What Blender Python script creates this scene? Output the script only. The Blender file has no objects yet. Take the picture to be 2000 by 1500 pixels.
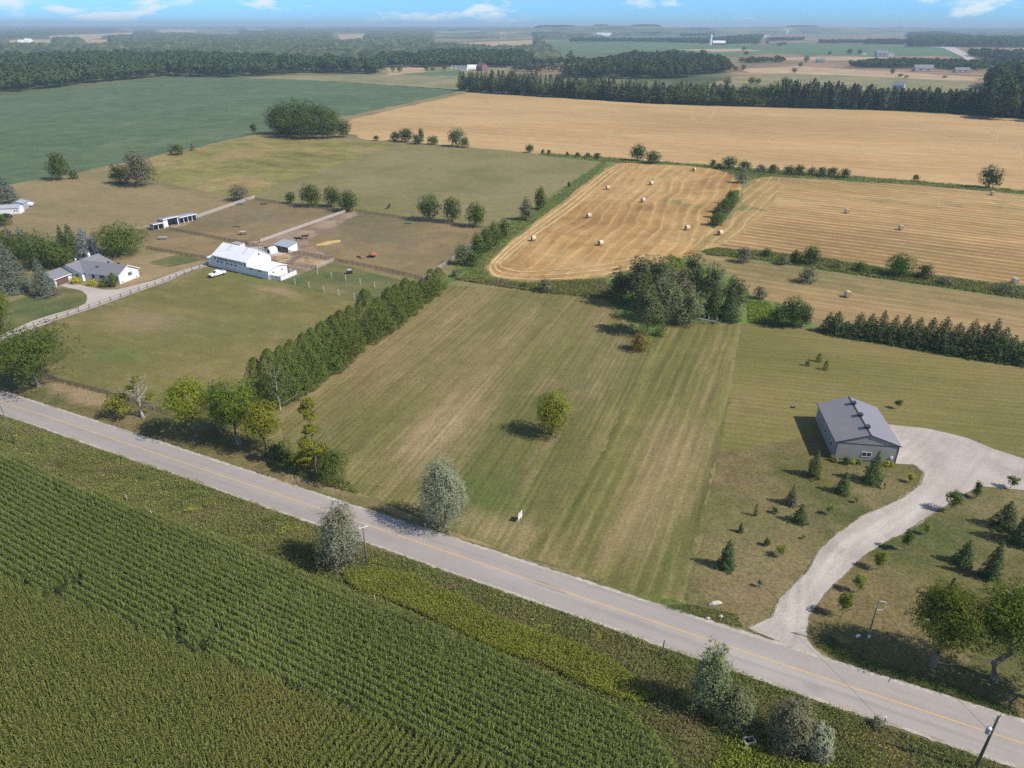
import bpy, math
import numpy as np
from mathutils import Vector, Matrix
from mathutils.geometry import tessellate_polygon

# ------------------------------------------------------------------ camera, world, sun, exposure
SC = bpy.context.scene
COL = SC.collection
F, HZ, H = 1387.0, 46.0, 80.0
PITCH = math.atan((750 - HZ) / F)
ROLL = math.radians(-0.08)
_r = np.array([1.0, 0, 0]); _f = np.array([0, math.cos(PITCH), -math.sin(PITCH)]); _u = np.cross(_r, _f)
RT = _r * math.cos(ROLL) - _u * math.sin(ROLL)
UP = _u * math.cos(ROLL) + _r * math.sin(ROLL)
cam = bpy.data.objects.new('camera', bpy.data.cameras.new('camera'))
COL.objects.link(cam)
cam.matrix_world = Matrix(((RT[0], UP[0], -_f[0], 0), (RT[1], UP[1], -_f[1], 0), (RT[2], UP[2], -_f[2], H), (0, 0, 0, 1)))
cam.data.sensor_width = 36
cam.data.lens = F / 2000 * 36
cam.data.clip_start = 0.5
cam.data.clip_end = 120000
SC.camera = cam

SUN_EL, SUN_AZ = math.radians(45), math.atan2(-0.37, 0.93)      # azimuth measured from +X
SDIR = Vector((math.cos(SUN_EL) * math.cos(SUN_AZ), math.cos(SUN_EL) * math.sin(SUN_AZ), math.sin(SUN_EL)))
sun = bpy.data.objects.new('sun', bpy.data.lights.new('sun', 'SUN'))
COL.objects.link(sun)
sun.data.energy = 4.9
sun.data.angle = math.radians(0.5)
sun.data.color = (1.0, 0.93, 0.845)
sun.rotation_euler = SDIR.to_track_quat('Z', 'Y').to_euler()
SKY_STRENGTH = 0.09

def make_world():
    w = bpy.data.worlds.new('World'); SC.world = w; w.use_nodes = True
    nt = w.node_tree; N = nt.nodes; L = nt.links; N.clear()
    out = N.new('ShaderNodeOutputWorld'); bg = N.new('ShaderNodeBackground')
    sky = N.new('ShaderNodeTexSky'); sky.sky_type = 'NISHITA'; sky.sun_disc = False
    sky.sun_elevation = SUN_EL; sky.sun_rotation = math.atan2(SDIR.x, SDIR.y)
    sky.altitude = 300; sky.air_density = 1.0; sky.dust_density = 0.3; sky.ozone_density = 2.0
    tc = N.new('ShaderNodeTexCoord'); sep = N.new('ShaderNodeSeparateXYZ'); L.new(tc.outputs['Generated'], sep.inputs[0])
    # clear summer air: the band just above the horizon keeps its blue
    rmp = N.new('ShaderNodeMapRange'); rmp.inputs['From Min'].default_value = -0.02; rmp.inputs['From Max'].default_value = 0.45
    L.new(sep.outputs['Z'], rmp.inputs['Value'])
    tint = N.new('ShaderNodeMix'); tint.data_type = 'RGBA'
    tint.inputs[6].default_value = (0.44, 1.10, 2.30, 1); tint.inputs[7].default_value = (1, 1, 1, 1)
    L.new(rmp.outputs[0], tint.inputs[0])
    mul = N.new('ShaderNodeMix'); mul.data_type = 'RGBA'; mul.blend_type = 'MULTIPLY'; mul.inputs[0].default_value = 1
    L.new(sky.outputs[0], mul.inputs[6]); L.new(tint.outputs[2], mul.inputs[7])
    # small fair weather clouds low over the horizon
    mp = N.new('ShaderNodeMapping'); mp.inputs['Scale'].default_value = (1, 1, 3.4)
    L.new(tc.outputs['Generated'], mp.inputs['Vector'])
    nz = N.new('ShaderNodeTexNoise'); nz.inputs['Scale'].default_value = 9.5; nz.inputs['Detail'].default_value = 9; nz.inputs['Roughness'].default_value = 0.56
    nz.inputs['Distortion'].default_value = 0.25
    L.new(mp.outputs[0], nz.inputs['Vector'])
    cr = N.new('ShaderNodeValToRGB'); cr.color_ramp.elements[0].position = 0.555; cr.color_ramp.elements[1].position = 0.63
    cr.color_ramp.elements[0].color = (0, 0, 0, 1); cr.color_ramp.elements[1].color = (0.85, 0.85, 0.85, 1)
    L.new(nz.outputs[0], cr.inputs[0])
    cl = N.new('ShaderNodeMix'); cl.data_type = 'RGBA'; cl.inputs[7].default_value = (8.8, 9.8, 10.4, 1)
    L.new(cr.outputs[0], cl.inputs[0]); L.new(mul.outputs[2], cl.inputs[6])
    L.new(cl.outputs[2], bg.inputs[0]); bg.inputs[1].default_value = SKY_STRENGTH
    L.new(bg.outputs[0], out.inputs[0])
make_world()
SC.view_settings.view_transform = 'Standard'; SC.view_settings.look = 'None'
SC.view_settings.exposure = 0.13; SC.view_settings.gamma = 1.0
SC.render.engine = 'CYCLES'
SC.cycles.volume_bounces = 0
SC.cycles.max_bounces = 6
SC.cycles.diffuse_bounces = 2
SC.cycles.use_denoising = False

# ------------------------------------------------------------------ helpers
GZ = 0.68      # level of the fields
def P(u, v, z=GZ):
    """a point seen in the survey photograph, brought down onto the level ground (or height z)"""
    d = _f + RT * (u - 1000) / F - UP * (v - 750) / F
    t = (z - H) / d[2]
    return np.array([d[0] * t, d[1] * t])
def proj(x, y, z):
    q = np.array([x, y, z - H]); w = q @ _f
    return 1000 + F * (q @ RT) / w, 750 - F * (q @ UP) / w
def hgt(u, v, vt):
    g = P(u, v); lo, hi = 0.0, 80.0
    for _ in range(40):
        m = (lo + hi) / 2
        if proj(g[0], g[1], m + GZ)[1] > vt: lo = m
        else: hi = m
    return lo
def pxm(u, v):
    """metres per photograph pixel at that ground point"""
    g = P(u, v); return (np.array([g[0], g[1], -H]) @ _f) / F

def tag(o, label=None, cat=None, group=None, kind=None):
    if label: o['label'] = label
    if cat: o['category'] = cat
    if group: o['group'] = group
    if kind: o['kind'] = kind
    return o
def link(o, parent=None):
    COL.objects.link(o)
    if parent: o.parent = parent
    return o
def empty(name, loc, rz=0.0, label=None, cat=None, group=None):
    o = bpy.data.objects.new(name, None); COL.objects.link(o); o.empty_display_size = 0.5
    o.location = (loc[0], loc[1], loc[2] if len(loc) > 2 else 0.0); o.rotation_euler = (0, 0, rz)
    return tag(o, label, cat, group)
def raw_mesh(name, V, Fc, mat):
    """V (n,3), Fc (m,k) uniform faces, fast"""
    me = bpy.data.meshes.new(name)
    V = np.ascontiguousarray(V, dtype=np.float32); Fc = np.ascontiguousarray(Fc, dtype=np.int32)
    k = Fc.shape[1]
    me.vertices.add(len(V)); me.vertices.foreach_set('co', V.ravel())
    me.loops.add(Fc.size); me.loops.foreach_set('vertex_index', Fc.ravel())
    me.polygons.add(len(Fc)); me.polygons.foreach_set('loop_start', np.arange(0, Fc.size, k, dtype=np.int32))
    me.update(calc_edges=True)
    me.materials.append(mat)
    return me
def mesh_obj(name, me, parent=None):
    return link(bpy.data.objects.new(name, me), parent)

class MB:
    def __init__(s): s.v = []; s.f = []
    def add(s, vs, fs):
        b = len(s.v); s.v += [tuple(map(float, p)) for p in vs]; s.f += [tuple(b + i for i in q) for q in fs]; return s
    def box(s, cx, cy, cz, sx, sy, sz, rz=0.0):
        c, n = math.cos(rz), math.sin(rz); vs = []
        for dz in (-.5, .5):
            for dx, dy in ((-.5, -.5), (.5, -.5), (.5, .5), (-.5, .5)):
                x, y = dx * sx, dy * sy
                vs.append((cx + x * c - y * n, cy + x * n + y * c, cz + dz * sz))
        return s.add(vs, [(3, 2, 1, 0), (4, 5, 6, 7), (0, 1, 5, 4), (1, 2, 6, 5), (2, 3, 7, 6), (3, 0, 4, 7)])
    def b2(s, x0, x1, y0, y1, z0, z1): return s.box((x0 + x1) / 2, (y0 + y1) / 2, (z0 + z1) / 2, abs(x1 - x0), abs(y1 - y0), abs(z1 - z0))
    def extrude(s, prof, a0, a1, axis='x'):
        """closed profile [(p,z)] run from a0 to a1; axis x: p is y, axis y: p is x"""
        n = len(prof); vs = []
        for a in (a0, a1):
            for p, z in prof: vs.append((a, p, z) if axis == 'x' else (p, a, z))
        return s.add(vs, [tuple(range(n))[::-1], tuple(range(n, 2 * n))] + [(i, (i + 1) % n, n + (i + 1) % n, n + i) for i in range(n)])
    def tube(s, pts, rad, n=6):
        pts = [Vector(p) for p in pts]
        if not hasattr(rad, '__len__'): rad = [rad] * len(pts)
        vs = []; fs = []
        for i, p in enumerate(pts):
            d = (pts[min(i + 1, len(pts) - 1)] - pts[max(i - 1, 0)]).normalized()
            a = d.cross(Vector((0, 0, 1)))
            if a.length < 1e-3: a = Vector((1, 0, 0))
            a.normalize(); b = d.cross(a)
            for k in range(n):
                t = 2 * math.pi * k / n; vs.append(p + (a * math.cos(t) + b * math.sin(t)) * rad[i])
        for i in range(len(pts) - 1):
            for k in range(n): fs.append((i * n + k, i * n + (k + 1) % n, (i + 1) * n + (k + 1) % n, (i + 1) * n + k))
        fs += [tuple(range(n))[::-1], tuple(range(len(vs) - n, len(vs)))]
        return s.add(vs, fs)
    def build(s, name, mat, parent=None, smooth=False, bevel=0.0):
        me = bpy.data.meshes.new(name); me.from_pydata(s.v, [], s.f); me.update()
        me.materials.append(mat)
        if smooth: me.polygons.foreach_set('use_smooth', [True] * len(me.polygons))
        o = link(bpy.data.objects.new(name, me), parent)
        if bevel:
            m = o.modifiers.new('bevel', 'BEVEL'); m.width = bevel; m.segments = 2; m.limit_method = 'ANGLE'
        return o

# ------------------------------------------------------------------ materials
def newmat(name):
    m = bpy.data.materials.new(name); m.use_nodes = True; nt = m.node_tree; nt.nodes.clear()
    return m, nt, nt.nodes, nt.links
def ramp(N, cols, lo=0.35, hi=0.65):
    r = N.new('ShaderNodeValToRGB'); e = r.color_ramp.elements
    while len(e) < len(cols): e.new(0.5)
    for i, c in enumerate(cols):
        e[i].position = lo + (hi - lo) * i / max(1, len(cols) - 1); e[i].color = (*c, 1)
    return r
def math_node(N, L, op, a, b=None, c=None):
    m = N.new('ShaderNodeMath'); m.operation = op
    for i, x in enumerate((a, b, c)):
        if x is None: continue
        if isinstance(x, (int, float)): m.inputs[i].default_value = x
        else: L.new(x, m.inputs[i])
    return m.outputs[0]
def noise(N, L, vec, scale, detail=4, rough=0.6, dist=0.0):
    n = N.new('ShaderNodeTexNoise'); n.inputs['Scale'].default_value = scale; n.inputs['Detail'].default_value = detail
    n.inputs['Roughness'].default_value = rough; n.inputs['Distortion'].default_value = dist
    L.new(vec, n.inputs['Vector']); return n.outputs[0]
def maprange(N, L, v, a, b, c, d):
    n = N.new('ShaderNodeMapRange'); L.new(v, n.inputs[0])
    for i, x in enumerate((a, b, c, d)): n.inputs[i + 1].default_value = x
    return n.outputs[0]
def mixc(N, L, fac, a, b, mode='MIX'):
    m = N.new('ShaderNodeMix'); m.data_type = 'RGBA'; m.blend_type = mode
    for i, x in ((0, fac), (6, a), (7, b)):
        if isinstance(x, (int, float)): m.inputs[i].default_value = x
        elif isinstance(x, tuple): m.inputs[i].default_value = (*x, 1)
        else: L.new(x, m.inputs[i])
    return m.outputs[2]
def ground_mat(name, cols, big=0.02, fine=1.6, fa=0.25, mid=0.18, midcol=None, ang=None, sp=2.0, stripe=0.0, streak=0.0,
               lines=None, line_amt=0.0, line_sp=6.0, warp=1.5, rough=0.95, bump=0.4, patch=None, spots=(), lo=0.36, hi=0.64, stretch=1.0):
    if any(k in name for k in ('lawn', 'pasture', 'turf', 'meadow', 'verge')):
        cols = [(a * 1.18, b * 1.02, c_ * 1.10) for a, b, c_ in cols]
    cols = [(a, b + max(0, a - b) * .05, c_) for a, b, c_ in cols]
    spots = [(*q[:5], (q[5][0], q[5][1] + max(0, q[5][0] - q[5][1]) * .1, q[5][2]), q[6] * .9) for q in spots]
    m, nt, N, L = newmat(name)
    out = N.new('ShaderNodeOutputMaterial'); bs = N.new('ShaderNodeBsdfPrincipled')
    bs.inputs['Roughness'].default_value = rough; bs.inputs['Specular IOR Level'].default_value = 0.15
    L.new(bs.outputs[0], out.inputs[0])
    pos = N.new('ShaderNodeNewGeometry').outputs['Position']
    pv = pos
    al = None
    if ang is not None:
        a = math.radians(ang)
        d1 = N.new('ShaderNodeVectorMath'); d1.operation = 'DOT_PRODUCT'; L.new(pos, d1.inputs[0]); d1.inputs[1].default_value = (math.cos(a), math.sin(a), 0)
        d2 = N.new('ShaderNodeVectorMath'); d2.operation = 'DOT_PRODUCT'; L.new(pos, d2.inputs[0]); d2.inputs[1].default_value = (-math.sin(a), math.cos(a), 0)
        al, ac = d1.outputs['Value'], d2.outputs['Value']
        cx = N.new('ShaderNodeCombineXYZ'); L.new(math_node(N, L, 'MULTIPLY', al, 1.0 / stretch), cx.inputs[0]); L.new(ac, cx.inputs[1])
        pv = cx.outputs[0]
    col = ramp(N, cols, lo, hi); L.new(noise(N, L, pv, big, 6, 0.62, 0.4), col.inputs[0]); c = col.outputs[0]
    if midcol is not None:
        f = maprange(N, L, noise(N, L, pv, big * 4.3, 5, 0.65), 0.54, 0.72, 0, 0.9); c = mixc(N, L, f, c, midcol)
    if patch is not None:
        f = maprange(N, L, noise(N, L, pv, patch[1], 5, 0.7, 0.6), patch[2], patch[3], 0, 1); c = mixc(N, L, f, c, patch[0])
    for (su, sv, ra, rc, sang, scol, samt) in spots:      # worn or lush patches that the land itself has
        g_ = P(su, sv); mp = N.new('ShaderNodeMapping'); mp.vector_type = 'TEXTURE'
        mp.inputs['Location'].default_value = (g_[0], g_[1], 0); mp.inputs['Rotation'].default_value = (0, 0, math.radians(sang)); mp.inputs['Scale'].default_value = (ra, rc, 1e6)
        L.new(pos, mp.inputs['Vector']); ln = N.new('ShaderNodeVectorMath'); ln.operation = 'LENGTH'; L.new(mp.outputs[0], ln.inputs[0])
        nn = math_node(N, L, 'MULTIPLY', math_node(N, L, 'SUBTRACT', noise(N, L, pv, 0.11, 6, 0.72), 0.5), 2.4)
        f = maprange(N, L, math_node(N, L, 'ADD', ln.outputs['Value'], nn), 1.15, 0.35, 0, samt); c = mixc(N, L, f, c, scol)
    v = maprange(N, L, noise(N, L, pos, fine, 7, 0.75), 0.25, 0.75, 1 - fa * 1.6, 1 + fa * 1.6)
    v = math_node(N, L, 'MULTIPLY', v, maprange(N, L, noise(N, L, pos, fine * 0.12, 4, 0.6), 0.3, 0.7, 1 - mid, 1 + mid))
    if ang is not None:
        w = math_node(N, L, 'SUBTRACT', noise(N, L, pos, 0.018, 2, 0.5), 0.5)
        acw = math_node(N, L, 'ADD', ac, math_node(N, L, 'MULTIPLY', w, warp * 2))
        if streak:
            cs = N.new('ShaderNodeCombineXYZ'); L.new(math_node(N, L, 'MULTIPLY', al, 0.02), cs.inputs[0]); L.new(math_node(N, L, 'MULTIPLY', acw, 1.0 / sp), cs.inputs[1])
            v = math_node(N, L, 'MULTIPLY', v, maprange(N, L, noise(N, L, cs.outputs[0], 1.0, 5, 0.7), 0.3, 0.7, 1 - streak, 1 + streak))
        if stripe:
            s = math_node(N, L, 'SINE', math_node(N, L, 'MULTIPLY', acw, 2 * math.pi / sp))
            am = maprange(N, L, noise(N, L, pos, 0.05, 3, 0.6), 0.35, 0.65, 0.35 * stripe, 1.3 * stripe)
            v = math_node(N, L, 'MULTIPLY', v, math_node(N, L, 'ADD', math_node(N, L, 'MULTIPLY', s, am), 1.0))
        if lines is not None:
            w2 = math_node(N, L, 'SUBTRACT', noise(N, L, pos, 0.09, 5, 0.7), 0.5)
            a2 = math_node(N, L, 'ADD', acw, math_node(N, L, 'MULTIPLY', w2, 1.0))
            s = math_node(N, L, 'SINE', math_node(N, L, 'MULTIPLY', a2, 2 * math.pi / line_sp))
            f = maprange(N, L, s, 0.55, 1.0, 0, line_amt)
            f = math_node(N, L, 'MULTIPLY', f, maprange(N, L, noise(N, L, pos, 0.35, 6, 0.75), 0.38, 0.6, 0.1, 1.0))
            c = mixc(N, L, f, c, lines)
    vm = N.new('ShaderNodeVectorMath'); vm.operation = 'SCALE'; L.new(c, vm.inputs[0]); L.new(v, vm.inputs['Scale'])
    L.new(vm.outputs[0], bs.inputs['Base Color'])
    if bump:
        b = N.new('ShaderNodeBump'); b.inputs['Strength'].default_value = bump; b.inputs['Distance'].default_value = 0.12
        L.new(noise(N, L, pos, fine * 1.3, 6, 0.75), b.inputs['Height']); L.new(b.outputs[0], bs.inputs['Normal'])
    return m
def leaf_mat(name, dark, light, var=0.6, trans=0.25, alt=None):
    m, nt, N, L = newmat(name)
    out = N.new('ShaderNodeOutputMaterial')
    g = N.new('ShaderNodeNewGeometry'); tc = N.new('ShaderNodeTexCoord'); oi = N.new('ShaderNodeObjectInfo')
    f = math_node(N, L, 'ADD', math_node(N, L, 'MULTIPLY', g.outputs['Random Per Island'], var),
                  math_node(N, L, 'MULTIPLY', noise(N, L, tc.outputs['Object'], 0.55, 3), 1 - var))
    c = mixc(N, L, f, dark, light)
    if alt:
        c = mixc(N, L, maprange(N, L, noise(N, L, g.outputs['Position'], alt[1], 3), alt[2], alt[2] + 0.12, 0, 1), c, alt[0])
    hv = N.new('ShaderNodeHueSaturation'); L.new(c, hv.inputs['Color'])
    L.new(maprange(N, L, oi.outputs['Random'], 0, 1, 0.487, 0.513), hv.inputs['Hue']); L.new(maprange(N, L, oi.outputs['Random'], 0, 1, 0.85, 1.15), hv.inputs['Value'])
    d = N.new('ShaderNodeBsdfDiffuse'); t = N.new('ShaderNodeBsdfTranslucent'); mx = N.new('ShaderNodeMixShader'); mx.inputs[0].default_value = trans
    L.new(hv.outputs[0], d.inputs[0]); L.new(hv.outputs[0], t.inputs[0]); L.new(d.outputs[0], mx.inputs[1]); L.new(t.outputs[0], mx.inputs[2])
    L.new(mx.outputs[0], out.inputs[0])
    return m
def plain(name, col, rough=0.7, var=0.12, scale=1.5, metal=0.0, ribs=None, dirt=None, spec=0.3):
    m, nt, N, L = newmat(name)
    out = N.new('ShaderNodeOutputMaterial'); bs = N.new('ShaderNodeBsdfPrincipled'); L.new(bs.outputs[0], out.inputs[0])
    tc = N.new('ShaderNodeTexCoord').outputs['Object']
    v = maprange(N, L, noise(N, L, tc, scale, 6, 0.7), 0.25, 0.75, 1 - var, 1 + var)
    if ribs:     # (axis, spacing, depth) boards, corrugations or shingle courses
        sp = N.new('ShaderNodeSeparateXYZ'); L.new(tc, sp.inputs[0])
        s = math_node(N, L, 'FRACT', math_node(N, L, 'MULTIPLY', sp.outputs[ribs[0]], 1 / ribs[1]))
        g = maprange(N, L, s, 0.0, 0.16, 1 - ribs[2], 1.0); v = math_node(N, L, 'MULTIPLY', v, g)
    c = N.new('ShaderNodeRGB').outputs[0]; c.default_value = (*col, 1)
    if dirt: c = mixc(N, L, maprange(N, L, noise(N, L, tc, dirt[1], 5, 0.7), 0.5, 0.7, 0, dirt[2]), c, dirt[0])
    vm = N.new('ShaderNodeVectorMath'); vm.operation = 'SCALE'; L.new(c, vm.inputs[0]); L.new(v, vm.inputs['Scale'])
    L.new(vm.outputs[0], bs.inputs['Base Color'])
    bs.inputs['Roughness'].default_value = rough; bs.inputs['Metallic'].default_value = metal; bs.inputs['Specular IOR Level'].default_value = spec
    return m

G_OLIVE, G_GREEN, G_DRY, G_BROWN = (.140, .135, .048), (.080, .110, .028), (.205, .170, .075), (.265, .185, .100)
M = {}
M['country'] = ground_mat('far_country', [(.06, .08, .035), (.12, .13, .06), (.20, .18, .09), (.33, .26, .14)], big=0.0016, fine=0.02, fa=.2, lo=.38, hi=.66, bump=0)
M['green_field'] = ground_mat('soybean_leaf_rows', [(.082, .120, .058), (.092, .132, .065), (.110, .145, .074)], big=.012, fine=.5, fa=.22, ang=66, sp=6, streak=.10, patch=((.12, .15, .085), .045, .60, .74))
M['olive_field'] = ground_mat('olive_hay_field', [(.17, .18, .085), (.22, .20, .10), (.26, .22, .12)], big=.01, fine=.3, fa=.12, ang=-22, sp=14, streak=.12)
M['mint_field'] = ground_mat('pale_green_crop', [(.085, .14, .06), (.10, .155, .07), (.13, .17, .08)], big=.006, fine=.2, fa=.1, ang=-15, sp=25, streak=.10)
M['mix_field'] = ground_mat('rough_tan_pasture', [(.13, .13, .065), (.19, .155, .085), (.27, .19, .12)], big=.008, fine=.2, fa=.15, ang=-12, sp=30, streak=.15)
M['far_tan'] = ground_mat('distant_stubble', [(.36, .25, .15), (.43, .30, .19)], big=.01, fine=.2, fa=.1)
M['wheat'] = ground_mat('tan_stubble', [(.37, .235, .108), (.42, .270, .126), (.47, .315, .156)], big=.008, fine=1.0, fa=.12, mid=.06, ang=-21.5, sp=7.5, streak=.16, stripe=.045, warp=1.2,
                        lines=(.52, .37, .22), line_amt=.35, line_sp=8.5, stretch=3)
M['bale_field'] = ground_mat('baled_straw_stubble', [(.29, .158, .060), (.37, .215, .084), (.425, .27, .118)], big=.022, fine=1.2, fa=.16, mid=.12, ang=70, sp=5.5, streak=.24, stripe=.06, warp=7,
                             lines=(.56, .42, .21), line_amt=.42, line_sp=5.6, patch=((.21, .175, .07), .035, .61, .72))
M['right_stubble'] = ground_mat('right_straw_stubble', [(.265, .162, .068), (.335, .206, .090), (.38, .248, .115)], big=.018, fine=1.2, fa=.14, mid=.08, ang=-30.5, sp=5.2, streak=.24, stripe=.12, warp=2.0,
                                lines=(.50, .40, .20), line_amt=.55, line_sp=5.2, patch=((.165, .16, .065), .03, .56, .68), stretch=2.5)
M['headland'] = ground_mat('headland_straw', [(.27, .182, .068), (.355, .235, .095)], big=.03, fine=1.2, fa=.16, mid=.1, ang=62, sp=4.2, streak=.26, warp=6,
                           lines=(.56, .42, .22), line_amt=.65, line_sp=5.0, patch=((.15, .155, .06), .05, .56, .66))
M['lower_stubble'] = ground_mat('lower_straw_stubble', [(.19, .155, .065), (.27, .185, .085), (.33, .21, .105)], big=.02, fine=1.2, fa=.14, mid=.1, ang=-29, sp=4.5, streak=.2, stripe=.07, warp=2.5,
                                lines=(.42, .33, .17), line_amt=.4, line_sp=5.5, stretch=3)
M['meadow'] = ground_mat('weedy_meadow', [(.13, .135, .04), (.185, .185, .055), (.24, .20, .085)], big=.028, fine=.8, fa=.28, mid=.2, patch=((.20, .205, .055), .05, .53, .67), stretch=2, ang=-25)
M['pasture'] = ground_mat('grazed_pasture', [(.140, .148, .056), (.170, .170, .070), (.190, .184, .082)], big=.02, fine=1.9, fa=0.38, mid=.10)
M['paddock'] = ground_mat('paddock_turf', [(.125, .122, .056), (.165, .145, .068), (.215, .175, .085)], big=.022, fine=1.9, fa=0.29, mid=.1, patch=((.17, .13, .085), .035, .58, .7), spots=[(480, 420, 34, 14, -28, (.17, .135, .085), .7), (730, 460, 30, 14, -20, (.16, .13, .08), .6), (620, 430, 26, 7, 60, (.26, .19, .14), .5)])
M['dry_pasture'] = ground_mat('dry_pasture', [(.155, .150, .066), (.20, .178, .083), (.235, .20, .10)], big=.02, fine=1.9, fa=0.26, mid=.1, ang=-25, stretch=2.5, patch=((.135, .14, .05), .03, .58, .72))
M['front_lawn'] = ground_mat('front_lawn', [(.100, .118, .036), (.140, .142, .044), (.185, .170, .066)], big=.03, fine=1.9, fa=0.26, mid=.09, ang=-28, stretch=2.2, streak=.05, sp=1.6, midcol=(.23, .18, .09), spots=[(280, 625, 20, 9, -10, (.29, .20, .12), .6), (540, 568, 14, 4, -31, (.32, .21, .13), .7), (230, 690, 14, 6, -28, (.12, .15, .04), .6), (480, 545, 18, 5, -31, (.13, .16, .05), .6), (450, 640, 26, 12, 0, (.12, .14, .045), .5)])
M['mid_lawn'] = ground_mat('mown_lawn', [(.100, .116, .034), (.135, .138, .046), (.182, .162, .070)], big=.035, fine=1.9, fa=0.32, mid=.10, ang=70, sp=1.35, streak=.24, stripe=.07, warp=.4, stretch=4, midcol=(.24, .185, .095), spots=[(870, 830, 26, 9, 66, (.30, .215, .125), .62), (850, 850, 14, 6, 66, (.32, .23, .135), .45), (930, 985, 16, 9, 66, (.085, .115, .028), .8), (1190, 700, 22, 8, 66, (.20, .155, .08), .5), (900, 1010, 16, 5, -26, (.30, .22, .12), .6), (700, 920, 10, 6, 0, (.20, .18, .07), .6)])
M['right_lawn'] = ground_mat('striped_lawn', [(.095, .115, .032), (.130, .138, .042), (.175, .160, .065)], big=.035, fine=1.9, fa=0.29, mid=.08, ang=67.5, sp=2.35, streak=.30, stripe=.055, warp=.5, stretch=4,
                            lines=(.27, .215, .11), line_amt=.30, line_sp=2.35, midcol=(.23, .17, .085), spots=[(1330, 900, 18, 8, 66, (.28, .20, .11), .6), (1250, 1010, 14, 6, 66, (.27, .20, .11), .5)])
M['yard_lawn'] = ground_mat('yard_lawn', [(.070, .092, .026), (.112, .112, .038), (.160, .135, .062)], big=.035, fine=1.9, fa=0.43, mid=.14, midcol=(.20, .155, .085), spots=[(1500, 1090, 22, 10, 50, (.22, .165, .09), .6), (1720, 950, 9, 8, 0, (.23, .17, .09), .6), (1410, 1030, 16, 14, 0, (.11, .125, .035), .5), (1960, 1000, 12, 8, 0, (.21, .165, .085), .5), (160, 770, 16, 4, -26, (.33, .22, .14), .8), (620, 935, 9, 4, -26, (.33, .23, .14), .8)])
M['back_lawn'] = ground_mat('back_lawn', [(.115, .128, .034), (.150, .150, .048), (.18, .165, .062)], big=.03, fine=1.9, fa=0.23, mid=.06, ang=-13, sp=2.1, streak=.10, stripe=.07, warp=.8, stretch=4)
M['green_lawn'] = ground_mat('green_lawn', [(.075, .108, .036), (.105, .128, .044), (.16, .15, .065)], big=.06, fine=1.2, fa=.2, mid=.12)
M['verge'] = ground_mat('verge_grass', [(.080, .118, .030), (.115, .138, .042), (.20, .16, .08)], big=.09, fine=1.8, fa=.32, mid=.2, ang=-26, stretch=3)
M['dry_bank'] = ground_mat('dry_bank', [(.13, .13, .05), (.25, .18, .09), (.33, .24, .135)], big=.22, fine=1.6, fa=.28, mid=.2, ang=-26, stretch=3)
M['weed_ground'] = ground_mat('weed_ground', [(.055, .080, .022), (.085, .095, .034), (.14, .11, .055)], big=.12, fine=1.5, fa=.35, mid=.25)
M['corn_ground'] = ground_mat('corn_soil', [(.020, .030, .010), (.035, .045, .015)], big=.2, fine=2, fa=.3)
M['tall_green'] = ground_mat('long_grass_ground', [(.085, .140, .030), (.115, .170, .038), (.16, .18, .06)], big=.06, fine=1.4, fa=.3, mid=.2)
M['dirt'] = ground_mat('barnyard_dirt', [(.20, .135, .095), (.27, .19, .135), (.33, .25, .18)], big=.08, fine=1.2, fa=.2, mid=.15)
M['straw_litter'] = ground_mat('straw_litter', [(.30, .20, .11), (.42, .31, .17), (.22, .13, .08)], big=.25, fine=1.6, fa=.3, mid=.2)
M['yellow_straw'] = ground_mat('yellow_straw', [(.46, .34, .13), (.58, .43, .19)], big=.25, fine=1.6, fa=.25)
M['concrete'] = ground_mat('pale_concrete', [(.40, .355, .32), (.46, .41, .375)], big=.1, fine=1.2, fa=.08, mid=.05)
M['mulch'] = ground_mat('red_mulch', [(.15, .07, .05), (.22, .11, .08)], big=.3, fine=2, fa=.25)
M['asphalt'] = ground_mat('worn_asphalt', [(.300, .268, .250), (.335, .298, .278), (.365, .325, .300)], big=.06, fine=3, fa=.07, mid=.04, ang=-26, sp=1.7, streak=.09, warp=.1, stretch=6, rough=.85, bump=.1, spots=[(1062, 1142, 3.2, .5, -26, (.19, .18, .18), .6), (1090, 1154, 1.6, .3, -26, (.2, .19, .19), .5), (1480, 1290, 7, 2.2, -26, (.37, .345, .32), .7), (300, 880, 14, .5, -26, (.26, .24, .23), .5), (1250, 1220, 16, .5, -26, (.27, .25, .235), .5), (420, 915, 22, .35, -26, (.25, .23, .22), .6), (860, 1060, 18, .3, -26, (.26, .24, .225), .6), (1700, 1375, 18, .35, -26, (.25, .23, .22), .6), (620, 1000, 1.5, 1.2, -26, (.24, .225, .22), .7), (1590, 1345, 1.6, .9, -26, (.25, .235, .23), .6)])
M['shoulder'] = ground_mat('road_shoulder_gravel', [(.34, .31, .27), (.42, .38, .335), (.28, .25, .19)], big=.2, fine=2.4, fa=.22, mid=.15, bump=.3)
M['gravel'] = ground_mat('pale_gravel', [(.345, .300, .265), (.395, .345, .308), (.43, .38, .342)], big=.12, fine=2.6, fa=.16, mid=.05, bump=.4, ang=42, sp=2.0, streak=.10, warp=3, spots=[(1545, 1195, 9, 1.0, 68, (.50, .45, .40), .9), (1568, 1190, 9, .7, 68, (.48, .43, .38), .8), (1612, 1110, 10, .9, 50, (.50, .45, .40), .9), (1635, 1105, 10, .8, 50, (.48, .43, .38), .8), (1700, 1035, 12, 1.0, 33, (.50, .45, .40), .9), (1720, 1040, 12, .8, 33, (.47, .42, .38), .8), (1800, 985, 12, 1.2, 45, (.48, .43, .39), .8), (1850, 930, 12, 4, 45, (.43, .38, .34), .6)])
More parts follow.
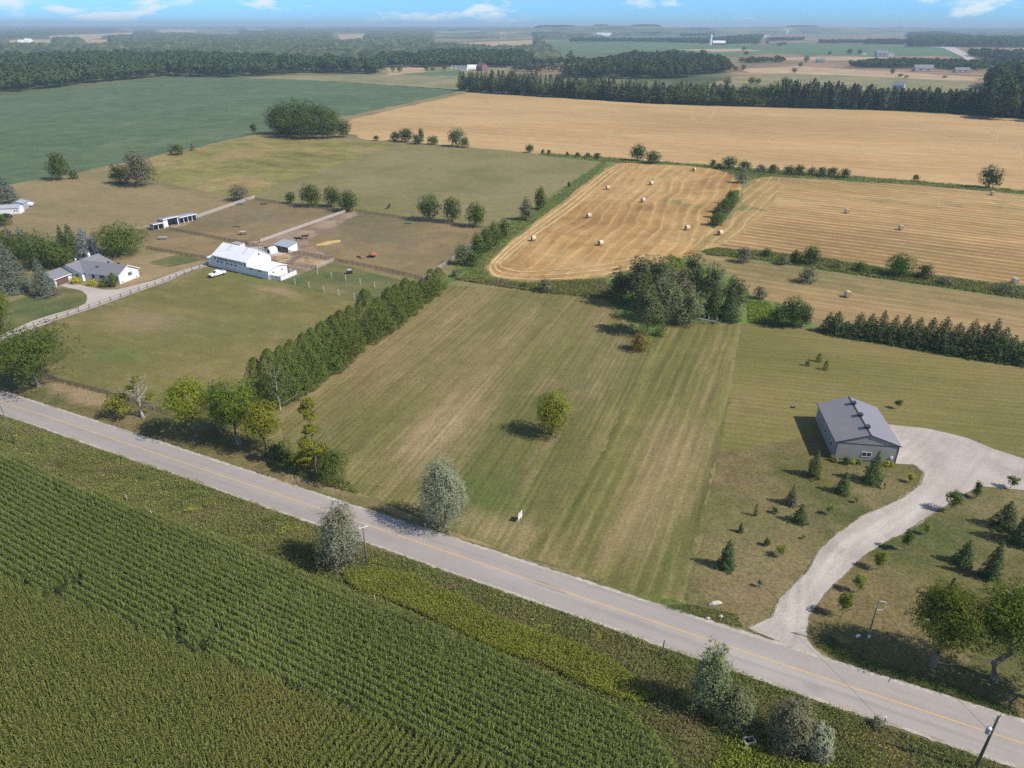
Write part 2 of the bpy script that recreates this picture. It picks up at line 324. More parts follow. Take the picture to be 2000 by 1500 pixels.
M['fringe'] = ground_mat('gravel_fringe', [(.12, .12, .05), (.19, .165, .095), (.27, .235, .18)], big=.5, fine=2.6, fa=.28, mid=.2)
M['gravel_wear'] = ground_mat('worn_gravel_track', [(.50, .46, .42), (.56, .52, .48)], big=.2, fine=2.0, fa=.14, mid=.1, bump=.3)
M['far_road'] = ground_mat('distant_road', [(.42, .37, .34), (.47, .42, .38)], big=.05, fine=.6, fa=.05)
M['yellow'] = plain('road_paint_yellow', (.68, .42, .09), .7, .2, 3)
M['maple'] = leaf_mat('maple_leaf', (.055, .090, .012), (.270, .330, .048), .55, .35)
M['maple_y'] = leaf_mat('yellow_green_leaf', (.090, .120, .012), (.390, .390, .050), .55, .35)
M['dkleaf'] = leaf_mat('dark_leaf', (.042, .070, .018), (.140, .180, .050), .6, .22)
M['hedge'] = leaf_mat('hedge_leaf', (.045, .078, .014), (.170, .220, .048), .55, .25)
M['cedar'] = leaf_mat('cedar_spray', (.048, .078, .016), (.180, .220, .052), .65, .2)
M['spruce'] = leaf_mat('spruce_needle', (.034, .060, .022), (.115, .155, .055), .6, .1)
M['young_spruce'] = leaf_mat('young_spruce_needle', (.045, .075, .022), (.15, .20, .062), .6, .15)
M['blue_spruce'] = leaf_mat('blue_spruce_needle', (.075, .100, .095), (.27, .32, .33), .65, .08)
M['grey_spruce'] = leaf_mat('grey_spruce_needle', (.060, .078, .052), (.20, .225, .17), .65, .08)
M['silver'] = leaf_mat('silver_leaf', (.138, .148, .082), (.42, .43, .29), .5, .2)
M['willow'] = leaf_mat('willow_leaf', (.095, .120, .048), (.300, .325, .165), .65, .25)
M['poplar'] = leaf_mat('poplar_leaf', (.060, .084, .028), (.235, .255, .110), .55, .25)
M['greybush'] = leaf_mat('grey_twig_leaf', (.100, .100, .050), (.27, .255, .155), .6, .15)
M['rust'] = leaf_mat('rusty_leaf', (.14, .11, .03), (.40, .30, .06), .7, .25)
M['yellow_bush'] = leaf_mat('golden_leaf', (.20, .21, .02), (.62, .58, .07), .6, .3)
M['lime'] = leaf_mat('lime_leaf', (.12, .17, .025), (.32, .37, .07), .6, .3)
M['canopy'] = ground_mat('forest_canopy', [(.038, .055, .026), (.068, .090, .042), (.13, .145, .075)], big=.035, fine=.12, fa=.45, mid=.25, bump=0, midcol=(.095, .095, .045))
M['wood_far'] = leaf_mat('woodland_leaf', (.030, .048, .016), (.095, .120, .042), .55, .15)
M['conifer_far'] = leaf_mat('windbreak_needle', (.026, .042, .020), (.080, .105, .045), .6, .1)
M['corn'] = leaf_mat('corn_leaf', (.072, .100, .018), (.280, .312, .085), .75, .3, ((.23, .255, .068), .035, .53))
M['corn_pale'] = leaf_mat('corn_leaf_pale', (.082, .116, .020), (.305, .338, .090), .75, .3, ((.25, .25, .07), .04, .55))
M['tassel'] = plain('corn_tassel', (.36, .30, .14), .9, .2)
M['weeds'] = leaf_mat('mixed_weeds', (.125, .145, .038), (.380, .385, .130), .65, .3, ((.30, .25, .115), .12, .54))
M['nettles'] = leaf_mat('bright_weeds', (.155, .190, .030), (.430, .450, .085), .7, .35)
M['tallgrass'] = leaf_mat('long_grass', (.150, .180, .050), (.36, .38, .125), .6, .35, ((.32, .27, .14), .09, .52))
M['ditch'] = leaf_mat('ditch_grass', (.095, .130, .034), (.260, .290, .095), .65, .35)
M['bark'] = plain('grey_bark', (.22, .175, .14), .95, .3, 2)
M['deadwood'] = plain('bleached_deadwood', (.33, .30, .265), .9, .2, 2)
M['white'] = plain('white_paint', (.80, .80, .80), .5, .04, .6)
M['white_board'] = plain('white_board_wall', (.78, .79, .80), .55, .04, .6, ribs=(0, .45, .12))
M['white_metal'] = plain('white_metal_roof', (.80, .81, .84), .4, .05, .5, ribs=(0, .6, .08), dirt=((.60, .60, .62), .35, .35))
M['shingle'] = plain('grey_shingles', (.20, .20, .225), .85, .16, 2.5, ribs=(2, .16, .14))
M['shop_wall'] = plain('taupe_steel_siding', (.36, .335, .315), .6, .05, .6, ribs=(0, .60, .3), dirt=((.27, .23, .19), .25, .5))
M['shop_wall_side'] = plain('taupe_steel_siding_side', (.34, .315, .30), .6, .05, .6, ribs=(1, .60, .3))
M['shop_roof'] = plain('grey_steel_roof', (.245, .225, .235), .38, .08, .3, ribs=(1, .60, .3), spec=.7)
M['dark_trim'] = plain('dark_trim', (.045, .045, .055), .5, .1)
M['glass'] = plain('window_glass', (.03, .035, .045), .08, .05, spec=.6)
M['black'] = plain('black_paint', (.02, .02, .02), .6, .1)
M['grey_board'] = plain('weathered_boards', (.21, .17, .14), .9, .25, 3)
M['pale_board'] = plain('pale_boards', (.46, .41, .36), .85, .15, 3)
M['pale_post'] = plain('whitewashed_post', (.60, .58, .54), .8, .12, 3)
M['greywall'] = plain('grey_shed_wall', (.36, .38, .42), .7, .1, 1, ribs=(2, .3, .15))
M['tin'] = plain('galvanised_tin', (.42, .45, .50), .4, .12, 1, metal=.2, ribs=(0, .35, .1))
M['rust_tin'] = plain('rusting_tin', (.40, .36, .36), .6, .2, .5, ribs=(0, .35, .1), dirt=((.30, .15, .09), .3, .8))
M['dark_inside'] = plain('dark_interior', (.03, .025, .022), .9, .1)
M['pole'] = plain('pole_wood', (.17, .14, .115), .9, .25, 3)
M['pole_green'] = plain('treated_pole_wood', (.105, .115, .065), .9, .25, 3)
M['porcelain'] = plain('white_porcelain', (.75, .75, .75), .3, .05)
M['canister'] = plain('grey_canister', (.42, .44, .48), .45, .05)
M['wire'] = plain('wire', (.06, .06, .06), .6, .05)
M['hay'] = plain('wrapped_straw', (.62, .52, .37), .9, .2, 5, ribs=(0, .22, .12))
M['hay_end'] = plain('straw_end', (.36, .27, .15), .95, .3, 5)
M['car_white'] = plain('white_car_paint', (.80, .80, .80), .25, .02, spec=.6)
M['car_black'] = plain('black_car_paint', (.025, .025, .03), .25, .02, spec=.6)
M['tyre'] = plain('tyre_rubber', (.025, .025, .025), .8, .1)
M['chrome'] = plain('dull_chrome', (.5, .5, .5), .3, .05, metal=.8)
M['red_feeder'] = plain('faded_red_plastic', (.36, .13, .09), .5, .12, 2)
M['tarp_blue'] = plain('blue_tarp', (.16, .22, .42), .6, .1, 2)
M['cow_black'] = plain('black_hide', (.022, .018, .018), .8, .2)
M['cow_brown'] = plain('brown_hide', (.085, .035, .022), .8, .25)
M['brown'] = plain('brown_steel', (.16, .09, .07), .7, .2)
M['teal'] = plain('teal_plastic', (.05, .20, .17), .5, .1)
M['barn_red'] = plain('weathered_red_barn', (.24, .13, .12), .8, .15, .4)
M['far_white'] = plain('distant_white', (.75, .75, .75), .6, .05)
M['far_roof'] = plain('distant_grey_roof', (.20, .20, .22), .8, .1)
M['stone'] = plain('pale_boulder', (.50, .45, .38), .9, .15, 3)
M['green_plastic'] = plain('green_plastic', (.06, .16, .10), .6, .1)

# ------------------------------------------------------------------ the level land and its fields
def sheet(name, pts, z, mat, jit=0.35, world=False, seed=0, kind='structure', step=None):
    rng = np.random.default_rng(seed + 11)
    W = np.array(pts, float) if world else np.array([P(*p) for p in pts])
    out = []
    for i in range(len(W)):
        a, b = W[i], W[(i + 1) % len(W)]; d = b - a; ln = float(np.hypot(*d))
        dist = max(40.0, min(np.hypot(*a), np.hypot(*b)))
        st = max(1.2, dist * 0.012) if jit else 1e9
        st = step or st; n = min(160, max(1, int(ln / st))); nrm = np.array([-d[1], d[0]]) / (ln + 1e-9)
        amp = jit * min(3.0, max(1.0, dist / 220))
        ph = rng.uniform(0, 6.3, 3)
        for k in range(n):
            t = k / n; w = 0.0 if k == 0 else (rng.normal() * 0.5 + 0.7 * math.sin(t * ln / 7 + ph[0]) + 0.6 * math.sin(t * ln / 17 + ph[1])) * amp
            out.append(a + d * t + nrm * w)
    V = [Vector((p[0], p[1], 0)) for p in out]
    T = tessellate_polygon([V])
    me = bpy.data.meshes.new(name); me.from_pydata([(p[0], p[1], 0) for p in out], [], [tuple(t) for t in T]); me.update()
    # faces up
    me.materials.append(mat)
    o = link(bpy.data.objects.new(name, me)); o.location.z = z
    if me.polygons and sum(p.normal.z * p.area for p in me.polygons) < 0: me.flip_normals()
    o['kind'] = kind
    return o
S = 45000
sheet('ground', [(-S, -2000), (S, -2000), (S, 38500), (-S, 38500)], 0, M['country'], 0, world=True)
zl = [0.0]
def fld(name, pts, mat, jit=0.35, far=False, seed=None):
    zl[0] += 0.02 if far else 0.0016
    return sheet(name, pts, zl[0], mat, jit, seed=int(zl[0] * 1000) if seed is None else seed)
# far strips first
fld('far_field', [(1020, 112), (1040, 82), (1120, 80), (1350, 82), (1480, 90), (1500, 84), (1850, 92), (1905, 130), (1700, 118), (1500, 118), (1400, 112), (1300, 104), (1200, 104), (1080, 108)], M['mint_field'], 2, True)
fld('far_field', [(1040, 74), (1240, 62), (1460, 66), (1440, 80), (1330, 80), (1040, 78)], M['mint_field'], 2, True)
fld('far_field', [(1110, 60), (1300, 55), (1500, 57), (1440, 62), (1240, 63), (1130, 62)], M['mix_field'], 2, True)
fld('far_field', [(1480, 88), (1530, 56), (1760, 57), (1790, 84), (1700, 84), (1600, 84)], M['mix_field'], 2, True)
fld('far_field', [(1500, 84), (1600, 83), (1850, 93), (1850, 108), (1700, 110), (1500, 102)], M['mint_field'], 2, True)
fld('far_field', [(1430, 150), (1400, 112), (1500, 104), (1700, 110), (1850, 108), (1915, 130), (1930, 185), (1700, 172), (1530, 165)], M['mix_field'], 2, True)
fld('far_field', [(1380, 165), (1440, 148), (1600, 142), (1900, 155), (1920, 180), (1700, 176), (1500, 172)], M['olive_field'], 2, True)
fld('far_field', [(1450, 134), (1560, 128), (1780, 142), (1920, 150), (1900, 158), (1640, 146), (1460, 142)], M['far_tan'], 1.5, True)
fld('far_field', [(1095, 61), (1180, 57), (1240, 57), (1230, 61), (1110, 63)], M['far_tan'], 2, True)
fld('far_field', [(1250, 66), (1330, 61), (1420, 62), (1400, 66)], M['far_tan'], 2, True)
fld('far_field', [(1560, 64), (1640, 60), (1740, 62), (1700, 68), (1590, 69)], M['mint_field'], 2, True)
fld('far_field', [(1320, 96), (1450, 95), (1490, 99), (1400, 101)], M['far_tan'], 2, True)
fld('far_field', [(1530, 112), (1640, 110), (1830, 114), (1820, 119), (1650, 118), (1530, 117)], M['far_tan'], 2, True)
fld('far_field', [(1900, 92), (2100, 94), (2100, 126), (1960, 132), (1905, 118), (1870, 102)], M['mix_field'], 1.5, True)
fld('far_field', [(1000, 112), (1110, 116), (1140, 130), (1130, 148), (1000, 148)], M['mix_field'], 1.5, True)
fld('far_field', [(852, 88), (880, 84), (1040, 78), (1045, 85), (1010, 90), (930, 90)], M['far_tan'], 1.5, True)
fld('far_field', [(745, 118), (1000, 122), (1000, 150), (880, 152), (730, 150)], M['olive_field'], 1.5, True)
fld('far_field', [(757, 133), (830, 132), (830, 141), (757, 145)], M['far_tan'], 1, True)
fld('far_field', [(780, 146), (830, 140), (905, 137), (905, 152), (800, 150)], M['mint_field'], 1, True)
fld('far_field', [(658, 67), (712, 66), (702, 80), (668, 84)], M['far_tan'], 1, True)
fld('far_field', [(95, 70), (130, 68), (200, 66), (258, 63), (258, 70), (170, 77), (100, 77)], M['far_tan'], 1, True)
fld('far_field', [(166, 77), (210, 77), (210, 89), (168, 89)], M['far_tan'], 1, True)
fld('far_field', [(480, 57), (600, 57), (600, 59), (480, 59)], M['far_tan'], 1, True)
fld('far_field', [(310, 57.5), (385, 58), (383, 66), (312, 66)], M['far_tan'], 1, True)
fld('far_field', [(855, 62), (940, 60), (936, 63), (860, 63.5)], M['far_tan'], 1, True)
fld('far_field', [(15, 78), (100, 77), (100, 90), (10, 91)], M['far_tan'], 1, True)
fld('far_road', [(1458, 82), (1474, 74), (1496, 66), (1508, 61), (1517, 61), (1509, 67), (1490, 75), (1474, 83)], M['far_road'], 0, True)
fld('far_road', [(1760, 88.5), (1800, 90), (1843, 94), (1878, 110), (1900, 127), (1920, 128), (1897, 108), (1862, 90.5), (1800, 86.5)], M['far_road'], 0, True)
fld('far_road', [(740, 148), (785, 143.5), (788, 144.5), (745, 149)], M['far_road'], 0, True)
zl[0] = 0.60
# near and middle fields
fld('mixed_grassland', [(-900, 260), (-300, 190), (2700, 190), (2900, 1600), (-900, 1600)], M['pasture'], 0)
fld('soybean_field', [(-420, 200), (0, 186), (160, 167), (330, 150), (460, 152), (640, 157), (905, 177), (850, 190), (780, 205), (657, 231), (504, 261), (420, 279), (245, 317), (150, 337), (30, 358), (-80, 374), (-520, 440)], M['green_field'], 1.2)
fld('hay_strip', [(465, 152), (560, 147), (690, 147), (900, 147), (905, 176), (650, 158)], M['olive_field'], .6)
fld('tan_stubble_field', [(910, 181), (1000, 186), (1290, 204), (1520, 211), (1745, 217), (2000, 233), (2500, 262), (2700, 420), (2000, 371), (1850, 360), (1600, 338), (1400, 322), (1190, 310), (1060, 300), (850, 282), (705, 270), (660, 250), (672, 232), (790, 208)], M['wheat'], .9)
fld('field_margin', [(905, 177), (915, 181), (800, 207), (690, 232), (672, 240), (665, 260), (520, 268), (430, 285), (330, 303), (250, 325), (160, 343), (20, 366), (30, 358), (150, 337), (245, 317), (420, 279), (504, 261), (657, 231), (780, 205)], M['dry_pasture'], .5)
fld('meadow', [(504, 262), (600, 270), (770, 283), (700, 305), (620, 335), (560, 352), (490, 386), (400, 374), (310, 352), (230, 330), (330, 300), (430, 281)], M['meadow'], 1.0)
fld('dry_pasture_field', [(20, 364), (150, 343), (220, 342), (320, 366), (492, 384), (372, 425), (270, 448), (120, 500), (-200, 560), (-400, 420)], M['dry_pasture'], .8)
fld('paddock_ground', [(495, 388), (570, 402), (690, 413), (800, 428), (942, 447), (900, 498), (830, 548), (720, 527), (600, 505), (500, 478), (325, 448), (375, 425)], M['paddock'], .3)
fld('paddock_ground', [(270, 448), (325, 448), (500, 480), (410, 510), (285, 487)], M['paddock'], .3)
fld('bale_field', [(962, 540), (948, 520), (962, 500), (1010, 462), (1100, 392), (1185, 324), (1220, 318), (1340, 324), (1420, 330), (1432, 345), (1448, 362), (1445, 385), (1410, 415), (1385, 440), (1440, 470), (1385, 486), (1345, 500), (1260, 522), (1180, 540), (1110, 546), (1030, 549)], M['bale_field'], .5)
fld('headland_strip', [(1500, 344), (1470, 352), (1450, 372), (1450, 395), (1420, 430), (1380, 455), (1350, 482), (1365, 496), (1480, 470), (1540, 420), (1560, 370), (1600, 352)], M['headland'], .5)
fld('right_stubble_field', [(1520, 344), (1600, 349), (1800, 361), (2000, 378), (2500, 420), (2700, 600), (2000, 556), (1800, 532), (1600, 500), (1480, 488), (1400, 484), (1440, 462), (1500, 410), (1530, 370)], M['right_stubble'], .5)
fld('lower_stubble_field', [(1365, 494), (1480, 512), (1600, 530), (1800, 560), (2000, 590), (2600, 690), (2600, 800), (2000, 668), (1800, 640), (1600, 628), (1500, 620), (1440, 590), (1380, 545), (1330, 515)], M['lower_stubble'], .5)
fld('long_grass_strip', [(1190, 312), (1200, 322), (1180, 330), (1090, 400), (1000, 468), (960, 500), (944, 520), (960, 542), (1030, 553), (1180, 545), (1200, 580), (1060, 572), (900, 546), (870, 556), (885, 525), (940, 470), (1000, 430), (1100, 365), (1170, 318)], M['tall_green'], .4)
fld('long_grass_strip', [(1180, 316), (1340, 322), (1400, 331), (1460, 346), (1500, 344), (1600, 350), (1800, 362), (2000, 380), (2300, 402), (2300, 396), (2000, 373), (1800, 355), (1600, 340), (1450, 328), (1200, 308), (1060, 299), (1050, 303)], M['tall_green'], .3)
fld('long_grass_strip', [(1365, 490), (1400, 484), (1480, 490), (1600, 503), (1800, 536), (2000, 560), (2300, 590), (2300, 602), (2000, 585), (1800, 556), (1600, 527), (1480, 508), (1380, 498)], M['tall_green'], .4)
fld('long_grass_strip', [(1385, 440), (1400, 410), (1425, 375), (1442, 372), (1444, 390), (1415, 430), (1395, 446)], M['tall_green'], .4)
fld('long_grass_strip', [(1180, 545), (1340, 505), (1420, 530), (1470, 580), (1520, 590), (1600, 640), (1470, 632), (1330, 628), (1290, 640), (1250, 690), (1235, 640), (1180, 585)], M['tall_green'], .4)
fld('back_lawn', [(1448, 630), (1605, 650), (2000, 712), (2600, 830), (2600, 960), (2000, 900), (1800, 840), (1700, 850), (1590, 870), (1500, 880), (1400, 900), (1420, 800), (1435, 700)], M['back_lawn'], .2)
fld('front_lawn', [(60, 650), (150, 612), (300, 560), (415, 520), (525, 546), (650, 574), (735, 596), (800, 545), (860, 535), (870, 556), (805, 610), (705, 682), (560, 795), (480, 862), (325, 812), (98, 742), (40, 700)], M['front_lawn'], .2)
fld('roadside_grass', [(-300, 640), (40, 640), (98, 738), (330, 808), (480, 850), (640, 925), (780, 990), (1000, 1080), (990, 1096), (765, 1016), (542, 940), (224, 836), (-10, 758), (-300, 680)], M['yard_lawn'], .3)
fld('mid_lawn', [(870, 556), (1000, 566), (1100, 574), (1180, 586), (1240, 655), (1245, 690), (1290, 640), (1300, 632), (1240, 760), (1190, 850), (1120, 960), (1060, 1040), (1025, 1088), (980, 1078), (840, 1015), (700, 962), (640, 925), (545, 880), (560, 795), (705, 682), (805, 610)], M['mid_lawn'], .25)
fld('striped_lawn', [(1298, 634), (1450, 630), (1435, 700), (1420, 800), (1400, 900), (1375, 1040), (1350, 1120), (1330, 1185), (1240, 1155), (1120, 1118), (1020, 1088), (1060, 1040), (1120, 960), (1190, 850), (1240, 760)], M['right_lawn'], .55)
fld('yard_grass', [(1404, 880), (1500, 868), (1590, 850), (1640, 850), (1760, 830), (1820, 900), (1800, 950), (1640, 1036), (1527, 1165), (1480, 1218), (1450, 1222), (1330, 1187), (1350, 1120), (1375, 1040), (1400, 900)], M['yard_lawn'], .3)
fld('yard_grass', [(1900, 950), (2100, 950), (2300, 1100), (2300, 1520), (2000, 1410), (1650, 1300), (1585, 1255), (1580, 1200), (1660, 1100), (1760, 1040)], M['yard_lawn'], .2)
fld('verge', [(640, 962), (780, 1012), (1000, 1082), (1200, 1145), (1330, 1175), (1440, 1200), (1452, 1226), (1300, 1188), (1000, 1093), (765, 1014), (590, 956)], M['verge'], .3)
fld('verge', [(640, 936), (760, 988), (900, 1043), (1000, 1077), (1120, 1112), (1180, 1132), (1178, 1137), (1000, 1084), (880, 1047), (750, 996), (640, 945)], M['dry_bank'], .22)
fld('house_lawn', [(20, 590), (60, 575), (120, 563), (160, 568), (172, 580), (165, 592), (110, 613), (20, 645), (-60, 670), (-60, 600)], M['green_lawn'], .2)
fld('house_lawn', [(150, 560), (235, 565), (290, 548), (400, 512), (330, 490), (285, 500), (200, 505)], M['dry_pasture'], .2)
fld('house_lawn', [(290, 512), (350, 497), (395, 508), (330, 522)], M['green_lawn'], .4)
fld('grass_plot', [(548, 550), (600, 530), (650, 512), (735, 535), (800, 550), (735, 592), (660, 576), (576, 556)], M['green_lawn'], .3)
fld('barnyard', [(425, 480), (500, 471), (672, 413), (695, 413), (700, 420), (640, 450), (600, 470), (650, 505), (600, 530), (560, 520), (520, 505), (470, 485)], M['dirt'], .6)
fld('barnyard', [(480, 484), (530, 480), (565, 492), (545, 503), (500, 492)], M['concrete'], .3)
fld('straw_patch', [(536, 500), (560, 496), (572, 502), (568, 512), (545, 512)], M['straw_litter'], .5)
fld('straw_patch', [(572, 513), (590, 503), (600, 502), (642, 511), (620, 520), (590, 517)], M['straw_litter'], .3)
fld('straw_patch', [(616, 478), (640, 471), (664, 468), (666, 472), (640, 478), (620, 480)], M['yellow_straw'], .5)
fld('straw_patch', [(325, 444), (345, 438), (372, 430), (376, 434), (350, 444), (330, 448)], M['dirt'], .5)
def track(pts, w, mat, name='wheel_track', off=0.0):
    W = [Vector((*P(*p), 0)) for p in pts]; zl[0] += .0016; L_, R_ = [], []
    fine = []
    for i in range(len(W) - 1):
        p0, p1, p2, p3 = W[max(0, i - 1)], W[i], W[i + 1], W[min(len(W) - 1, i + 2)]
        for k in range(8):
            t = k / 8; fine.append(.5 * ((2 * p1) + (p2 - p0) * t + (2 * p0 - 5 * p1 + 4 * p2 - p3) * t * t + (3 * p1 - p0 - 3 * p2 + p3) * t ** 3))
    fine.append(W[-1])
    for i, p in enumerate(fine):
        d = (fine[min(i + 1, len(fine) - 1)] - fine[max(0, i - 1)]).normalized(); n_ = Vector((-d.y, d.x, 0)); ww = w * (.75 + .5 * abs(math.sin(i * 1.7)))
        L_.append(p + n_ * (off + ww / 2)); R_.append(p + n_ * (off - ww / 2))
    n = len(fine); me = bpy.data.meshes.new(name); me.from_pydata([tuple(v) for v in L_ + R_], [], [(i, n + i, n + i + 1, i + 1) for i in range(n - 1)]); me.materials.append(mat)
    o = link(bpy.data.objects.new(name, me)); o.location.z = zl[0]; o['kind'] = 'structure'
M['track_straw'] = ground_mat('pressed_straw', [(.42, .29, .14), (.52, .38, .20)], big=.2, fine=1.0, fa=.2, mid=.2)
for pts in ([(930, 205), (950, 200), (955, 208), (940, 216)], [(1355, 210), (1352, 225), (1362, 240), (1400, 246)], [(1400, 210), (1385, 232), (1360, 240)], [(1195, 252), (1190, 268), (1200, 285), (1225, 300)], [(1830, 250), (1850, 262), (1875, 275)], [(1925, 250), (1945, 262), (1940, 275)], [(1690, 272), (1720, 268)], [(1985, 285), (1990, 300), (1980, 315)], [(1665, 292), (1690, 282)]):
    for of in (-1.1, 1.1): track(pts, .7, M['track_straw'], off=of)
for inset in (0, 1, 2):
    k = inset * 9
    track([(1222 - k * .2, 327 + k * .5), (1188 + k * .6, 332 + k * .4), (1105 + k * 1.1, 398 + k * .2), (1010 + k * 1.2, 468), (966 + k * 1.2, 508 - k * .2), (958 + k, 526 - k * .5), (975 + k, 540 - k * .8), (1030, 545 - k * .8), (1110, 543 - k), (1190, 533 - k), (1290, 510 - k)], 1.1, M['track_straw'])
# gravel ways
DRIVE = [(1462, 1226), (1510, 1204), (1527, 1165), (1580, 1113), (1601, 1075), (1642, 1038), (1682, 1008), (1718, 994), (1768, 971), (1801, 945), (1806, 923), (1786, 907), (1747, 905), (1700, 860), (1700, 830), (1736, 829), (1804, 836), (1855, 847), (1893, 857), (1941, 877), (2000, 896), (2150, 935), (2150, 990), (2000, 957), (1963, 953), (1915, 949), (1895, 958), (1847, 988), (1804, 1013), (1761, 1044), (1737, 1053), (1681, 1088), (1640, 1130), (1608, 1162), (1580, 1200), (1576, 1246), (1594, 1270), (1620, 1288), (1540, 1262)]
zl[0] += .003
sheet('gravel_fringe', [(p[0] + (-5 if i < 14 else (3 if i > 22 and p[0] < 1990 else 0)), p[1] + (2 if i > 22 else 0)) for i, p in enumerate(DRIVE)], zl[0], M['fringe'], .20, seed=5, step=.6)
zl[0] += .003
sheet('gravel_driveway', DRIVE, zl[0], M['gravel'], .10, seed=6, step=.5)
fld('house_driveway', [(-60, 690), (0, 655), (60, 628), (110, 612), (150, 602), (168, 592), (170, 577), (160, 568), (116, 558), (134, 551), (175, 561), (205, 566), (230, 565), (260, 558), (300, 548), (340, 533), (405, 512), (410, 519), (375, 529), (320, 552), (250, 577), (175, 604), (100, 629), (0, 668), (-60, 702)], M['concrete'], .1)
fld('mulch_bed', [(70, 575), (90, 583), (110, 578), (118, 568), (105, 560), (75, 565)], M['mulch'], .2)
fld('mulch_bed', [(12, 568), (35, 572), (48, 566), (40, 558), (15, 558)], M['mulch'], .2)

# the road
UE = [(-260, 684), (0, 761), (60, 780), (140, 807), (224, 834), (350, 875), (437, 907), (542, 940), (700, 989), (765, 1013), (887, 1052), (1000, 1090), (1195, 1153), (1300, 1186), (1450, 1228), (1650, 1297), (1860, 1362), (2000, 1408), (2300, 1506)]
LE = [(-260, 719), (0, 809), (175, 869), (350, 927), (525, 992), (625, 1025), (775, 1083), (950, 1143), (1125, 1201), (1300, 1264), (1475, 1322), (1615, 1374), (1755, 1424), (2000, 1503), (2300, 1606)]
def smooth_line(pts, deg=3):
    q = np.array([P(*p) for p in pts]); k = np.polyfit(q[:, 0] / 100, q[:, 1], deg)
    return k
KU, KL = smooth_line(UE), smooth_line(LE)
XS = np.linspace(-190, 150, 120)
yU = np.polyval(KU, XS / 100); yL = np.polyval(KL, XS / 100)
def ribbon(name, ta, tb, z, mat, wob=0.0, seed=1):
    """ta, tb: 0 = lower edge, 1 = upper edge"""
    rng = np.random.default_rng(seed)
    xs = np.linspace(-190, 150, 700) if wob else XS
    a = np.polyval(KU, xs / 100); b = np.polyval(KL, xs / 100)
    ya = b + (a - b) * ta + rng.normal(0, 1, len(xs)) * wob; yb = b + (a - b) * tb + rng.normal(0, 1, len(xs)) * wob
    n = len(xs)
    V = np.concatenate([np.c_[xs, ya, np.zeros(n)], np.c_[xs, yb, np.zeros(n)]])
    i = np.arange(n - 1); Fc = np.c_[i, i + 1, i + 1 + n, i + n]
    o = mesh_obj(name, raw_mesh(name, V, Fc, mat)); o.location.z = z; o['kind'] = 'structure'; return o
zr = zl[0] + .006
ribbon('gravel_shoulder', -.03, 1.03, zr, M['shoulder'], .10, 3)
ribbon('road', .05, .95, zr + .010, M['asphalt'], .035, 4)
ribbon('centre_line', .515, .532, zr + .014, M['yellow'])
sheet('corn_soil', [(-500, 700), (-150, 838), (0, 890), (83, 925), (165, 963), (248, 991), (330, 1025), (413, 1053), (496, 1082), (578, 1120), (661, 1161), (740, 1186), (824, 1208), (897, 1249), (985, 1286), (1055, 1311), (1125, 1346), (1177, 1363), (1230, 1400), (1282, 1440), (1320, 1500), (1400, 1640), (-400, 1640)], .655, M['corn_ground'], .2)
sheet('weed_bank', [(-260, 719), (0, 810), (175, 870), (350, 928), (525, 993), (625, 1026), (775, 1084), (950, 1144), (1125, 1202), (1300, 1265), (1475, 1323), (1615, 1375), (1755, 1425), (2000, 1504), (2300, 1607), (1900, 1700), (1400, 1640), (1320, 1500), (1282, 1440), (1177, 1363), (985, 1286), (740, 1184), (496, 1082), (248, 991), (0, 890), (-500, 700)], .652, M['weed_ground'], .15)

# ------------------------------------------------------------------ foliage machinery
def unit(a): return a / (np.linalg.norm(a, axis=1, keepdims=True) + 1e-9)
def leaf_quads(C, Nn, s, rng, aspect=.62):
    n = len(C); Nn = unit(Nn); R = unit(rng.normal(size=(n, 3)))
    T = unit(np.cross(Nn, R)); B = np.cross(Nn, T)
    s = np.broadcast_to(np.asarray(s, float).reshape(-1, 1), (n, 1))
    V = np.stack([C + T * s, C + B * s * aspect, C - T * s, C - B * s * aspect], 1).reshape(-1, 3)
    return V, np.arange(4 * n).reshape(n, 4)
def sphere(rng, n): return unit(rng.normal(size=(n, 3)))

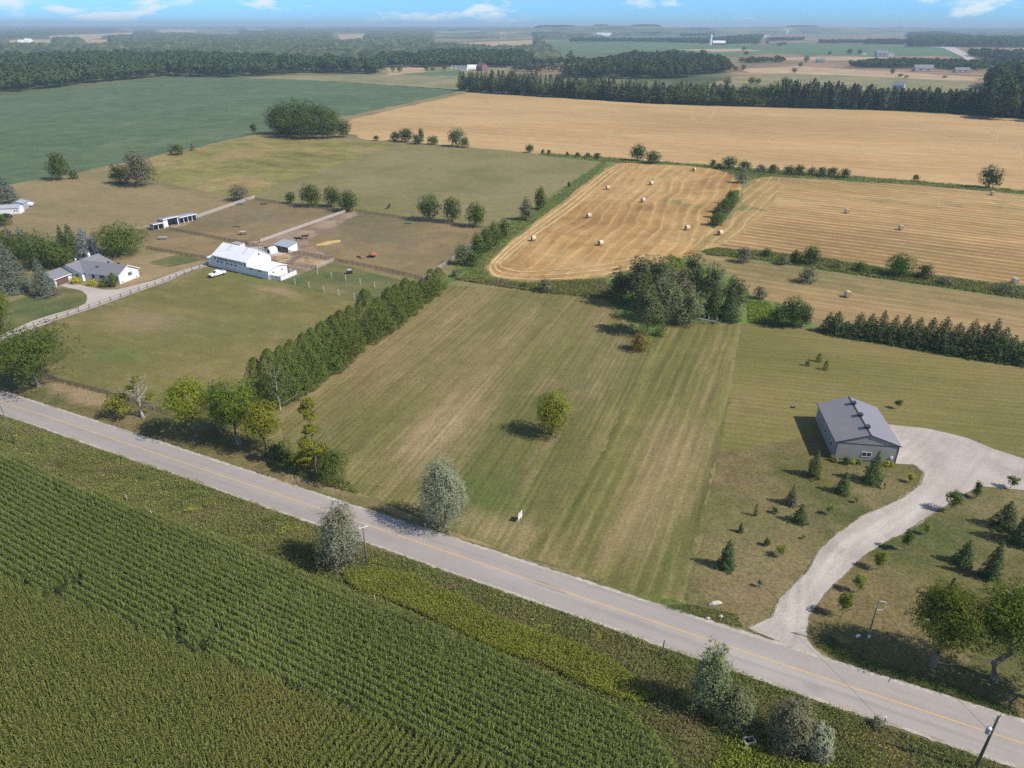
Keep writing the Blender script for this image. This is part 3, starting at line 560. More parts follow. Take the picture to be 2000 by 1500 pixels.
def crown(kind, h, w, n, rng):
    """leaf centres, normals for a crown of height h and width w standing at the origin"""
    r = w / 2
    if kind in ('spruce', 'conifer'):
        t = 1 - np.sqrt(rng.random(n)); t = .03 + .97 * t
        layers = max(8, int(h * 1.5)); tl = (np.floor(t * layers) + .5) / layers; t = tl + (t - tl) * .55
        k = 9; nb = rng.integers(0, k, n); a = nb * 2 * math.pi / k + tl * 97.3 + rng.normal(0, .16, n)
        brf = rng.uniform(.68, 1.15, (layers + 1, k)); prof = (1 - t) ** .66 * brf[(tl * layers).astype(int).clip(0, layers), nb]
        rho = r * prof * np.sqrt(rng.random(n)) ** .8
        z = t * h + h * .02 - rho * .22 + rng.normal(0, .01 * h, n)
        C = np.c_[rho * np.cos(a), rho * np.sin(a), np.maximum(z, .05)]
        N_ = np.c_[np.cos(a) * .7, np.sin(a) * .7, np.full(n, .75)] + rng.normal(0, .35, (n, 3))
        return C, N_
    if kind == 'cedar':
        t = rng.random(n) ** 1.15; a = rng.uniform(0, 2 * math.pi, n)
        pr = np.where(t < .3, .82 + .6 * t, 1.0) * (1 - np.clip(t - .3, 0, 1) / .7) ** .50
        bump = 1 + .13 * np.sin(a * 4 + 9 * t + rng.uniform(0, 6)) + .10 * np.sin(a * 7 - 23 * t) + .08 * np.sin(t * 41 + a)
        rho = r * pr * bump * (1 - .25 * rng.random(n) ** 2)
        C = np.c_[rho * np.cos(a), rho * np.sin(a), .02 * h + t * h * .98 + rng.normal(0, .012 * h, n)]
        N_ = np.c_[np.cos(a), np.sin(a), .35 + .5 * t] + rng.normal(0, .45, (n, 3)); return C, N_
    if kind in ('broad', 'high', 'small', 'low'):
        c = {'broad': (.56, .42), 'high': (.60, .39), 'small': (.58, .40), 'low': (.48, .50)}[kind]
        m = {'small': 12, 'low': 60}.get(kind, 34)
        d = sphere(rng, m); d[:, 2] = np.where((d[:, 2] < -.6) & (rng.random(m) < (.0 if kind == 'low' else .5)), -d[:, 2], d[:, 2])
        rr = rng.uniform(.42, .88, (m, 1)); Lc = d * rr * np.array([r, r, c[1] * h]) + np.array([0, 0, c[0] * h])
        Lr = r * rng.uniform(.20, .42, m)
    elif kind == 'egg':
        m = 70; t = rng.random(m) ** 1.1; a = rng.uniform(0, 6.283, m)
        pr = np.sin(np.clip((t + .16) / 1.16, 0, 1) * math.pi) ** .75
        rho = r * pr * .70; Lc = np.c_[rho * np.cos(a), rho * np.sin(a), .08 * h + t * h * .84]
        Lr = r * rng.uniform(.26, .40, m)
    elif kind == 'bush':
        m = 24; a = rng.uniform(0, 6.283, m); t = rng.random(m)
        rho = r * np.sqrt(rng.random(m)) * .76 * (1 - .45 * t); Lc = np.c_[rho * np.cos(a), rho * np.sin(a), h * (.18 + .60 * t)]
        Lr = np.minimum(r * .5, h * .38) * rng.uniform(.65, 1.1, m)
    elif kind == 'willow':
        m = 52; a = rng.uniform(0, 6.283, m); t = rng.random(m) ** .85
        rho = r * np.sqrt(rng.random(m)) * .84 * (1 - .5 * t ** 2); Lc = np.c_[rho * np.cos(a), rho * np.sin(a), h * (.12 + .80 * t)]
        Lr = r * rng.uniform(.22, .38, m)
    elif kind == 'tufts':
        m = 9; a = rng.uniform(0, 6.283, m); t = np.linspace(.12, .93, m)
        rho = r * rng.uniform(.25, .75, m) * (1.1 - t); Lc = np.c_[rho * np.cos(a), rho * np.sin(a), h * t]
        Lr = r * rng.uniform(.22, .48, m) * (1.15 - .5 * t)
    ncore = int(n * .3); wts = Lr ** 2; idx = rng.choice(len(Lr), n, p=wts / wts.sum())
    d = sphere(rng, n); out_ = unit(Lc[idx] - np.array([0, 0, .35 * h])); d = unit(d + out_ * .55 + np.array([0, 0, .25]))
    q = 1 - .32 * rng.random((n, 1)) ** 2
    el = np.array([1, 1, .8]) if kind in ('broad', 'high', 'small', 'low') else (np.array([.85, .85, 1.5]) if kind in ('willow', 'egg') else np.array([1, 1, .9]))
    C = Lc[idx] + d * Lr[idx][:, None] * q * el * (1 + .25 * rng.normal(size=(n, 1)) * .5)
    nsub = max(6, n // 13)                   # leaves gather in sprays
    if n > 260 and not (kind in ('low', 'bush', 'egg') and n < 2200):
        j = rng.integers(0, nsub, n - nsub); sr = .5 * math.sqrt(w * h * 3.0 / nsub) * {'low': .26, 'egg': .25, 'bush': .32, 'broad': .42, 'high': .45}.get(kind, .5)
        C[nsub:] = C[j] + rng.normal(0, sr, (n - nsub, 3)) * np.array([1, 1, .6]); d[nsub:] = unit(d[j] + rng.normal(0, .25, (n - nsub, 3))); C = C[rng.permutation(n)] if False else C
    pm_ = rng.permutation(n); C = C[pm_]; d = d[pm_]; ncore = int(n * .3)
    cen = Lc.mean(0); cen[2] = .5 * (Lc[:, 2].min() + Lc[:, 2].max())
    if kind not in ('tufts',):
        C[:ncore] = cen + (C[:ncore] - cen) * rng.uniform(.35, .75, (ncore, 1))
    C[:, 2] = np.maximum(C[:, 2], .03 * h if kind in ('bush', 'egg', 'willow', 'tufts', 'low') else .14 * h)
    fr = {'low': .58, 'bush': .5, 'egg': .55, 'broad': .34, 'high': .34, 'willow': .34, 'small': .35}.get(kind, 0)
    if fr:                                    # an unbroken outer shell of foliage under the looser sprays
        k = int(n * fr); dd = sphere(rng, k); a = np.arctan2(dd[:, 1], dd[:, 0]); p0, p1, p2 = rng.uniform(0, 6.28, 3)
        bmp = .90 + .10 * np.sin(a * 3 + dd[:, 2] * 4 + p0) + .08 * np.sin(a * 6 - dd[:, 2] * 7 + p1) + .06 * np.sin(a * 11 + dd[:, 2] * 13 + p2)
        cz, rz = {'low': (.50, .49), 'bush': (.40, .56), 'egg': (.50, .50), 'broad': (.60, .38), 'high': (.63, .35), 'willow': (.50, .46), 'small': (.60, .36)}[kind]
        tap = 1 - (.30 * np.clip(dd[:, 2], 0, 1) if kind in ('egg', 'willow') else 0)
        rr_ = bmp * rng.uniform(.84, 1.02, k) * (.92 if kind in ('broad', 'high', 'willow') else 1)
        S_ = np.c_[dd[:, 0] * r * rr_ * tap, dd[:, 1] * r * rr_ * tap, cz * h + dd[:, 2] * rz * h * rr_]
        S_[:, 2] = np.maximum(S_[:, 2], .03 * h); C[-k:] = S_; d[-k:] = dd + np.c_[np.zeros((k, 2)), np.full(k, .2)]
        qn = np.sqrt((C[:, 0] / r) ** 2 + (C[:, 1] / r) ** 2 + ((C[:, 2] - cz * h) / (rz * h)) ** 2)
        lim = 1.10 if kind in ('low', 'bush', 'egg') else 1.25
        f_ = np.where(qn > lim, lim / qn, 1.0); C = np.c_[C[:, 0] * f_, C[:, 1] * f_, cz * h + (C[:, 2] - cz * h) * f_]
    return C, d + rng.normal(0, .30, (n, 3))

def branchy(mb, base, h, rng, r0, lean=(0, 0), levels=3, spread=.55, first=.35, nmain=6, topr=.12):
    """trunk with limbs; returns limb tips"""
    tips = []
    def grow(p, d, ln, r, lv):
        pts = [p]; k = 4
        for i in range(k):
            d = (d + Vector(rng.normal(0, .13, 3))).normalized(); p = p + d * (ln / k); pts.append(p)
        rad = [r * (1 - .55 * i / k) for i in range(k + 1)]
        mb.tube(pts, rad, 5 if lv > 1 else 4)
        if lv == 0: tips.append(p); return
        nb = 3 if lv > 1 else 2
        for j in range(nb):
            q = pts[rng.integers(2, k + 1)]; nd = (d + Vector(rng.normal(0, spread, 3)) + Vector((0, 0, .15))).normalized()
            grow(q, nd, ln * rng.uniform(.5, .72), r * .45, lv - 1)
    b = Vector(base); top = Vector((base[0] + lean[0], base[1] + lean[1], h * .8))
    pts = [b.lerp(top, i / 6) + Vector((rng.normal(0, .03 * h * (i > 0)), rng.normal(0, .03 * h * (i > 0)), 0)) * .5 for i in range(7)]
    mb.tube([pts[0] - Vector((0, 0, .25))] + pts, [r0 * 1.5, r0 * 1.25] + [r0 * (1 - (1 - topr) * i / 6) for i in range(1, 7)], 8)
    for i in range(nmain):
        t = first + (1 - first) * i / nmain; q = b.lerp(top, t); a = i * 2.4 + rng.uniform(-.4, .4)
        d = Vector((math.cos(a), math.sin(a), .55 + .5 * t)).normalized()
        grow(q, d, h * .30 * (1.15 - .5 * t), r0 * .42 * (1.1 - .6 * t), levels - 1)
    return tips

TREE_N = 0
def tree(u, v, vt, wpx, kind, mat, label, cat='tree', name='tree', group=None, dens=1.0, trunk=True, du=0.0, root=None, hscale=1.0):
    """a tree standing at the ground point (u, v), its top at row vt and its crown wpx wide; all turned into metres"""
    global TREE_N; TREE_N += 1
    rng = np.random.default_rng(1000 + TREE_N * 7)
    g = P(u, v); h = hgt(u, v, vt) * hscale; m = pxm(u, v); w = wpx * m * (1.12 if kind in ('low', 'broad', 'high') else 1.0); h = h * (1.05 if kind in ('low', 'bush', 'willow', 'egg') else 1.0)
    if kind not in ('bush',): h = max(h, .5)
    o = empty(name, (g[0], g[1], GZ), rng.uniform(0, 6.28), label, cat, group)
    apx = max(9.0, (wpx * .512) * (abs(v - vt) * .512))
    n = int(np.clip(apx * 3.4 * dens, 120, 22000))
    s = math.sqrt(2.6 * w * h / n) * .84
    s = float(np.clip(s, .12, 2.0))
    C, Nn = crown(kind, h, w, n, rng)
    sz = s * rng.uniform(.6, 1.25, n)
    if kind not in ('spruce', 'cedar', 'tufts'): sz[:int(n * .3)] *= 1.6
    V, Fc = leaf_quads(C, Nn, sz, rng, .7 if kind in ('spruce', 'conifer') else .62)
    V[:, 2] = np.maximum(V[:, 2], .02)
    small = apx < 60
    crown_name = 'foliage' if kind in ('bush', 'cedar') else 'crown'
    mesh_obj(crown_name, raw_mesh(crown_name, V, Fc, M[mat]), o)
    if trunk and kind not in ('bush', 'cedar'):
        mb = MB(); r0 = max(.07, min(.5, h * .026))
        if kind in ('spruce', 'conifer'):
            mb.tube([(0, 0, -.25), (0, 0, h * .5), (0, 0, h * .96)], [r0, r0 * .6, r0 * .1], 6)
        elif small:
            mb.tube([(0, 0, -.25), (.05, 0, h * .35), (0, .05, h * .75)], [r0 * 1.2, r0, r0 * .4], 5)
        else:
            branchy(mb, (0, 0, 0), h, rng, r0 * (1.1 if kind in ('broad', 'high', 'low') else .7), levels=2, nmain=6, first=.28)
        mb.build('trunk', M['bark'], o, smooth=True)
    elif kind in ('bush', 'cedar') and not small:
        mb = MB(); mb.tube([(0, 0, -.25), (0, 0, h * .45), (.1, 0, h * .8)], [max(.06, h * .015), max(.05, h * .01), .03], 5)
        mb.build('stem', M['bark'], o, smooth=True)
    return o

# ------------------------------------------------------------------ trees and shrubs
ORD = ['first', 'second', 'third', 'fourth', 'fifth', 'sixth', 'seventh', 'eighth', 'ninth', 'tenth', 'eleventh', 'twelfth', 'thirteenth', 'fourteenth', 'fifteenth', 'sixteenth', 'seventeenth', 'eighteenth', 'nineteenth', 'twentieth']
T = tree
TENS = ['', '', 'twenty', 'thirty', 'forty', 'fifty', 'sixty', 'seventy', 'eighty', 'ninety']
def ordw(n):
    if n <= 20: return ORD[n - 1]
    if n >= 100: return 'hundred and ' + ordw(n - 100) if n > 100 else 'hundredth'
    return TENS[n // 10][:-1] + 'ieth' if n % 10 == 0 else TENS[n // 10] + ' ' + ORD[n % 10 - 1]
# by the road
T(868, 1030, 902, 104, 'egg', 'silver', 'silvery grey egg shaped tree on the north verge of the road', dens=1.5)
T(670, 1108, 994, 100, 'willow', 'silver', 'pale grey green willow beside the utility pole south of the road', dens=1.5)
T(1080, 850, 765, 68, 'low', 'maple_y', 'lone bright green tree out on the mown lawn', dens=1.4)
T(617, 925, 778, 78, 'tufts', 'maple_y', 'spindly half bare tree with tufts of leaves behind the roadside shrub', dens=.6)
T(650, 938, 878, 72, 'bush', 'hedge', 'round green shrub at the foot of the spindly roadside tree', 'shrub', 'shrub', dens=1.3)
T(600, 905, 878, 50, 'bush', 'maple', 'low weedy shrub left of the spindly roadside tree', 'shrub', 'shrub')
T(545, 890, 862, 60, 'bush', 'hedge', 'low dark shrub under the yellow green roadside maples', 'shrub', 'shrub')
T(570, 905, 885, 40, 'bush', 'maple', 'small shrub between the maples and the spindly roadside tree', 'shrub', 'shrub')
T(76, 755, 638, 146, 'broad', 'hedge', 'big spreading maple over the road at the left edge', dens=1.7)
T(-25, 700, 600, 110, 'broad', 'hedge', 'green maple cut by the left edge behind the spreading one', dens=1.2)
T(384, 852, 736, 88, 'high', 'maple_y', 'maple with a few bare top limbs between the dead tree and the tall maples', dens=1.3)
T(468, 868, 726, 88, 'broad', 'maple', 'tallest green maple of the roadside clump', dens=1.6)
T(520, 882, 776, 76, 'broad', 'maple_y', 'yellow green maple leaning on the tallest roadside maple', dens=1.5)
T(440, 838, 752, 60, 'willow', 'greybush', 'thin grey tree behind the tallest roadside maple', dens=.5)
T(1820, 1300, 1148, 122, 'high', 'maple', 'left one of the two large maples by the lower right road', dens=1.5)
T(1942, 1325, 1136, 138, 'high', 'maple', 'right one of the two large maples by the lower right road', dens=1.5)
T(2040, 1370, 1230, 110, 'broad', 'maple', 'maple mostly outside the lower right edge', dens=1.0)
T(1378, 1392, 1268, 84, 'willow', 'willow', 'tall thin grey leaved shrub south of the road opposite the gravel drive', 'shrub', 'shrub', dens=1.0)
T(1432, 1412, 1345, 92, 'bush', 'willow', 'rounded olive shrub right of the tall thin grey leaved one', 'shrub', 'shrub', dens=1.4)
T(1392, 1400, 1362, 40, 'bush', 'lime', 'small bright green shrub between two grey ones on the south bank', 'shrub', 'shrub', dens=1.4)
T(1537, 1457, 1372, 100, 'bush', 'greybush', 'dull grey rounded shrub near the bottom right of the bank', 'shrub', 'shrub', dens=1.5)
T(1592, 1482, 1416, 58, 'bush', 'silver', 'silver leaved shrub right of the dull grey one on the bank', 'shrub', 'shrub', dens=1.6)
T(1712, 1420, 1402, 34, 'bush', 'greybush', 'small grey shrub at the short post near the lower right road', 'shrub', 'shrub')
# dead and dying trees
def dead_tree(u, v, vt, wpx, label, mat='deadwood', tufts=None, name='dead_tree', nmain=8, r=.32, levels=3, first=.3):
    global TREE_N; TREE_N += 1
    rng = np.random.default_rng(5000 + TREE_N)
    g = P(u, v); h = hgt(u, v, vt); m = pxm(u, v); w = wpx * m
    o = empty(name, (g[0], g[1], GZ), 0, label, 'tree')
    mb = MB(); tips = branchy(mb, (0, 0, 0), h, rng, r, levels=levels, nmain=nmain, spread=.5, first=first)
    k = w / 2 / max(1e-3, np.percentile([math.hypot(p.x, p.y) for p in tips], 85))
    mb.v = [(x * (1 + (k - 1) * min(1, z / (.3 * h))) if z > 0 else x, y * (1 + (k - 1) * min(1, z / (.3 * h))) if z > 0 else y, z) for x, y, z in mb.v]
    mb.build('trunk', M[mat], o, smooth=True)
    if tufts:
        Cs = []; Ns = []
        for (dx, dy, z, rr, n) in tufts:
            d = sphere(rng, n); Cs.append(np.array([dx, dy, z]) + d * np.array([rr, rr, rr * .6]) * (rng.random((n, 1)) ** .4)); Ns.append(d + rng.normal(0, .5, (n, 3)) + np.array([0, 0, .4]))
        V, Fc = leaf_quads(np.concatenate(Cs), np.concatenate(Ns), .26, rng)
        mesh_obj('crown', raw_mesh('crown', V, Fc, M['maple_y']), o)
    return o
dead_tree(280, 815, 728, 84, 'gnarled bleached tree with one leafy lower limb beside the road fence', tufts=[(-5, .5, 4.5, 2.6, 420), (-3.2, -1.5, 3.2, 2.0, 260), (-2, 1, 6.5, 1.6, 180), (2.6, .5, 5, 1.5, 110), (0.4, 0, 9.6, 1.2, 120), (-6.3, -1, 3.6, 1.6, 180)], name='tree', r=.36, nmain=11)
dead_tree(548, 800, 697, 66, 'bare grey dead tree standing against the cedar hedge', nmain=16, r=.15, first=.12)
dead_tree(1300, 605, 520, 60, 'bare grey dead tree among the poplars of the middle clump', nmain=10, r=.25)
dead_tree(805, 424, 394, 22, 'leafless twiggy saplings left of the paddock maples', mat='bark', nmain=8, r=.12, first=.1)
dead_tree(432, 845, 742, 30, 'thin bare grey tree behind the roadside maples', nmain=8, r=.18, levels=2)
dead_tree(1455, 345, 308, 20, 'bare twiggy tree in the shrub row at the tan field', mat='bark', nmain=6, r=.15, levels=2)
# cedar hedge
CED = [(512, 790, 708, 52), (538, 790, 690, 50), (560, 782, 682, 50), (582, 770, 668, 52), (603, 757, 652, 54), (622, 742, 640, 54), (640, 728, 626, 54), (657, 716, 612, 52), (674, 704, 600, 52), (690, 690, 606, 46), (722, 668, 572, 60), (744, 654, 586, 46), (762, 641, 564, 44), (779, 629, 556, 42), (795, 617, 541, 42), (812, 604, 545, 38), (828, 590, 540, 36), (842, 579, 535, 34), (858, 566, 530, 32)]
for i, (u, v, t, w) in enumerate(CED):
    T(u + (i * 37 % 5) - 2, v - 3, t + (i * 53 % 17) - 9, w * (1.0 + .07 * (i * 29 % 5)), 'cedar', 'cedar', f'{ORD[i]} cedar of the tall hedge counted from the road end', 'tree', 'cedar_tree', 'cedars of the hedge between the lawns', dens=1.5)
for i, (u, v, t, w, k, mt) in enumerate([(903, 516, 472, 34, 'bush', 'poplar'), (918, 512, 486, 26, 'bush', 'greybush'), (934, 505, 456, 34, 'egg', 'hedge'), (950, 492, 446, 38, 'egg', 'cedar'), (966, 480, 434, 36, 'egg', 'cedar'), (983, 466, 428, 30, 'egg', 'hedge'), (925, 520, 490, 24, 'bush', 'hedge')]):
    T(u, v, t, w, k, mt, f'{ORD[i]} shrub in the overgrown row climbing to the two round trees' if i < 6 else 'low shrub at the near foot of the overgrown row', 'shrub', 'shrub', 'shrubs of the row between pasture and baled field', dens=1.3)
T(1028, 430, 388, 30, 'egg', 'greybush', 'grey green round tree left of its darker neighbour by the baled field', dens=1.6)
T(1055, 410, 366, 28, 'egg', 'hedge', 'dark green tree right of the grey green one by the baled field', dens=1.6)
T(1111, 366, 354, 8, 'egg', 'hedge', 'tiny dark shrub on the upper edge of the baled field', 'shrub', 'shrub')
for (u, v, t, w, lb) in [(568, 397, 374, 21, 'smallest round tree, left end of the upper paddock fence'), (609, 403, 359, 41, 'large round tree right of the smallest one at the paddock fence'),
                         (650, 404, 363, 33, 'middle round tree behind the dark one at the lane end'), (680, 413, 371, 40, 'dark round tree standing at the lane end'),
                         (840, 430, 378, 44, 'leftmost of three round maples beyond the far paddock'), (884, 434, 384, 38, 'middle one of three round maples beyond the far paddock'), (929, 443, 394, 38, 'rightmost of three round maples beyond the far paddock')]:
    T(u, v, t, w, 'low', 'dkleaf' if lb[0] != 'r' else 'hedge', lb, name='round_tree', dens=1.8, group='round trees along the paddock fences')
for (u, v, t, w, lb) in [(548, 262, 204, 50, 'left'), (572, 262, 192, 62, 'tallest left'), (600, 262, 194, 62, 'middle'), (628, 262, 202, 56, 'right middle'), (560, 268, 222, 52, 'front left'), (600, 271, 216, 62, 'front middle'), (640, 270, 224, 44, 'front right'), (672, 268, 232, 30, 'small right end'), (648, 262, 212, 36, 'back right')]:
    T(u, v, t, w, 'low', 'dkleaf', f'{lb} tree of the dark clump beside the soybean field', name='tree', group='trees of the dark clump in the meadow corner', dens=1.6)
T(497, 263, 240, 13, 'small', 'dkleaf', 'small lone tree left of the dark clump')
T(120, 351, 303, 52, 'willow', 'hedge', 'dark leaning tree on the soybean field edge', dens=1.6)
T(146, 349, 331, 20, 'bush', 'hedge', 'low shrub right of the dark leaning tree', 'shrub', 'shrub')
T(237, 358, 318, 42, 'bush', 'dkleaf', 'dark green shrub left of the grey brown one', 'shrub', 'shrub', dens=1.5)
T(278, 363, 303, 72, 'willow', 'greybush', 'large grey brown half dead bush by the meadow corner', 'shrub', 'shrub', dens=1.6)
T(346, 302, 282, 34, 'bush', 'dkleaf', 'dark shrub on the soybean field edge above the meadow', 'shrub', 'shrub', dens=1.5)
T(377, 294, 278, 12, 'bush', 'greybush', 'wispy brown shrub right of the dark one on the field edge', 'shrub', 'shrub')
T(468, 391, 362, 46, 'bush', 'greybush', 'rounded grey green bush behind the long board fence', 'shrub', 'shrub', dens=1.6)
# shrubs along the tan field
row = [(735, 274, 264, 14), (772, 275, 256, 22), (792, 277, 250, 32), (815, 281, 262, 26), (823, 277, 248, 14), (845, 282, 263, 26), (893, 286, 250, 36), (908, 288, 268, 20), (1034, 298, 281, 17), (1060, 300, 291, 8), (1072, 302, 291, 9), (1108, 304, 296, 8), (1128, 307, 297, 12), (1148, 308, 298, 16), (1166, 309, 298, 16)]
for i, (u, v, t, w) in enumerate(row):
    T(u, v, t, w, 'bush' if i not in (2, 6, 8) else 'low', 'dkleaf' if i != 6 else 'poplar', f'{ORD[i]} shrub from the left along the fence line under the tan field', 'shrub', 'shrub', 'shrubs between pasture and tan field', dens=1.6)
T(1245, 314, 281, 33, 'low', 'dkleaf', 'taller of two trees above the baled field', dens=1.6)
T(1275, 319, 294, 31, 'low', 'dkleaf', 'shorter rounder of two trees above the baled field', dens=1.6)
row = [(1392, 326, 311, 16), (1423, 330, 305, 32), (1405, 330, 318, 16), (1453, 334, 313, 30), (1448, 357, 328, 28), (1485, 337, 320, 22), (1510, 338, 321, 24), (1540, 341, 322, 26), (1560, 342, 321, 26), (1585, 343, 325, 22), (1605, 345, 326, 28), (1625, 346, 325, 26), (1648, 348, 328, 26)]
for i, (u, v, t, w) in enumerate(row):
    T(u, v, t, w, 'bush' if i != 1 else 'low', ('greybush' if i in (4, 5, 9) else 'dkleaf'), f'{ORD[i]} shrub from the left in the hedgerow right of the baled field', 'shrub', 'shrub', 'shrubs of the hedgerow under the tan field', dens=1.6)
T(1788, 353, 341, 16, 'bush', 'dkleaf', 'lone small shrub in the hedgerow left of the big round tree', 'shrub', 'shrub')
T(1930, 367, 322, 42, 'low', 'dkleaf', 'big round tree in the hedgerow at the far right', dens=1.8)
for (u, v, t, w, mt, lb) in [(1427, 398, 369, 24, 'hedge', 'top'), (1412, 415, 385, 30, 'hedge', 'middle'), (1424, 408, 384, 24, 'dkleaf', 'right'), (1398, 440, 414, 34, 'hedge', 'lowest'), (1400, 425, 400, 24, 'dkleaf', 'left')]:
    T(u, v, t, w, 'bush', mt, f'{lb} bush of the narrow island between the straw fields', 'shrub', 'shrub', 'bushes of the island between straw fields', dens=1.6)
for (u, v, t, w, k, mt, lb) in [(1452, 512, 482, 34, 'bush', 'greybush', 'grey bush near the left end of the ditch strip'), (1497, 502, 484, 24, 'bush', 'dkleaf', 'small dark bush above the ditch strip'), (1528, 516, 496, 26, 'bush', 'greybush', 'low grey bush left of two green ones in the ditch strip'),
                                (1553, 514, 487, 22, 'low', 'hedge', 'bright green bush left of the dark round one'), (1582, 516, 480, 34, 'low', 'dkleaf', 'dark round tree in the ditch strip'), (1577, 551, 521, 42, 'bush', 'greybush', 'grey round bush standing in the lower straw field'),
                                (1755, 539, 496, 56, 'low', 'hedge', 'largest green tree of the ditch strip'), (1803, 543, 514, 38, 'bush', 'dkleaf', 'rounded bush right of the largest green tree of the ditch strip'), (1845, 556, 540, 36, 'bush', 'greybush', 'low olive bush in the right part of the ditch strip'),
                                (1968, 573, 552, 60, 'bush', 'willow', 'wide low bush at the right end of the ditch strip'), (1635, 524, 512, 30, 'bush', 'willow', 'low spreading bush in the middle of the ditch strip'), (1680, 530, 510, 34, 'bush', 'hedge', 'green bush left of the largest tree of the ditch strip')]:
    T(u, v, t, w, k, mt, lb, 'shrub' if k == 'bush' else 'tree', 'shrub' if k == 'bush' else 'tree', dens=1.6)
# the middle clump
for i, (u, v, t, w, k, mt, lb) in enumerate([(1212, 588, 528, 60, 'willow', 'poplar', 'leftmost poplar of the middle clump'), (1245, 600, 508, 70, 'willow', 'poplar', 'tall poplar second from the left in the middle clump'), (1282, 596, 505, 76, 'willow', 'poplar', 'tall poplar behind the dead one in the middle clump'),
        (1318, 612, 528, 80, 'willow', 'greybush', 'grey brown poplar at the heart of the middle clump'), (1345, 596, 502, 66, 'willow', 'poplar', 'tallest poplar at the back of the middle clump'), (1385, 604, 522, 70, 'willow', 'poplar', 'poplar right of the tallest in the middle clump'),
        (1262, 652, 562, 80, 'willow', 'poplar', 'near poplar of the middle clump jutting onto the lawn'), (1300, 628, 545, 80, 'willow', 'willow', 'pale leaved poplar behind the jutting one'), (1345, 630, 572, 70, 'willow', 'willow', 'low willow behind the fallen branch'),
        (1392, 622, 556, 50, 'spruce', 'spruce', 'left dark spruce hidden at the right of the middle clump'), (1422, 624, 562, 56, 'spruce', 'spruce', 'right dark spruce at the right end of the middle clump'), (1432, 606, 548, 62, 'willow', 'poplar', 'rightmost poplar of the middle clump'),
        (1205, 576, 545, 44, 'bush', 'poplar', 'grey green shrub at the left foot of the middle clump'), (1330, 632, 605, 60, 'bush', 'willow', 'low shrub beside the fallen branch')]):
    T(u, v, t, w, k, mt, lb, 'shrub' if k == 'bush' else 'tree', 'shrub' if k == 'bush' else ('spruce_tree' if k == 'spruce' else 'poplar_tree'), dens=1.25)
T(1249, 684, 645, 42, 'bush', 'rust', 'rust and yellow shrub in front of the middle clump', 'shrub', 'shrub', dens=1.8)
T(1290, 655, 640, 30, 'bush', 'lime', 'small lime green shrub behind the rusty one', 'shrub', 'shrub', dens=1.4)
T(1483, 583, 558, 32, 'bush', 'greybush', 'dark grey bush above the bright grass patch', 'shrub', 'shrub', dens=1.6)
T(1518, 636, 592, 44, 'bush', 'dkleaf', 'left tree of the dark group before the spruce row', name='tree', dens=1.6)
T(1545, 636, 578, 50, 'low', 'dkleaf', 'tallest tree of the dark group before the spruce row', dens=1.6)
T(1566, 638, 592, 34, 'low', 'dkleaf', 'right tree of the dark group before the spruce row', dens=1.6)
T(1065, 569, 542, 34, 'bush', 'greybush', 'rounded grey shrub on the far edge of the mown lawn', 'shrub', 'shrub', dens=1.6)
T(1022, 561, 553, 20, 'bush', 'dkleaf', 'low dark shrub left of the rounded grey shrub', 'shrub', 'shrub')
T(890, 540, 526, 18, 'bush', 'greybush', 'small shrub in the corner where the hedge ends', 'shrub', 'shrub')
# fallen branch
g = P(1385, 632); fb = empty('fallen_branch', (g[0], g[1], GZ), 0, 'bleached fallen branch lying out of the middle clump', 'branch')
mb = MB(); rr = np.random.default_rng(4)
mb.tube([(-5, 1, 1.6), (-1, 0, 1.2), (3, -.5, .5)], [.2, .16, .08], 6)
mb.build('limb', M['deadwood'], fb)
mb = MB()
for i in range(16):
    a = Vector((rr.uniform(-3, 3), rr.uniform(-.4, .3), rr.uniform(.7, 1.2))); d = Vector((rr.uniform(-.2, 1), rr.uniform(-1, .8), rr.uniform(-.2, .7))) * 2.2
    mb.tube([a, a + d * .5 + Vector((0, 0, .2)), a + d], [.07, .05, .02], 4)
mb.build('twigs', M['deadwood'], fb)
# dark spruce row
SP = [(1617, 611), (1633, 606), (1652, 622), (1675, 609), (1697, 609), (1718, 607), (1742, 614), (1764, 616), (1787, 618), (1811, 616), (1836, 618), (1862, 625), (1889, 624), (1912, 628), (1930, 624), (1950, 637), (1970, 650), (1992, 660), (2015, 665)]
for i, (u, t) in enumerate(SP):
    T(u - 2, 648 + (u - 1604) * .162 - 2, t + (i * 31 % 7) - 2, (44 if i < 8 else 54) + (i * 17 % 9), 'spruce', 'spruce', f'{ORD[i]} spruce from the left in the dark row behind the shop lawn', 'tree', 'spruce_tree', 'spruces of the dark row behind the lawn', dens=1.4)
for (u, v, t, w, lb) in [(1577, 714, 700, 9, 'left one of three tiny cedars alone on the back lawn'), (1599, 706, 690, 12, 'upper one of three tiny cedars alone on the back lawn'), (1612, 722, 705, 11, 'lower right one of three tiny cedars alone on the back lawn')]:
    T(u, v, t, w, 'cedar', 'young_spruce', lb, 'shrub', 'cedar_shrub', 'tiny cedars on the back lawn', dens=2)
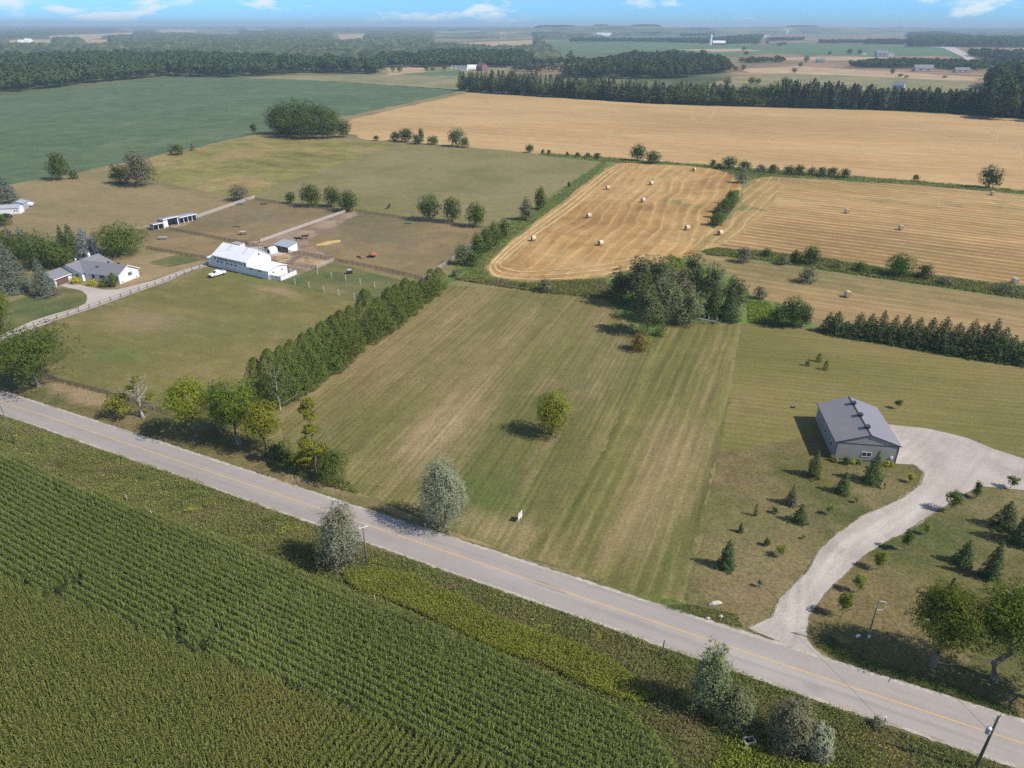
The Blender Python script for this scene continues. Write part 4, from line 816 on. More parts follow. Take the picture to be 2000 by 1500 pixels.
# young trees of the yard
Y = [(1588, 930, 879, 34, 'spruce', 'young_spruce', 'green young spruce at the shadow corner of the shop'), (1703, 941, 880, 44, 'spruce', 'young_spruce', 'large yellow green spruce in front of the shop gable'),
     (1645, 962, 921, 32, 'spruce', 'young_spruce', 'thin spruce below the shop between two larger ones'), (1545, 985, 946, 28, 'spruce', 'greybush', 'sickly grey spruce with a green tip on the yard lawn'),
     (1561, 1019, 983, 32, 'spruce', 'spruce', 'dark young spruce right of the sickly grey one'), (1446, 1039, 1019, 12, 'spruce', 'spruce', 'tiny dark spruce left of the yard'),
     (1418, 1108, 1052, 38, 'spruce', 'spruce', 'conical dark spruce nearest the road on the yard lawn'), (1513, 1002, 990, 13, 'bush', 'spruce', 'very small shrub left of the dark young spruce'),
     (1475, 1007, 985, 6, 'cedar', 'dkleaf', 'thin dead looking stick tree with a pale foot'), (1497, 1065, 1050, 13, 'bush', 'dkleaf', 'little dark brown bush above the round lime one'),
     (1523, 1086, 1066, 20, 'small', 'lime', 'round lime green sapling on the dry yard'), (1483, 1146, 1131, 8, 'small', 'willow', 'faint sapling near the road end of the yard'),
     (1619, 1005, 988, 16, 'small', 'lime', 'green sapling right of the dark young spruce'), (1728, 955, 942, 8, 'small', 'yellow_bush', 'tiny yellow sapling inside the curve of the drive'),
     (1777, 942, 925, 12, 'small', 'yellow_bush', 'yellow sapling at the drive edge by the shop'), (1673, 982, 970, 10, 'small', 'lime', 'tiny sapling left of the gravel curve'),
     (1569, 1052, 1045, 6, 'small', 'lime', 'tiniest sapling near the middle of the dry yard'), (1753, 798, 779, 13, 'small', 'hedge', 'lone sapling on the lawn right of the shop'),
     (1856, 998, 957, 30, 'small', 'hedge', 'airy sapling at the inner bend of the drive'), (1904, 972, 938, 16, 'willow', 'hedge', 'slender sapling on the gravel edge right of the airy one'), (1973, 953, 928, 18, 'small', 'hedge', 'sapling on the gravel edge at the right'),
     (1766, 1075, 1034, 19, 'small', 'hedge', 'dark sapling midway along the right side of the drive'), (1808, 1044, 1022, 13, 'small', 'lime', 'lime sapling above the dark one beside the drive'), (1714, 1112, 1078, 22, 'small', 'maple', 'olive sapling below the dark one beside the drive'),
     (1674, 1157, 1121, 21, 'small', 'lime', 'bright sapling second from the road beside the drive'), (1643, 1204, 1155, 26, 'small', 'maple', 'sapling nearest the road on the right side of the drive'),
     (1959, 1030, 978, 50, 'spruce', 'spruce', 'wide dark spruce right of the drive'), (1998, 1062, 985, 56, 'spruce', 'spruce', 'dark spruce cut by the right edge'), (1881, 1100, 1055, 40, 'spruce', 'young_spruce', 'left one of two young spruces on the right lawn'), (1932, 1128, 1055, 36, 'spruce', 'spruce', 'right one of two young spruces on the right lawn'),
     (1850, 1170, 1127, 26, 'spruce', 'spruce', 'spruce top peeping out behind the left large maple')]
for (u, v, t, w, k, mt, lb) in Y:
    T(u, v, t, w * (1.12 if k == 'spruce' else 1.1), k, mt, lb, 'shrub' if k == 'bush' else 'tree', 'shrub' if k == 'bush' else ('spruce_tree' if k == 'spruce' else 'sapling'), dens=1.5)
# house trees
HT = [(90, 577, 503, 52, 'spruce', 'grey_spruce', 'grey green spruce in the mulch bed by the garage'), (25, 566, 462, 92, 'spruce', 'grey_spruce', 'tall drooping spruce at the left of the house lawn'), (172, 503, 444, 52, 'spruce', 'blue_spruce', 'blue spruce right behind the house chimney'),
      (144, 492, 436, 40, 'spruce', 'spruce', 'dark green spruce left of the blue one behind the house'), (126, 488, 440, 30, 'spruce', 'spruce', 'slim dark spruce at the back left of the blue one'), (190, 505, 455, 30, 'spruce', 'blue_spruce', 'small blue spruce hard against the tall blue one'),
      (240, 498, 436, 94, 'low', 'hedge', 'wide round lime tree right of the house'), (88, 522, 454, 80, 'low', 'dkleaf', 'broad dark tree behind the garage roof'), (118, 522, 474, 60, 'low', 'hedge', 'green tree between garage roof and spruces'), (48, 505, 454, 74, 'low', 'hedge', 'green tree left of the broad dark one'),
      (10, 500, 448, 60, 'low', 'dkleaf', 'dark tree at the left edge above the drooping spruce'), (42, 470, 442, 24, 'spruce', 'blue_spruce', 'blue spruce tip showing above the house trees'), (22, 470, 446, 20, 'spruce', 'blue_spruce', 'second blue spruce tip at the left above the house trees'),
      (18, 398, 341, 54, 'spruce', 'grey_spruce', 'grey spruce beside the small sheds at the left edge'), (6, 440, 418, 40, 'bush', 'dkleaf', 'dark shrub in front of the parked black car'), (8, 640, 560, 44, 'broad', 'maple', 'light green tree at the left edge below the drooping spruce'),
      (0, 610, 530, 40, 'willow', 'greybush', 'brownish tree at the left edge behind the light green one')]
for (u, v, t, w, k, mt, lb) in HT:
    T(u, v, t, w, k, mt, lb, 'shrub' if k == 'bush' else 'tree', 'shrub' if k == 'bush' else ('spruce_tree' if k == 'spruce' else 'tree'), dens=1.5)
for (u, v, t, w, mt, lb) in [(149, 553, 540, 27, 'yellow_bush', 'golden rounded bush by the garage door'), (182, 557, 546, 24, 'yellow_bush', 'golden low bush right of the front step'), (205, 560, 546, 26, 'hedge', 'dark green bush under the front windows'), (224, 560, 533, 20, 'cedar', 'upright cedar bush at the white gable corner')]:
    T(u, v, t, w, 'bush' if mt != 'cedar' else 'egg', mt, lb, 'shrub', 'shrub', 'bushes in front of the farmhouse', dens=2.2, trunk=False)
for (u, v, t, w, mt, lb) in [(1623, 899, 888, 9, 'rust', 'reddish shrub at the left corner of the shop'), (1632, 903, 894, 10, 'lime', 'small lime hosta at the left corner of the shop'), (1652, 906, 893, 17, 'dkleaf', 'brownish shrub under the shop gable'), (1665, 905, 897, 12, 'yellow_bush', 'yellow hosta right of the brownish shrub'),
                             (1678, 906, 897, 13, 'lime', 'lime hosta third from the left corner of the shop'), (1730, 910, 899, 14, 'yellow_bush', 'yellow hosta right of the large spruce'), (1741, 911, 902, 9, 'yellow_bush', 'golden hosta at the right corner of the shop')]:
    T(u, v, t, w, 'bush', mt, lb, 'shrub', 'shrub', 'plants along the shop gable', dens=2)

# ------------------------------------------------------------------ woods
def in_poly(pts, poly):
    x, y = pts[:, 0], pts[:, 1]; n = len(poly); c = np.zeros(len(pts), bool); j = n - 1
    for i in range(n):
        xi, yi = poly[i]; xj, yj = poly[j]
        k = ((yi > y) != (yj > y)) & (x < (xj - xi) * (y - yi) / (yj - yi + 1e-12) + xi); c ^= k; j = i
    return c
def scatter(poly, spacing, rng):
    lo, hi = poly.min(0), poly.max(0)
    n = int((hi - lo).prod() / spacing ** 2); n = min(n, 900000)
    p = rng.uniform(lo, hi, (n, 2)); return p[in_poly(p, poly)]
def wood(name, pts, h, spacing, nq, label, mat='wood_far', conifer=False, seed=3, hv=.18, cat='woodland'):
    rng = np.random.default_rng(seed)
    poly = np.array([P(a[0], a[1], a[2] if len(a) > 2 else GZ) for a in pts]); pos = scatter(poly, spacing, rng)
    n = len(pos); hh = h * (1 + rng.normal(0, hv, n)).clip(.55, 1.5); rr = spacing * rng.uniform(.5, .95, n)
    K = nq; d = unit(rng.normal(size=(n * K, 3))); d[:, 2] = np.abs(d[:, 2]) * np.where(rng.random(n * K) < .78, 1, -.8)
    I = np.repeat(np.arange(n), K)
    if conifer:
        t = rng.random(n * K) ** 1.2; a = rng.uniform(0, 6.283, n * K); rad = rr[I] * (1 - t) ** .8 * .9
        C = np.c_[pos[I, 0] + rad * np.cos(a), pos[I, 1] + rad * np.sin(a), t * hh[I]]; d = np.c_[np.cos(a), np.sin(a), np.full(len(a), .6)]
    else:
        lz = hh * .42
        C = np.c_[pos[I] + d[:, :2] * rr[I][:, None], hh[I] - lz[I] + d[:, 2] * lz[I]]
    sz = np.sqrt(rr[I] * hh[I] * 3.2 / K) * .75 * rng.uniform(.6, 1.3, len(I))
    V, Fc = leaf_quads(C, unit(d) + rng.normal(0, .3, C.shape), sz, rng, .8)
    V[:, 2] = np.maximum(V[:, 2], .2)
    o = mesh_obj(name, raw_mesh(name, V, Fc, M[mat])); o.location.z = .3
    return tag(o, label, cat, kind='stuff')
wood('woodland', [(-120, 195), (0, 184), (160, 165), (240, 156), (330, 149), (450, 151), (600, 142), (748, 144), (748, 118, 18), (600, 112, 20), (350, 103, 20), (100, 104, 20), (-120, 112, 20)], 21, 11.5, 110, 'dense broadleaf wood behind the soybean field')
wood('woodland', [(1112, 152), (1180, 152), (1262, 155), (1340, 152), (1372, 146), (1430, 141), (1428, 122, 16), (1370, 104, 18), (1240, 104, 18), (1170, 120, 16), (1110, 118, 16)], 19, 11, 100, 'dark oval wood beyond the windbreak', seed=5)
wood('woodland', [(1905, 232), (1930, 200), (1925, 165), (1990, 140, 14), (2100, 130, 14), (2250, 150), (2250, 250)], 24, 10, 90, 'mixed wood at the right edge behind the tan field', seed=6)
wood('woodland', [(1775, 92), (1870, 92), (2100, 94), (2100, 74, 15), (1900, 72, 15), (1840, 62, 18), (1775, 64, 18)], 19, 13, 30, 'far wood beyond the road bend at the upper right', seed=7)
wood('woodland', [(1890, 108), (1935, 118), (2080, 122), (2080, 106, 12), (1890, 98, 12)], 15, 10, 34, 'line of trees right of the far road', seed=8)
wood('woodland', [(1115, 82), (1300, 82), (1410, 86), (1480, 84), (1490, 72), (1440, 70, 12), (1400, 76, 10), (1300, 78, 8), (1115, 78, 8)], 15, 12, 26, 'tree line along the far green field', seed=9)
wood('woodland', [(740, 131), (860, 131), (1000, 132), (1040, 112), (1035, 104, 15), (1000, 98, 15), (850, 98, 15), (745, 108, 15), (735, 120)], 16, 12, 40, 'woodland behind the red barn farm', seed=10)
wood('woodland', [(1110, 150), (1190, 150), (1180, 140), (1112, 138)], 17, 10, 50, 'pale poplars at the left of the oval wood', seed=12, mat='poplar')
wood('woodland', [(1760, 133), (1925, 138), (1920, 128), (1780, 122), (1680, 126), (1690, 132)], 10, 9, 30, 'trees around the large far house', seed=13)
def canopy(name, u0, u1, v0, v1, cell, h, label, holes=(), seed=2, cover=.5, zb=0.0):
    """far continuous forest: a bumpy canopy grid, open where the ground clearings are"""
    rng = np.random.default_rng(seed)
    y0 = P((u0 + u1) / 2, v0)[1]; y1 = P((u0 + u1) / 2, v1)[1]; xa = P(u0, v1)[0]; xb = P(u1, v1)[0]
    nx = int((xb - xa) / cell); ny = int((y1 - y0) / cell)
    X, Yg = np.meshgrid(np.linspace(xa, xb, nx), np.linspace(y0, y1, ny))
    X = X + rng.uniform(-.35, .35, X.shape) * cell; Yg = Yg + rng.uniform(-.35, .35, X.shape) * cell
    f = np.zeros(X.shape)
    for k in range(9):
        a = rng.uniform(0, 3.14); fr = rng.uniform(.7, 3.4) / 700; f += np.sin((X * math.cos(a) * .6 + Yg * math.sin(a)) * fr * 6.28 + rng.uniform(0, 6)) / (1 + .3 * k)
    thr = np.quantile(f, 1 - cover); mask = f > thr
    mask[0] = mask[-1] = False
    for hp in holes: mask &= ~in_poly(np.c_[X.ravel(), Yg.ravel()], np.array([P(*q) for q in hp])).reshape(X.shape)
    Z = np.where(mask, h * (1 + .28 * rng.normal(size=X.shape)).clip(.35, 1.6), -2.0) + zb
    V = np.c_[X.ravel(), Yg.ravel(), Z.ravel()]
    i = (np.arange(ny - 1)[:, None] * nx + np.arange(nx - 1)[None]).ravel()
    Fc = np.c_[i, i + 1, i + 1 + nx, i + nx]; keep = (Z.ravel()[Fc] > 0).any(1); Fc = Fc[keep]
    o = mesh_obj(name, raw_mesh(name, V, Fc, M['canopy'])); return tag(o, label, 'forest', kind='stuff')
HOLES = [[(645, 65), (720, 64), (708, 82), (655, 86)], [(85, 70), (200, 65), (265, 61), (265, 71), (160, 79), (90, 79)], [(160, 76), (215, 76), (215, 91), (160, 91)], [(300, 56), (470, 56.5), (470, 68), (300, 68)], [(15, 77), (105, 76), (105, 92), (5, 93)], [(230, 56.5), (290, 56.5), (290, 60), (230, 60)], [(480, 57), (640, 57), (640, 60), (480, 60)],
         [(845, 62), (1045, 60), (1045, 95), (930, 95), (845, 91)], [(390, 68), (470, 67), (470, 72), (390, 73)], [(740, 118), (1010, 118), (1010, 150), (740, 150)]]
canopy('forest', -120, 1040, 118, 74, 11, 13, 'broad forest filling the land behind the dense wood', HOLES, 2, .78)
canopy('forest', -150, 1100, 76, 62, 20, 14, 'hazy forest patches between far fields', HOLES, 4, .48)
canopy('forest', -200, 2200, 62, 54.5, 40, 17, 'distant belt of woods near the horizon', HOLES, 5, .45)
canopy('forest', 1050, 2100, 72, 61, 24, 14, 'small far woods on the right side', [[(1290, 60), (1770, 58), (1770, 74), (1290, 74)]], 8, .22)
# gentle hills closing the view in the middle
def hill(u, dist, wid, dep, ht, label, mat='country'):
    g = P(u, 60); x = (u - 1000) / F * dist
    n = 60; a = np.linspace(-1, 1, n); X, Yg = np.meshgrid(a, a); Z = np.clip(1 - X ** 2, 0, 1) ** 1.5 * np.clip(1 - Yg ** 2, 0, 1) * ht
    V = np.c_[(X * wid + x).ravel(), (Yg * dep + dist).ravel(), (Z - .5).ravel()]
    i = (np.arange(n - 1)[:, None] * n + np.arange(n - 1)[None]).ravel()
    o = mesh_obj('hill', raw_mesh('hill', V, np.c_[i, i + 1, i + 1 + n, i + n], M[mat])); o['kind'] = 'structure'; return x
hx = hill(1170, 7200, 1500, 900, 66, '')
hx2 = hill(1520, 8200, 1500, 900, 56, '')
def hill_wood(u, dist, wid, ht, label, seed, dep=90):
    rng = np.random.default_rng(seed); x = (u - 1000) / F * dist; n = int(wid * 2 * dep * 2 / 260)
    pos = np.c_[rng.uniform(-wid, wid, n) + x, rng.uniform(-dep, dep, n) + dist]; K = 10
    I = np.repeat(np.arange(n), K); d = unit(rng.normal(size=(n * K, 3)))
    prof = np.clip(1 - ((pos[I, 0] - x) / wid) ** 4, 0, 1)
    C = np.c_[pos[I] + d[:, :2] * 9, ht * 1.0 + d[:, 2] * 6 + 10 * prof]
    V, Fc = leaf_quads(C, d, 5.5, rng, .8)
    return tag(mesh_obj('woodland', raw_mesh('woodland', V, Fc, M['wood_far'])), label, 'woodland', kind='stuff')
hill_wood(1077, 7200, 190, 52, 'left wooded knoll on the horizon', 31); hill_wood(1232, 7200, 130, 58, 'right wooded knoll on the horizon', 32); hill_wood(1155, 7200, 70, 58, 'small wooded knoll between two larger on the horizon', 33)
hill_wood(1505, 8200, 150, 50, 'wooded crest left of the grain tower on the horizon', 34); hill_wood(1322, 7600, 130, 30, 'low dark wood on the horizon right of the knolls', 35)

# windbreak north of the tan field: trees one by one
rng = np.random.default_rng(77)
def proto_mesh(kind, mat, seed, n, h=20, w=9):
    r = np.random.default_rng(seed); C, Nn = crown('cedar' if kind == 'conifer2' else kind, h, w, n, r)
    s = math.sqrt(2.8 * w * h / n) * .72
    V, Fc = leaf_quads(C, Nn, s * r.uniform(.6, 1.25, n), r, .7); V[:, 2] = np.maximum(V[:, 2], .02)
    me = raw_mesh('crown', V, Fc, M[mat])
    mb = MB(); mb.tube([(0, 0, -.6), (0, 0, h * .4), (0, 0, h * .8)], [.35, .28, .06], 5)
    return me, mb
def make_proto(name, kind, mat, seed, n, w):
    me, mb = proto_mesh(kind, mat, seed, n, 20, w)
    root = bpy.data.objects.new(name, None); root.empty_display_size = .5
    c = bpy.data.objects.new('crown', me)
    tm = bpy.data.meshes.new('trunk'); tm.from_pydata(mb.v, [], mb.f); tm.materials.append(M['bark']); t = bpy.data.objects.new('trunk', tm)
    return root, c, t
PR = {'con': [make_proto('conifer_tree', 'spruce' if i < 3 else 'conifer2', 'conifer_far', 300 + i, 760, 8.5) for i in range(5)], 'brd': [make_proto('broadleaf_tree', 'low', 'dkleaf', 320 + i, 620, 12) for i in range(4)],
      'pal': [make_proto('broadleaf_tree', 'willow', 'poplar', 340 + i, 560, 10) for i in range(3)]}
def put(kind, x, y, h, w, label, cat, group):
    root, c, t = PR[kind][int(rng.integers(0, len(PR[kind])))]
    o = root.copy(); COL.objects.link(o); o.location = (x, y, GZ - .1); o.rotation_euler = (0, 0, rng.uniform(0, 6.28)); bw = {'con': 8.5, 'brd': 12, 'pal': 10}[kind]
    o.scale = (w / bw, w / bw, h / 20)
    for q in (c, t):
        k = q.copy(); COL.objects.link(k); k.parent = o
    tag(o, label, cat, group); return o
FRONT = [(898, 177), (1000, 183.5), (1130, 193), (1290, 202.5), (1400, 206), (1520, 209.5), (1745, 215.5), (1860, 221), (2000, 230), (2060, 236)]
FT = [(898, 140), (1000, 138), (1130, 150), (1290, 160), (1400, 164), (1500, 168), (1525, 156), (1600, 160), (1745, 172), (1860, 176), (2000, 178), (2060, 180)]
cnt = {}; fu = np.array(FRONT); ft = np.array(FT)
k = 0; u = 900.0
while u < 2050:
    vb = np.interp(u, fu[:, 0], fu[:, 1]); vt = np.interp(u, ft[:, 0], ft[:, 1]); g = P(u, vb); m = pxm(u, vb); h = hgt(u, vb, vt)
    h = min(h, 27)
    if 1735 < u < 1747: u += 6; continue
    for rw in range(2):
        if rw == 0 and u < 1500 and rng.random() < .45: kd = 'brd' if rng.random() < .6 else 'pal'
        elif 905 > u or (1440 < u < 1520): kd = 'brd'
        elif u < 1440: kd = 'con' if rng.random() < .7 else 'brd'
        else: kd = 'con'
        hh = h * (1 + rng.normal(0, .065)) * (.62 if (rw == 0 and kd != 'con') else 1.0) * (.94 if rw == 0 else 1); ww = (10.5 if kd == 'con' else 13.5) * rng.uniform(.85, 1.25)
        lb = {'con': 'dark conifer in the long windbreak beyond the tan stubble field', 'brd': 'broadleaf tree in the long windbreak beyond the tan stubble field', 'pal': 'pale leaved tree in the long windbreak beyond the tan stubble field'}[kd]
        cnt[(rw, kd)] = cnt.get((rw, kd), 0) + 1; lb = f"{ordw(cnt[(rw, kd)])} {dict(con='dark conifer', brd='broadleaf tree', pal='pale leaved tree')[kd]} from the left in the {('front', 'middle', 'back')[rw]} rank of the windbreak"
        put(kd, g[0] + rng.uniform(-2, 2), g[1] + rw * 8 + rng.uniform(-2, 2) + 3, hh, ww, lb, 'tree', {'con': 'conifers of the windbreak', 'brd': 'broadleaf trees of the windbreak', 'pal': 'pale trees of the windbreak'}[kd])
    u += (8.2 if u < 1500 else 7.4) * rng.uniform(.85, 1.15)
for j, (pts, hh) in enumerate([([(1000, 128), (1140, 126), (1140, 124), (1000, 125)], 11), ([(1455, 123), (1530, 121), (1530, 119), (1455, 121)], 9), ([(1500, 80), (1570, 78.5), (1570, 77.5), (1500, 78.5)], 12), ([(1600, 84.5), (1690, 84), (1690, 83), (1600, 83.3)], 12), ([(1690, 86), (1770, 86), (1770, 83), (1690, 83)], 14), ([(1535, 64.5), (1600, 64), (1600, 62), (1535, 63)], 16), ([(1330, 71), (1395, 71), (1395, 69), (1330, 69)], 14),
        ([(1090, 66), (1160, 66), (1160, 63), (1090, 63)], 18), ([(1250, 69), (1290, 69), (1290, 66), (1250, 66)], 16), ([(1040, 70), (1095, 70), (1095, 67), (1040, 67)], 15), ([(1660, 130.5), (1760, 134), (1760, 131), (1660, 128)], 10), ([(1000, 141), (1110, 140), (1110, 138.5), (1000, 139)], 10), ([(1890, 131), (2050, 138), (2050, 134), (1890, 128)], 12)]):
    wood('hedgerow', pts, hh, 9, 30, ['trees behind the far farm yards', 'hedgerow in the far tan fields', 'bushes along the climbing far road', 'low scrub line in the far pasture', 'trees by the far white shed', 'clump by the pale far elevator', 'small wood above the silo', 'trees among the long white far buildings', 'trees right of the long white far buildings', 'trees left of the long white far buildings', 'row before the large far house', 'line of bushes in the near tan strip', 'trees under the far right wood'][j], seed=60 + j, cat='hedgerow')
# single trees in the far fields
FAR = [(768, 140, 124, 12), (781, 141, 127, 14), (833, 138, 122, 13), (868, 138, 123, 11), (845, 138, 130, 12), (985, 131, 118, 12), (1010, 133, 118, 14), (1031, 130, 113, 15), (1050, 132, 120, 9), (1060, 133, 114, 9), (1078, 133, 113, 18), (1098, 136, 124, 10),
       (1064, 108, 96, 12), (1085, 107, 97, 10), (1115, 106, 97, 9), (1239, 104, 95, 9), (1452, 100, 89, 10), (1458, 108, 98, 12), (1448, 122, 110, 14), (1465, 123, 114, 16), (1480, 121, 110, 12), (1451, 137, 124, 12), (1437, 138, 128, 12),
       (1498, 87, 76, 9), (1475, 87, 76, 12), (1522, 90, 82, 14), (1531, 88, 81, 12), (1574, 121, 107, 13), (1551, 142, 131, 13), (1563, 131, 120, 11), (1620, 107, 99, 9), (1659, 106, 94, 13), (1678, 106, 95, 11), (1531, 118, 113, 7), (1675, 128, 120, 22), (1758, 150, 143, 12), (1770, 152, 146, 10), (1742, 145, 130, 10), (1845, 152, 148, 12),
       (1420, 165, 151, 18), (1468, 164, 148, 18), (1480, 164, 151, 14), (1534, 165, 149, 24), (1650, 83, 74, 6), (1656, 84, 77, 8), (1635, 84, 79, 10), (1612, 84, 79, 12), (1570, 66, 60, 6), (1757, 57, 50, 16), (1778, 57, 52, 8), (1738, 57, 53, 6), (1698, 58, 54, 4)]
for i, (u, v, t, w) in enumerate(sorted(FAR)):
    g = P(u, v); put('brd', g[0], g[1], max(4, hgt(u, v, t)), w * pxm(u, v), f'{ordw(i + 1)} from the left of the scattered trees in the far fields', 'tree', 'scattered trees of the far fields')

# ------------------------------------------------------------------ buildings
def frame(name, o, ang, label, cat, group=None):
    g = P(*o); return empty(name, (g[0], g[1], GZ), math.radians(ang), label, cat, group)
def roof_slabs(mb, x0, x1, y0, y1, we, ridge, axis='x', oh=.35, th=.12, rpos=None, ohg=None):
    """two sloping slabs; axis = direction of the ridge"""
    if axis == 'x':
        a0, a1, p0, p1 = x0 - oh, x1 + oh, y0 - oh, y1 + oh
    else:
        a0, a1, p0, p1 = y0 - oh, y1 + oh, x0 - oh, x1 + oh
    mid = (p0 + p1) / 2 if rpos is None else rpos
    if ohg is not None: a0, a1 = a0 + oh - ohg, a1 - oh + ohg
    sl = (ridge - we) / (mid - p0 - oh); e0 = ridge - (mid - p0) * sl; sl2 = (ridge - we) / (p1 - oh - mid); e1 = ridge - (p1 - mid) * sl2
    mb.extrude([(p0, e0 + .02), (mid, ridge + .02), (p1, e1 + .02), (p1, e1 + th + .02), (mid, ridge + th + .02), (p0, e0 + th + .02)], a0, a1, axis)
def gable_walls(mb, x0, x1, y0, y1, we, ridge, axis='x', z0=-.1):
    if axis == 'x': mb.extrude([(y0, z0), (y1, z0), (y1, we), ((y0 + y1) / 2, ridge), (y0, we)], x0, x1, 'x')
    else: mb.extrude([(x0, z0), (x1, z0), (x1, we), ((x0 + x1) / 2, ridge), (x0, we)], y0, y1, 'y')
def window(parent, x, y, z, w, h, face, framemat='white', sub=True, panes=1, glass='glass', name='window', ft=.09):
    """window on a wall; face: 'x-','x+','y-','y+' = outward side"""
    mb = MB(); pb = MB(); ax, sg = face[0], (1 if face[1] == '+' else -1); t = .05
    def bx(m_, u0, u1, z0, z1, dep):
        if ax == 'y': m_.b2(u0, u1, y, y + sg * dep, z0, z1)
        else: m_.b2(x, x + sg * dep, u0, u1, z0, z1)
    c = x if ax == 'y' else y
    if sub:
        bx(mb, c - w / 2 - ft, c - w / 2, z - h / 2 - ft, z + h / 2 + ft, t); bx(mb, c + w / 2, c + w / 2 + ft, z - h / 2 - ft, z + h / 2 + ft, t)
        bx(mb, c - w / 2, c + w / 2, z - h / 2 - ft, z - h / 2, t); bx(mb, c - w / 2, c + w / 2, z + h / 2, z + h / 2 + ft, t)
        for i in range(1, panes): bx(mb, c - w / 2 + w * i / panes - ft / 2, c - w / 2 + w * i / panes + ft / 2, z - h / 2, z + h / 2, t * .9)
        o = mb.build(name, M[framemat], parent); bx(pb, c - w / 2, c + w / 2, z - h / 2, z + h / 2, t * .4); pb.build('pane', M[glass], o)
    else:
        bx(pb, c - w / 2, c + w / 2, z - h / 2, z + h / 2, t); o = pb.build(name, M[glass], parent)
    return o

# the shop
sh = frame('workshop', (1628, 897), -8.6, 'taupe metal sided shop with a dark grey gable roof and three ridge vents', 'shop')
W_, L_ = 11.8, 16.4; we, rg = 4.15, 6.15
mb = MB(); gable_walls(mb, 0, W_, .02, L_ - .02, we, rg, 'y', -.2); mb.build('wall', M['shop_wall'], sh)
for xa in (-.012, W_): mb = MB(); mb.b2(xa, xa + .012, 0, L_, -.2, we); mb.build('wall', M['shop_wall_side'], sh)
mb = MB(); roof_slabs(mb, 0, W_, 0, L_, we, rg, 'y', .45, .14, ohg=.12); mb.build('roof', M['shop_roof'], sh)
mb = MB()
mid = W_ / 2
for (xa, za, xb, zb) in ((-.45, we - .153, mid, rg), (mid, rg, W_ + .45, we - .153)):
    mb.add([(xa, -.14, za), (xb, -.14, zb), (xb, -.14, zb + .20), (xa, -.14, za + .20), (xa, -.122, za), (xb, -.122, zb), (xb, -.122, zb + .20), (xa, -.122, za + .20)], [(0, 1, 2, 3), (7, 6, 5, 4), (0, 4, 5, 1), (2, 6, 7, 3), (0, 3, 7, 4), (1, 5, 6, 2)])
mb.b2(-.03, W_ + .03, -.03, .0, we - .18, we - .04); mb.b2(-.04, .10, -.035, -.0, 0, we - .2); mb.b2(W_ - .10, W_ + .04, -.035, 0, 0, we - .2); mb.b2(.1, W_ - .1, -.03, 0, .25, .33)
mb.b2(-.49, -.46, -.12, L_ + .12, we - .16, we - .02); mb.b2(mid - .14, mid + .14, -.12, L_ + .12, rg + .165, rg + .20)
mb.b2(mid - .12, mid + .12, -.03, .0, 5.35, 5.55)
mb.build('trim', M['dark_trim'], sh)
for yy in (2.9, 8.0, 13.2):
    mb = MB(); mb.b2(mid - .42, mid + .42, yy - .42, yy + .42, rg + .1, rg + .55); mb.build('roof_vent', M['dark_trim'], sh)
    mb = MB(); mb.b2(mid - .55, mid + .55, yy - .55, yy + .55, rg + .55, rg + .66); mb.build('roof_vent_cap', M['dark_trim'], sh)
window(sh, 6.0, 0, 1.75, 1.7, .95, 'y-', panes=2)
for yy in (3.0, 8.3, 13.4): window(sh, -.012, yy, 1.9, .9, 1.1, 'x-')
mb = MB(); mb.b2(10.6, 11.1, -.15, 0, 1.2, 1.7); mb.build('electric_meter', M['white'], sh)
mb = MB(); mb.b2(W_ + .012, W_ + .06, 3, 7, 0, 3.2); mb.b2(W_ + .012, W_ + .06, 9, 13, 0, 3.2); mb.build('overhead_door', M['white'], sh)

# the cattle barn
BA = -31.0
bn = frame('cattle_barn', (410, 518.5), BA, 'long white cattle barn with lettering on the wall under a steep white roof', 'barn')
mb = MB(); gable_walls(mb, 2.8, 20.4, 0, 11.0, 4.5, 7.6, 'x'); mb.build('main_wall', M['white_board'], bn)
mb = MB(); mb.extrude([(0, -.1), (9, -.1), (9, 3.9), (0, 2.9)], -.6, 2.8, 'x'); mb.extrude([(.02, -.1), (8.6, -.1), (8.6, 2.95), (4.3, 3.9), (.02, 2.95)], 20.4, 31.0, 'x'); mb.build('wing_wall', M['white_board'], bn)
mb = MB(); roof_slabs(mb, 2.8, 20.4, 0, 11.0, 4.5, 7.6, 'x', .35); mb.build('roof', M['white_metal'], bn)
mb = MB(); roof_slabs(mb, 20.8, 31.0, .02, 8.6, 2.95, 3.9, 'x', .35, .1); mb.build('wing_roof', M['white_metal'], bn)
mb = MB(); mb.extrude([(-.3, 2.93), (9, 4.0), (9, 4.1), (-.3, 3.03)], -1.0, 2.78, 'x'); mb.build('lean_to_roof', M['white_metal'], bn)
for x in (5.0, 7.1, 10.1, 12.3, 14.5): window(bn, x, 0, 2.35, 1.1, .55, 'y-', sub=False, glass='glass')
for x in (22.5, 26.8): window(bn, x, .02, 2.35, 1.5, .45, 'y-', sub=False, glass='glass')
window(bn, 20.4, 6.0, 6.0, .6, .9, 'x+', sub=False); window(bn, 31.0, 2.3, 2.0, .6, .5, 'x+', sub=False); window(bn, 31.0, 6.2, 2.0, .6, .5, 'x+', sub=False)
mb = MB(); mb.b2(2.8, 20.4, -.04, 0, 4.25, 4.37); mb.b2(-.6, 2.8, -.04, 0, 2.72, 2.84); mb.build('eave_trim', M['canister'], bn)
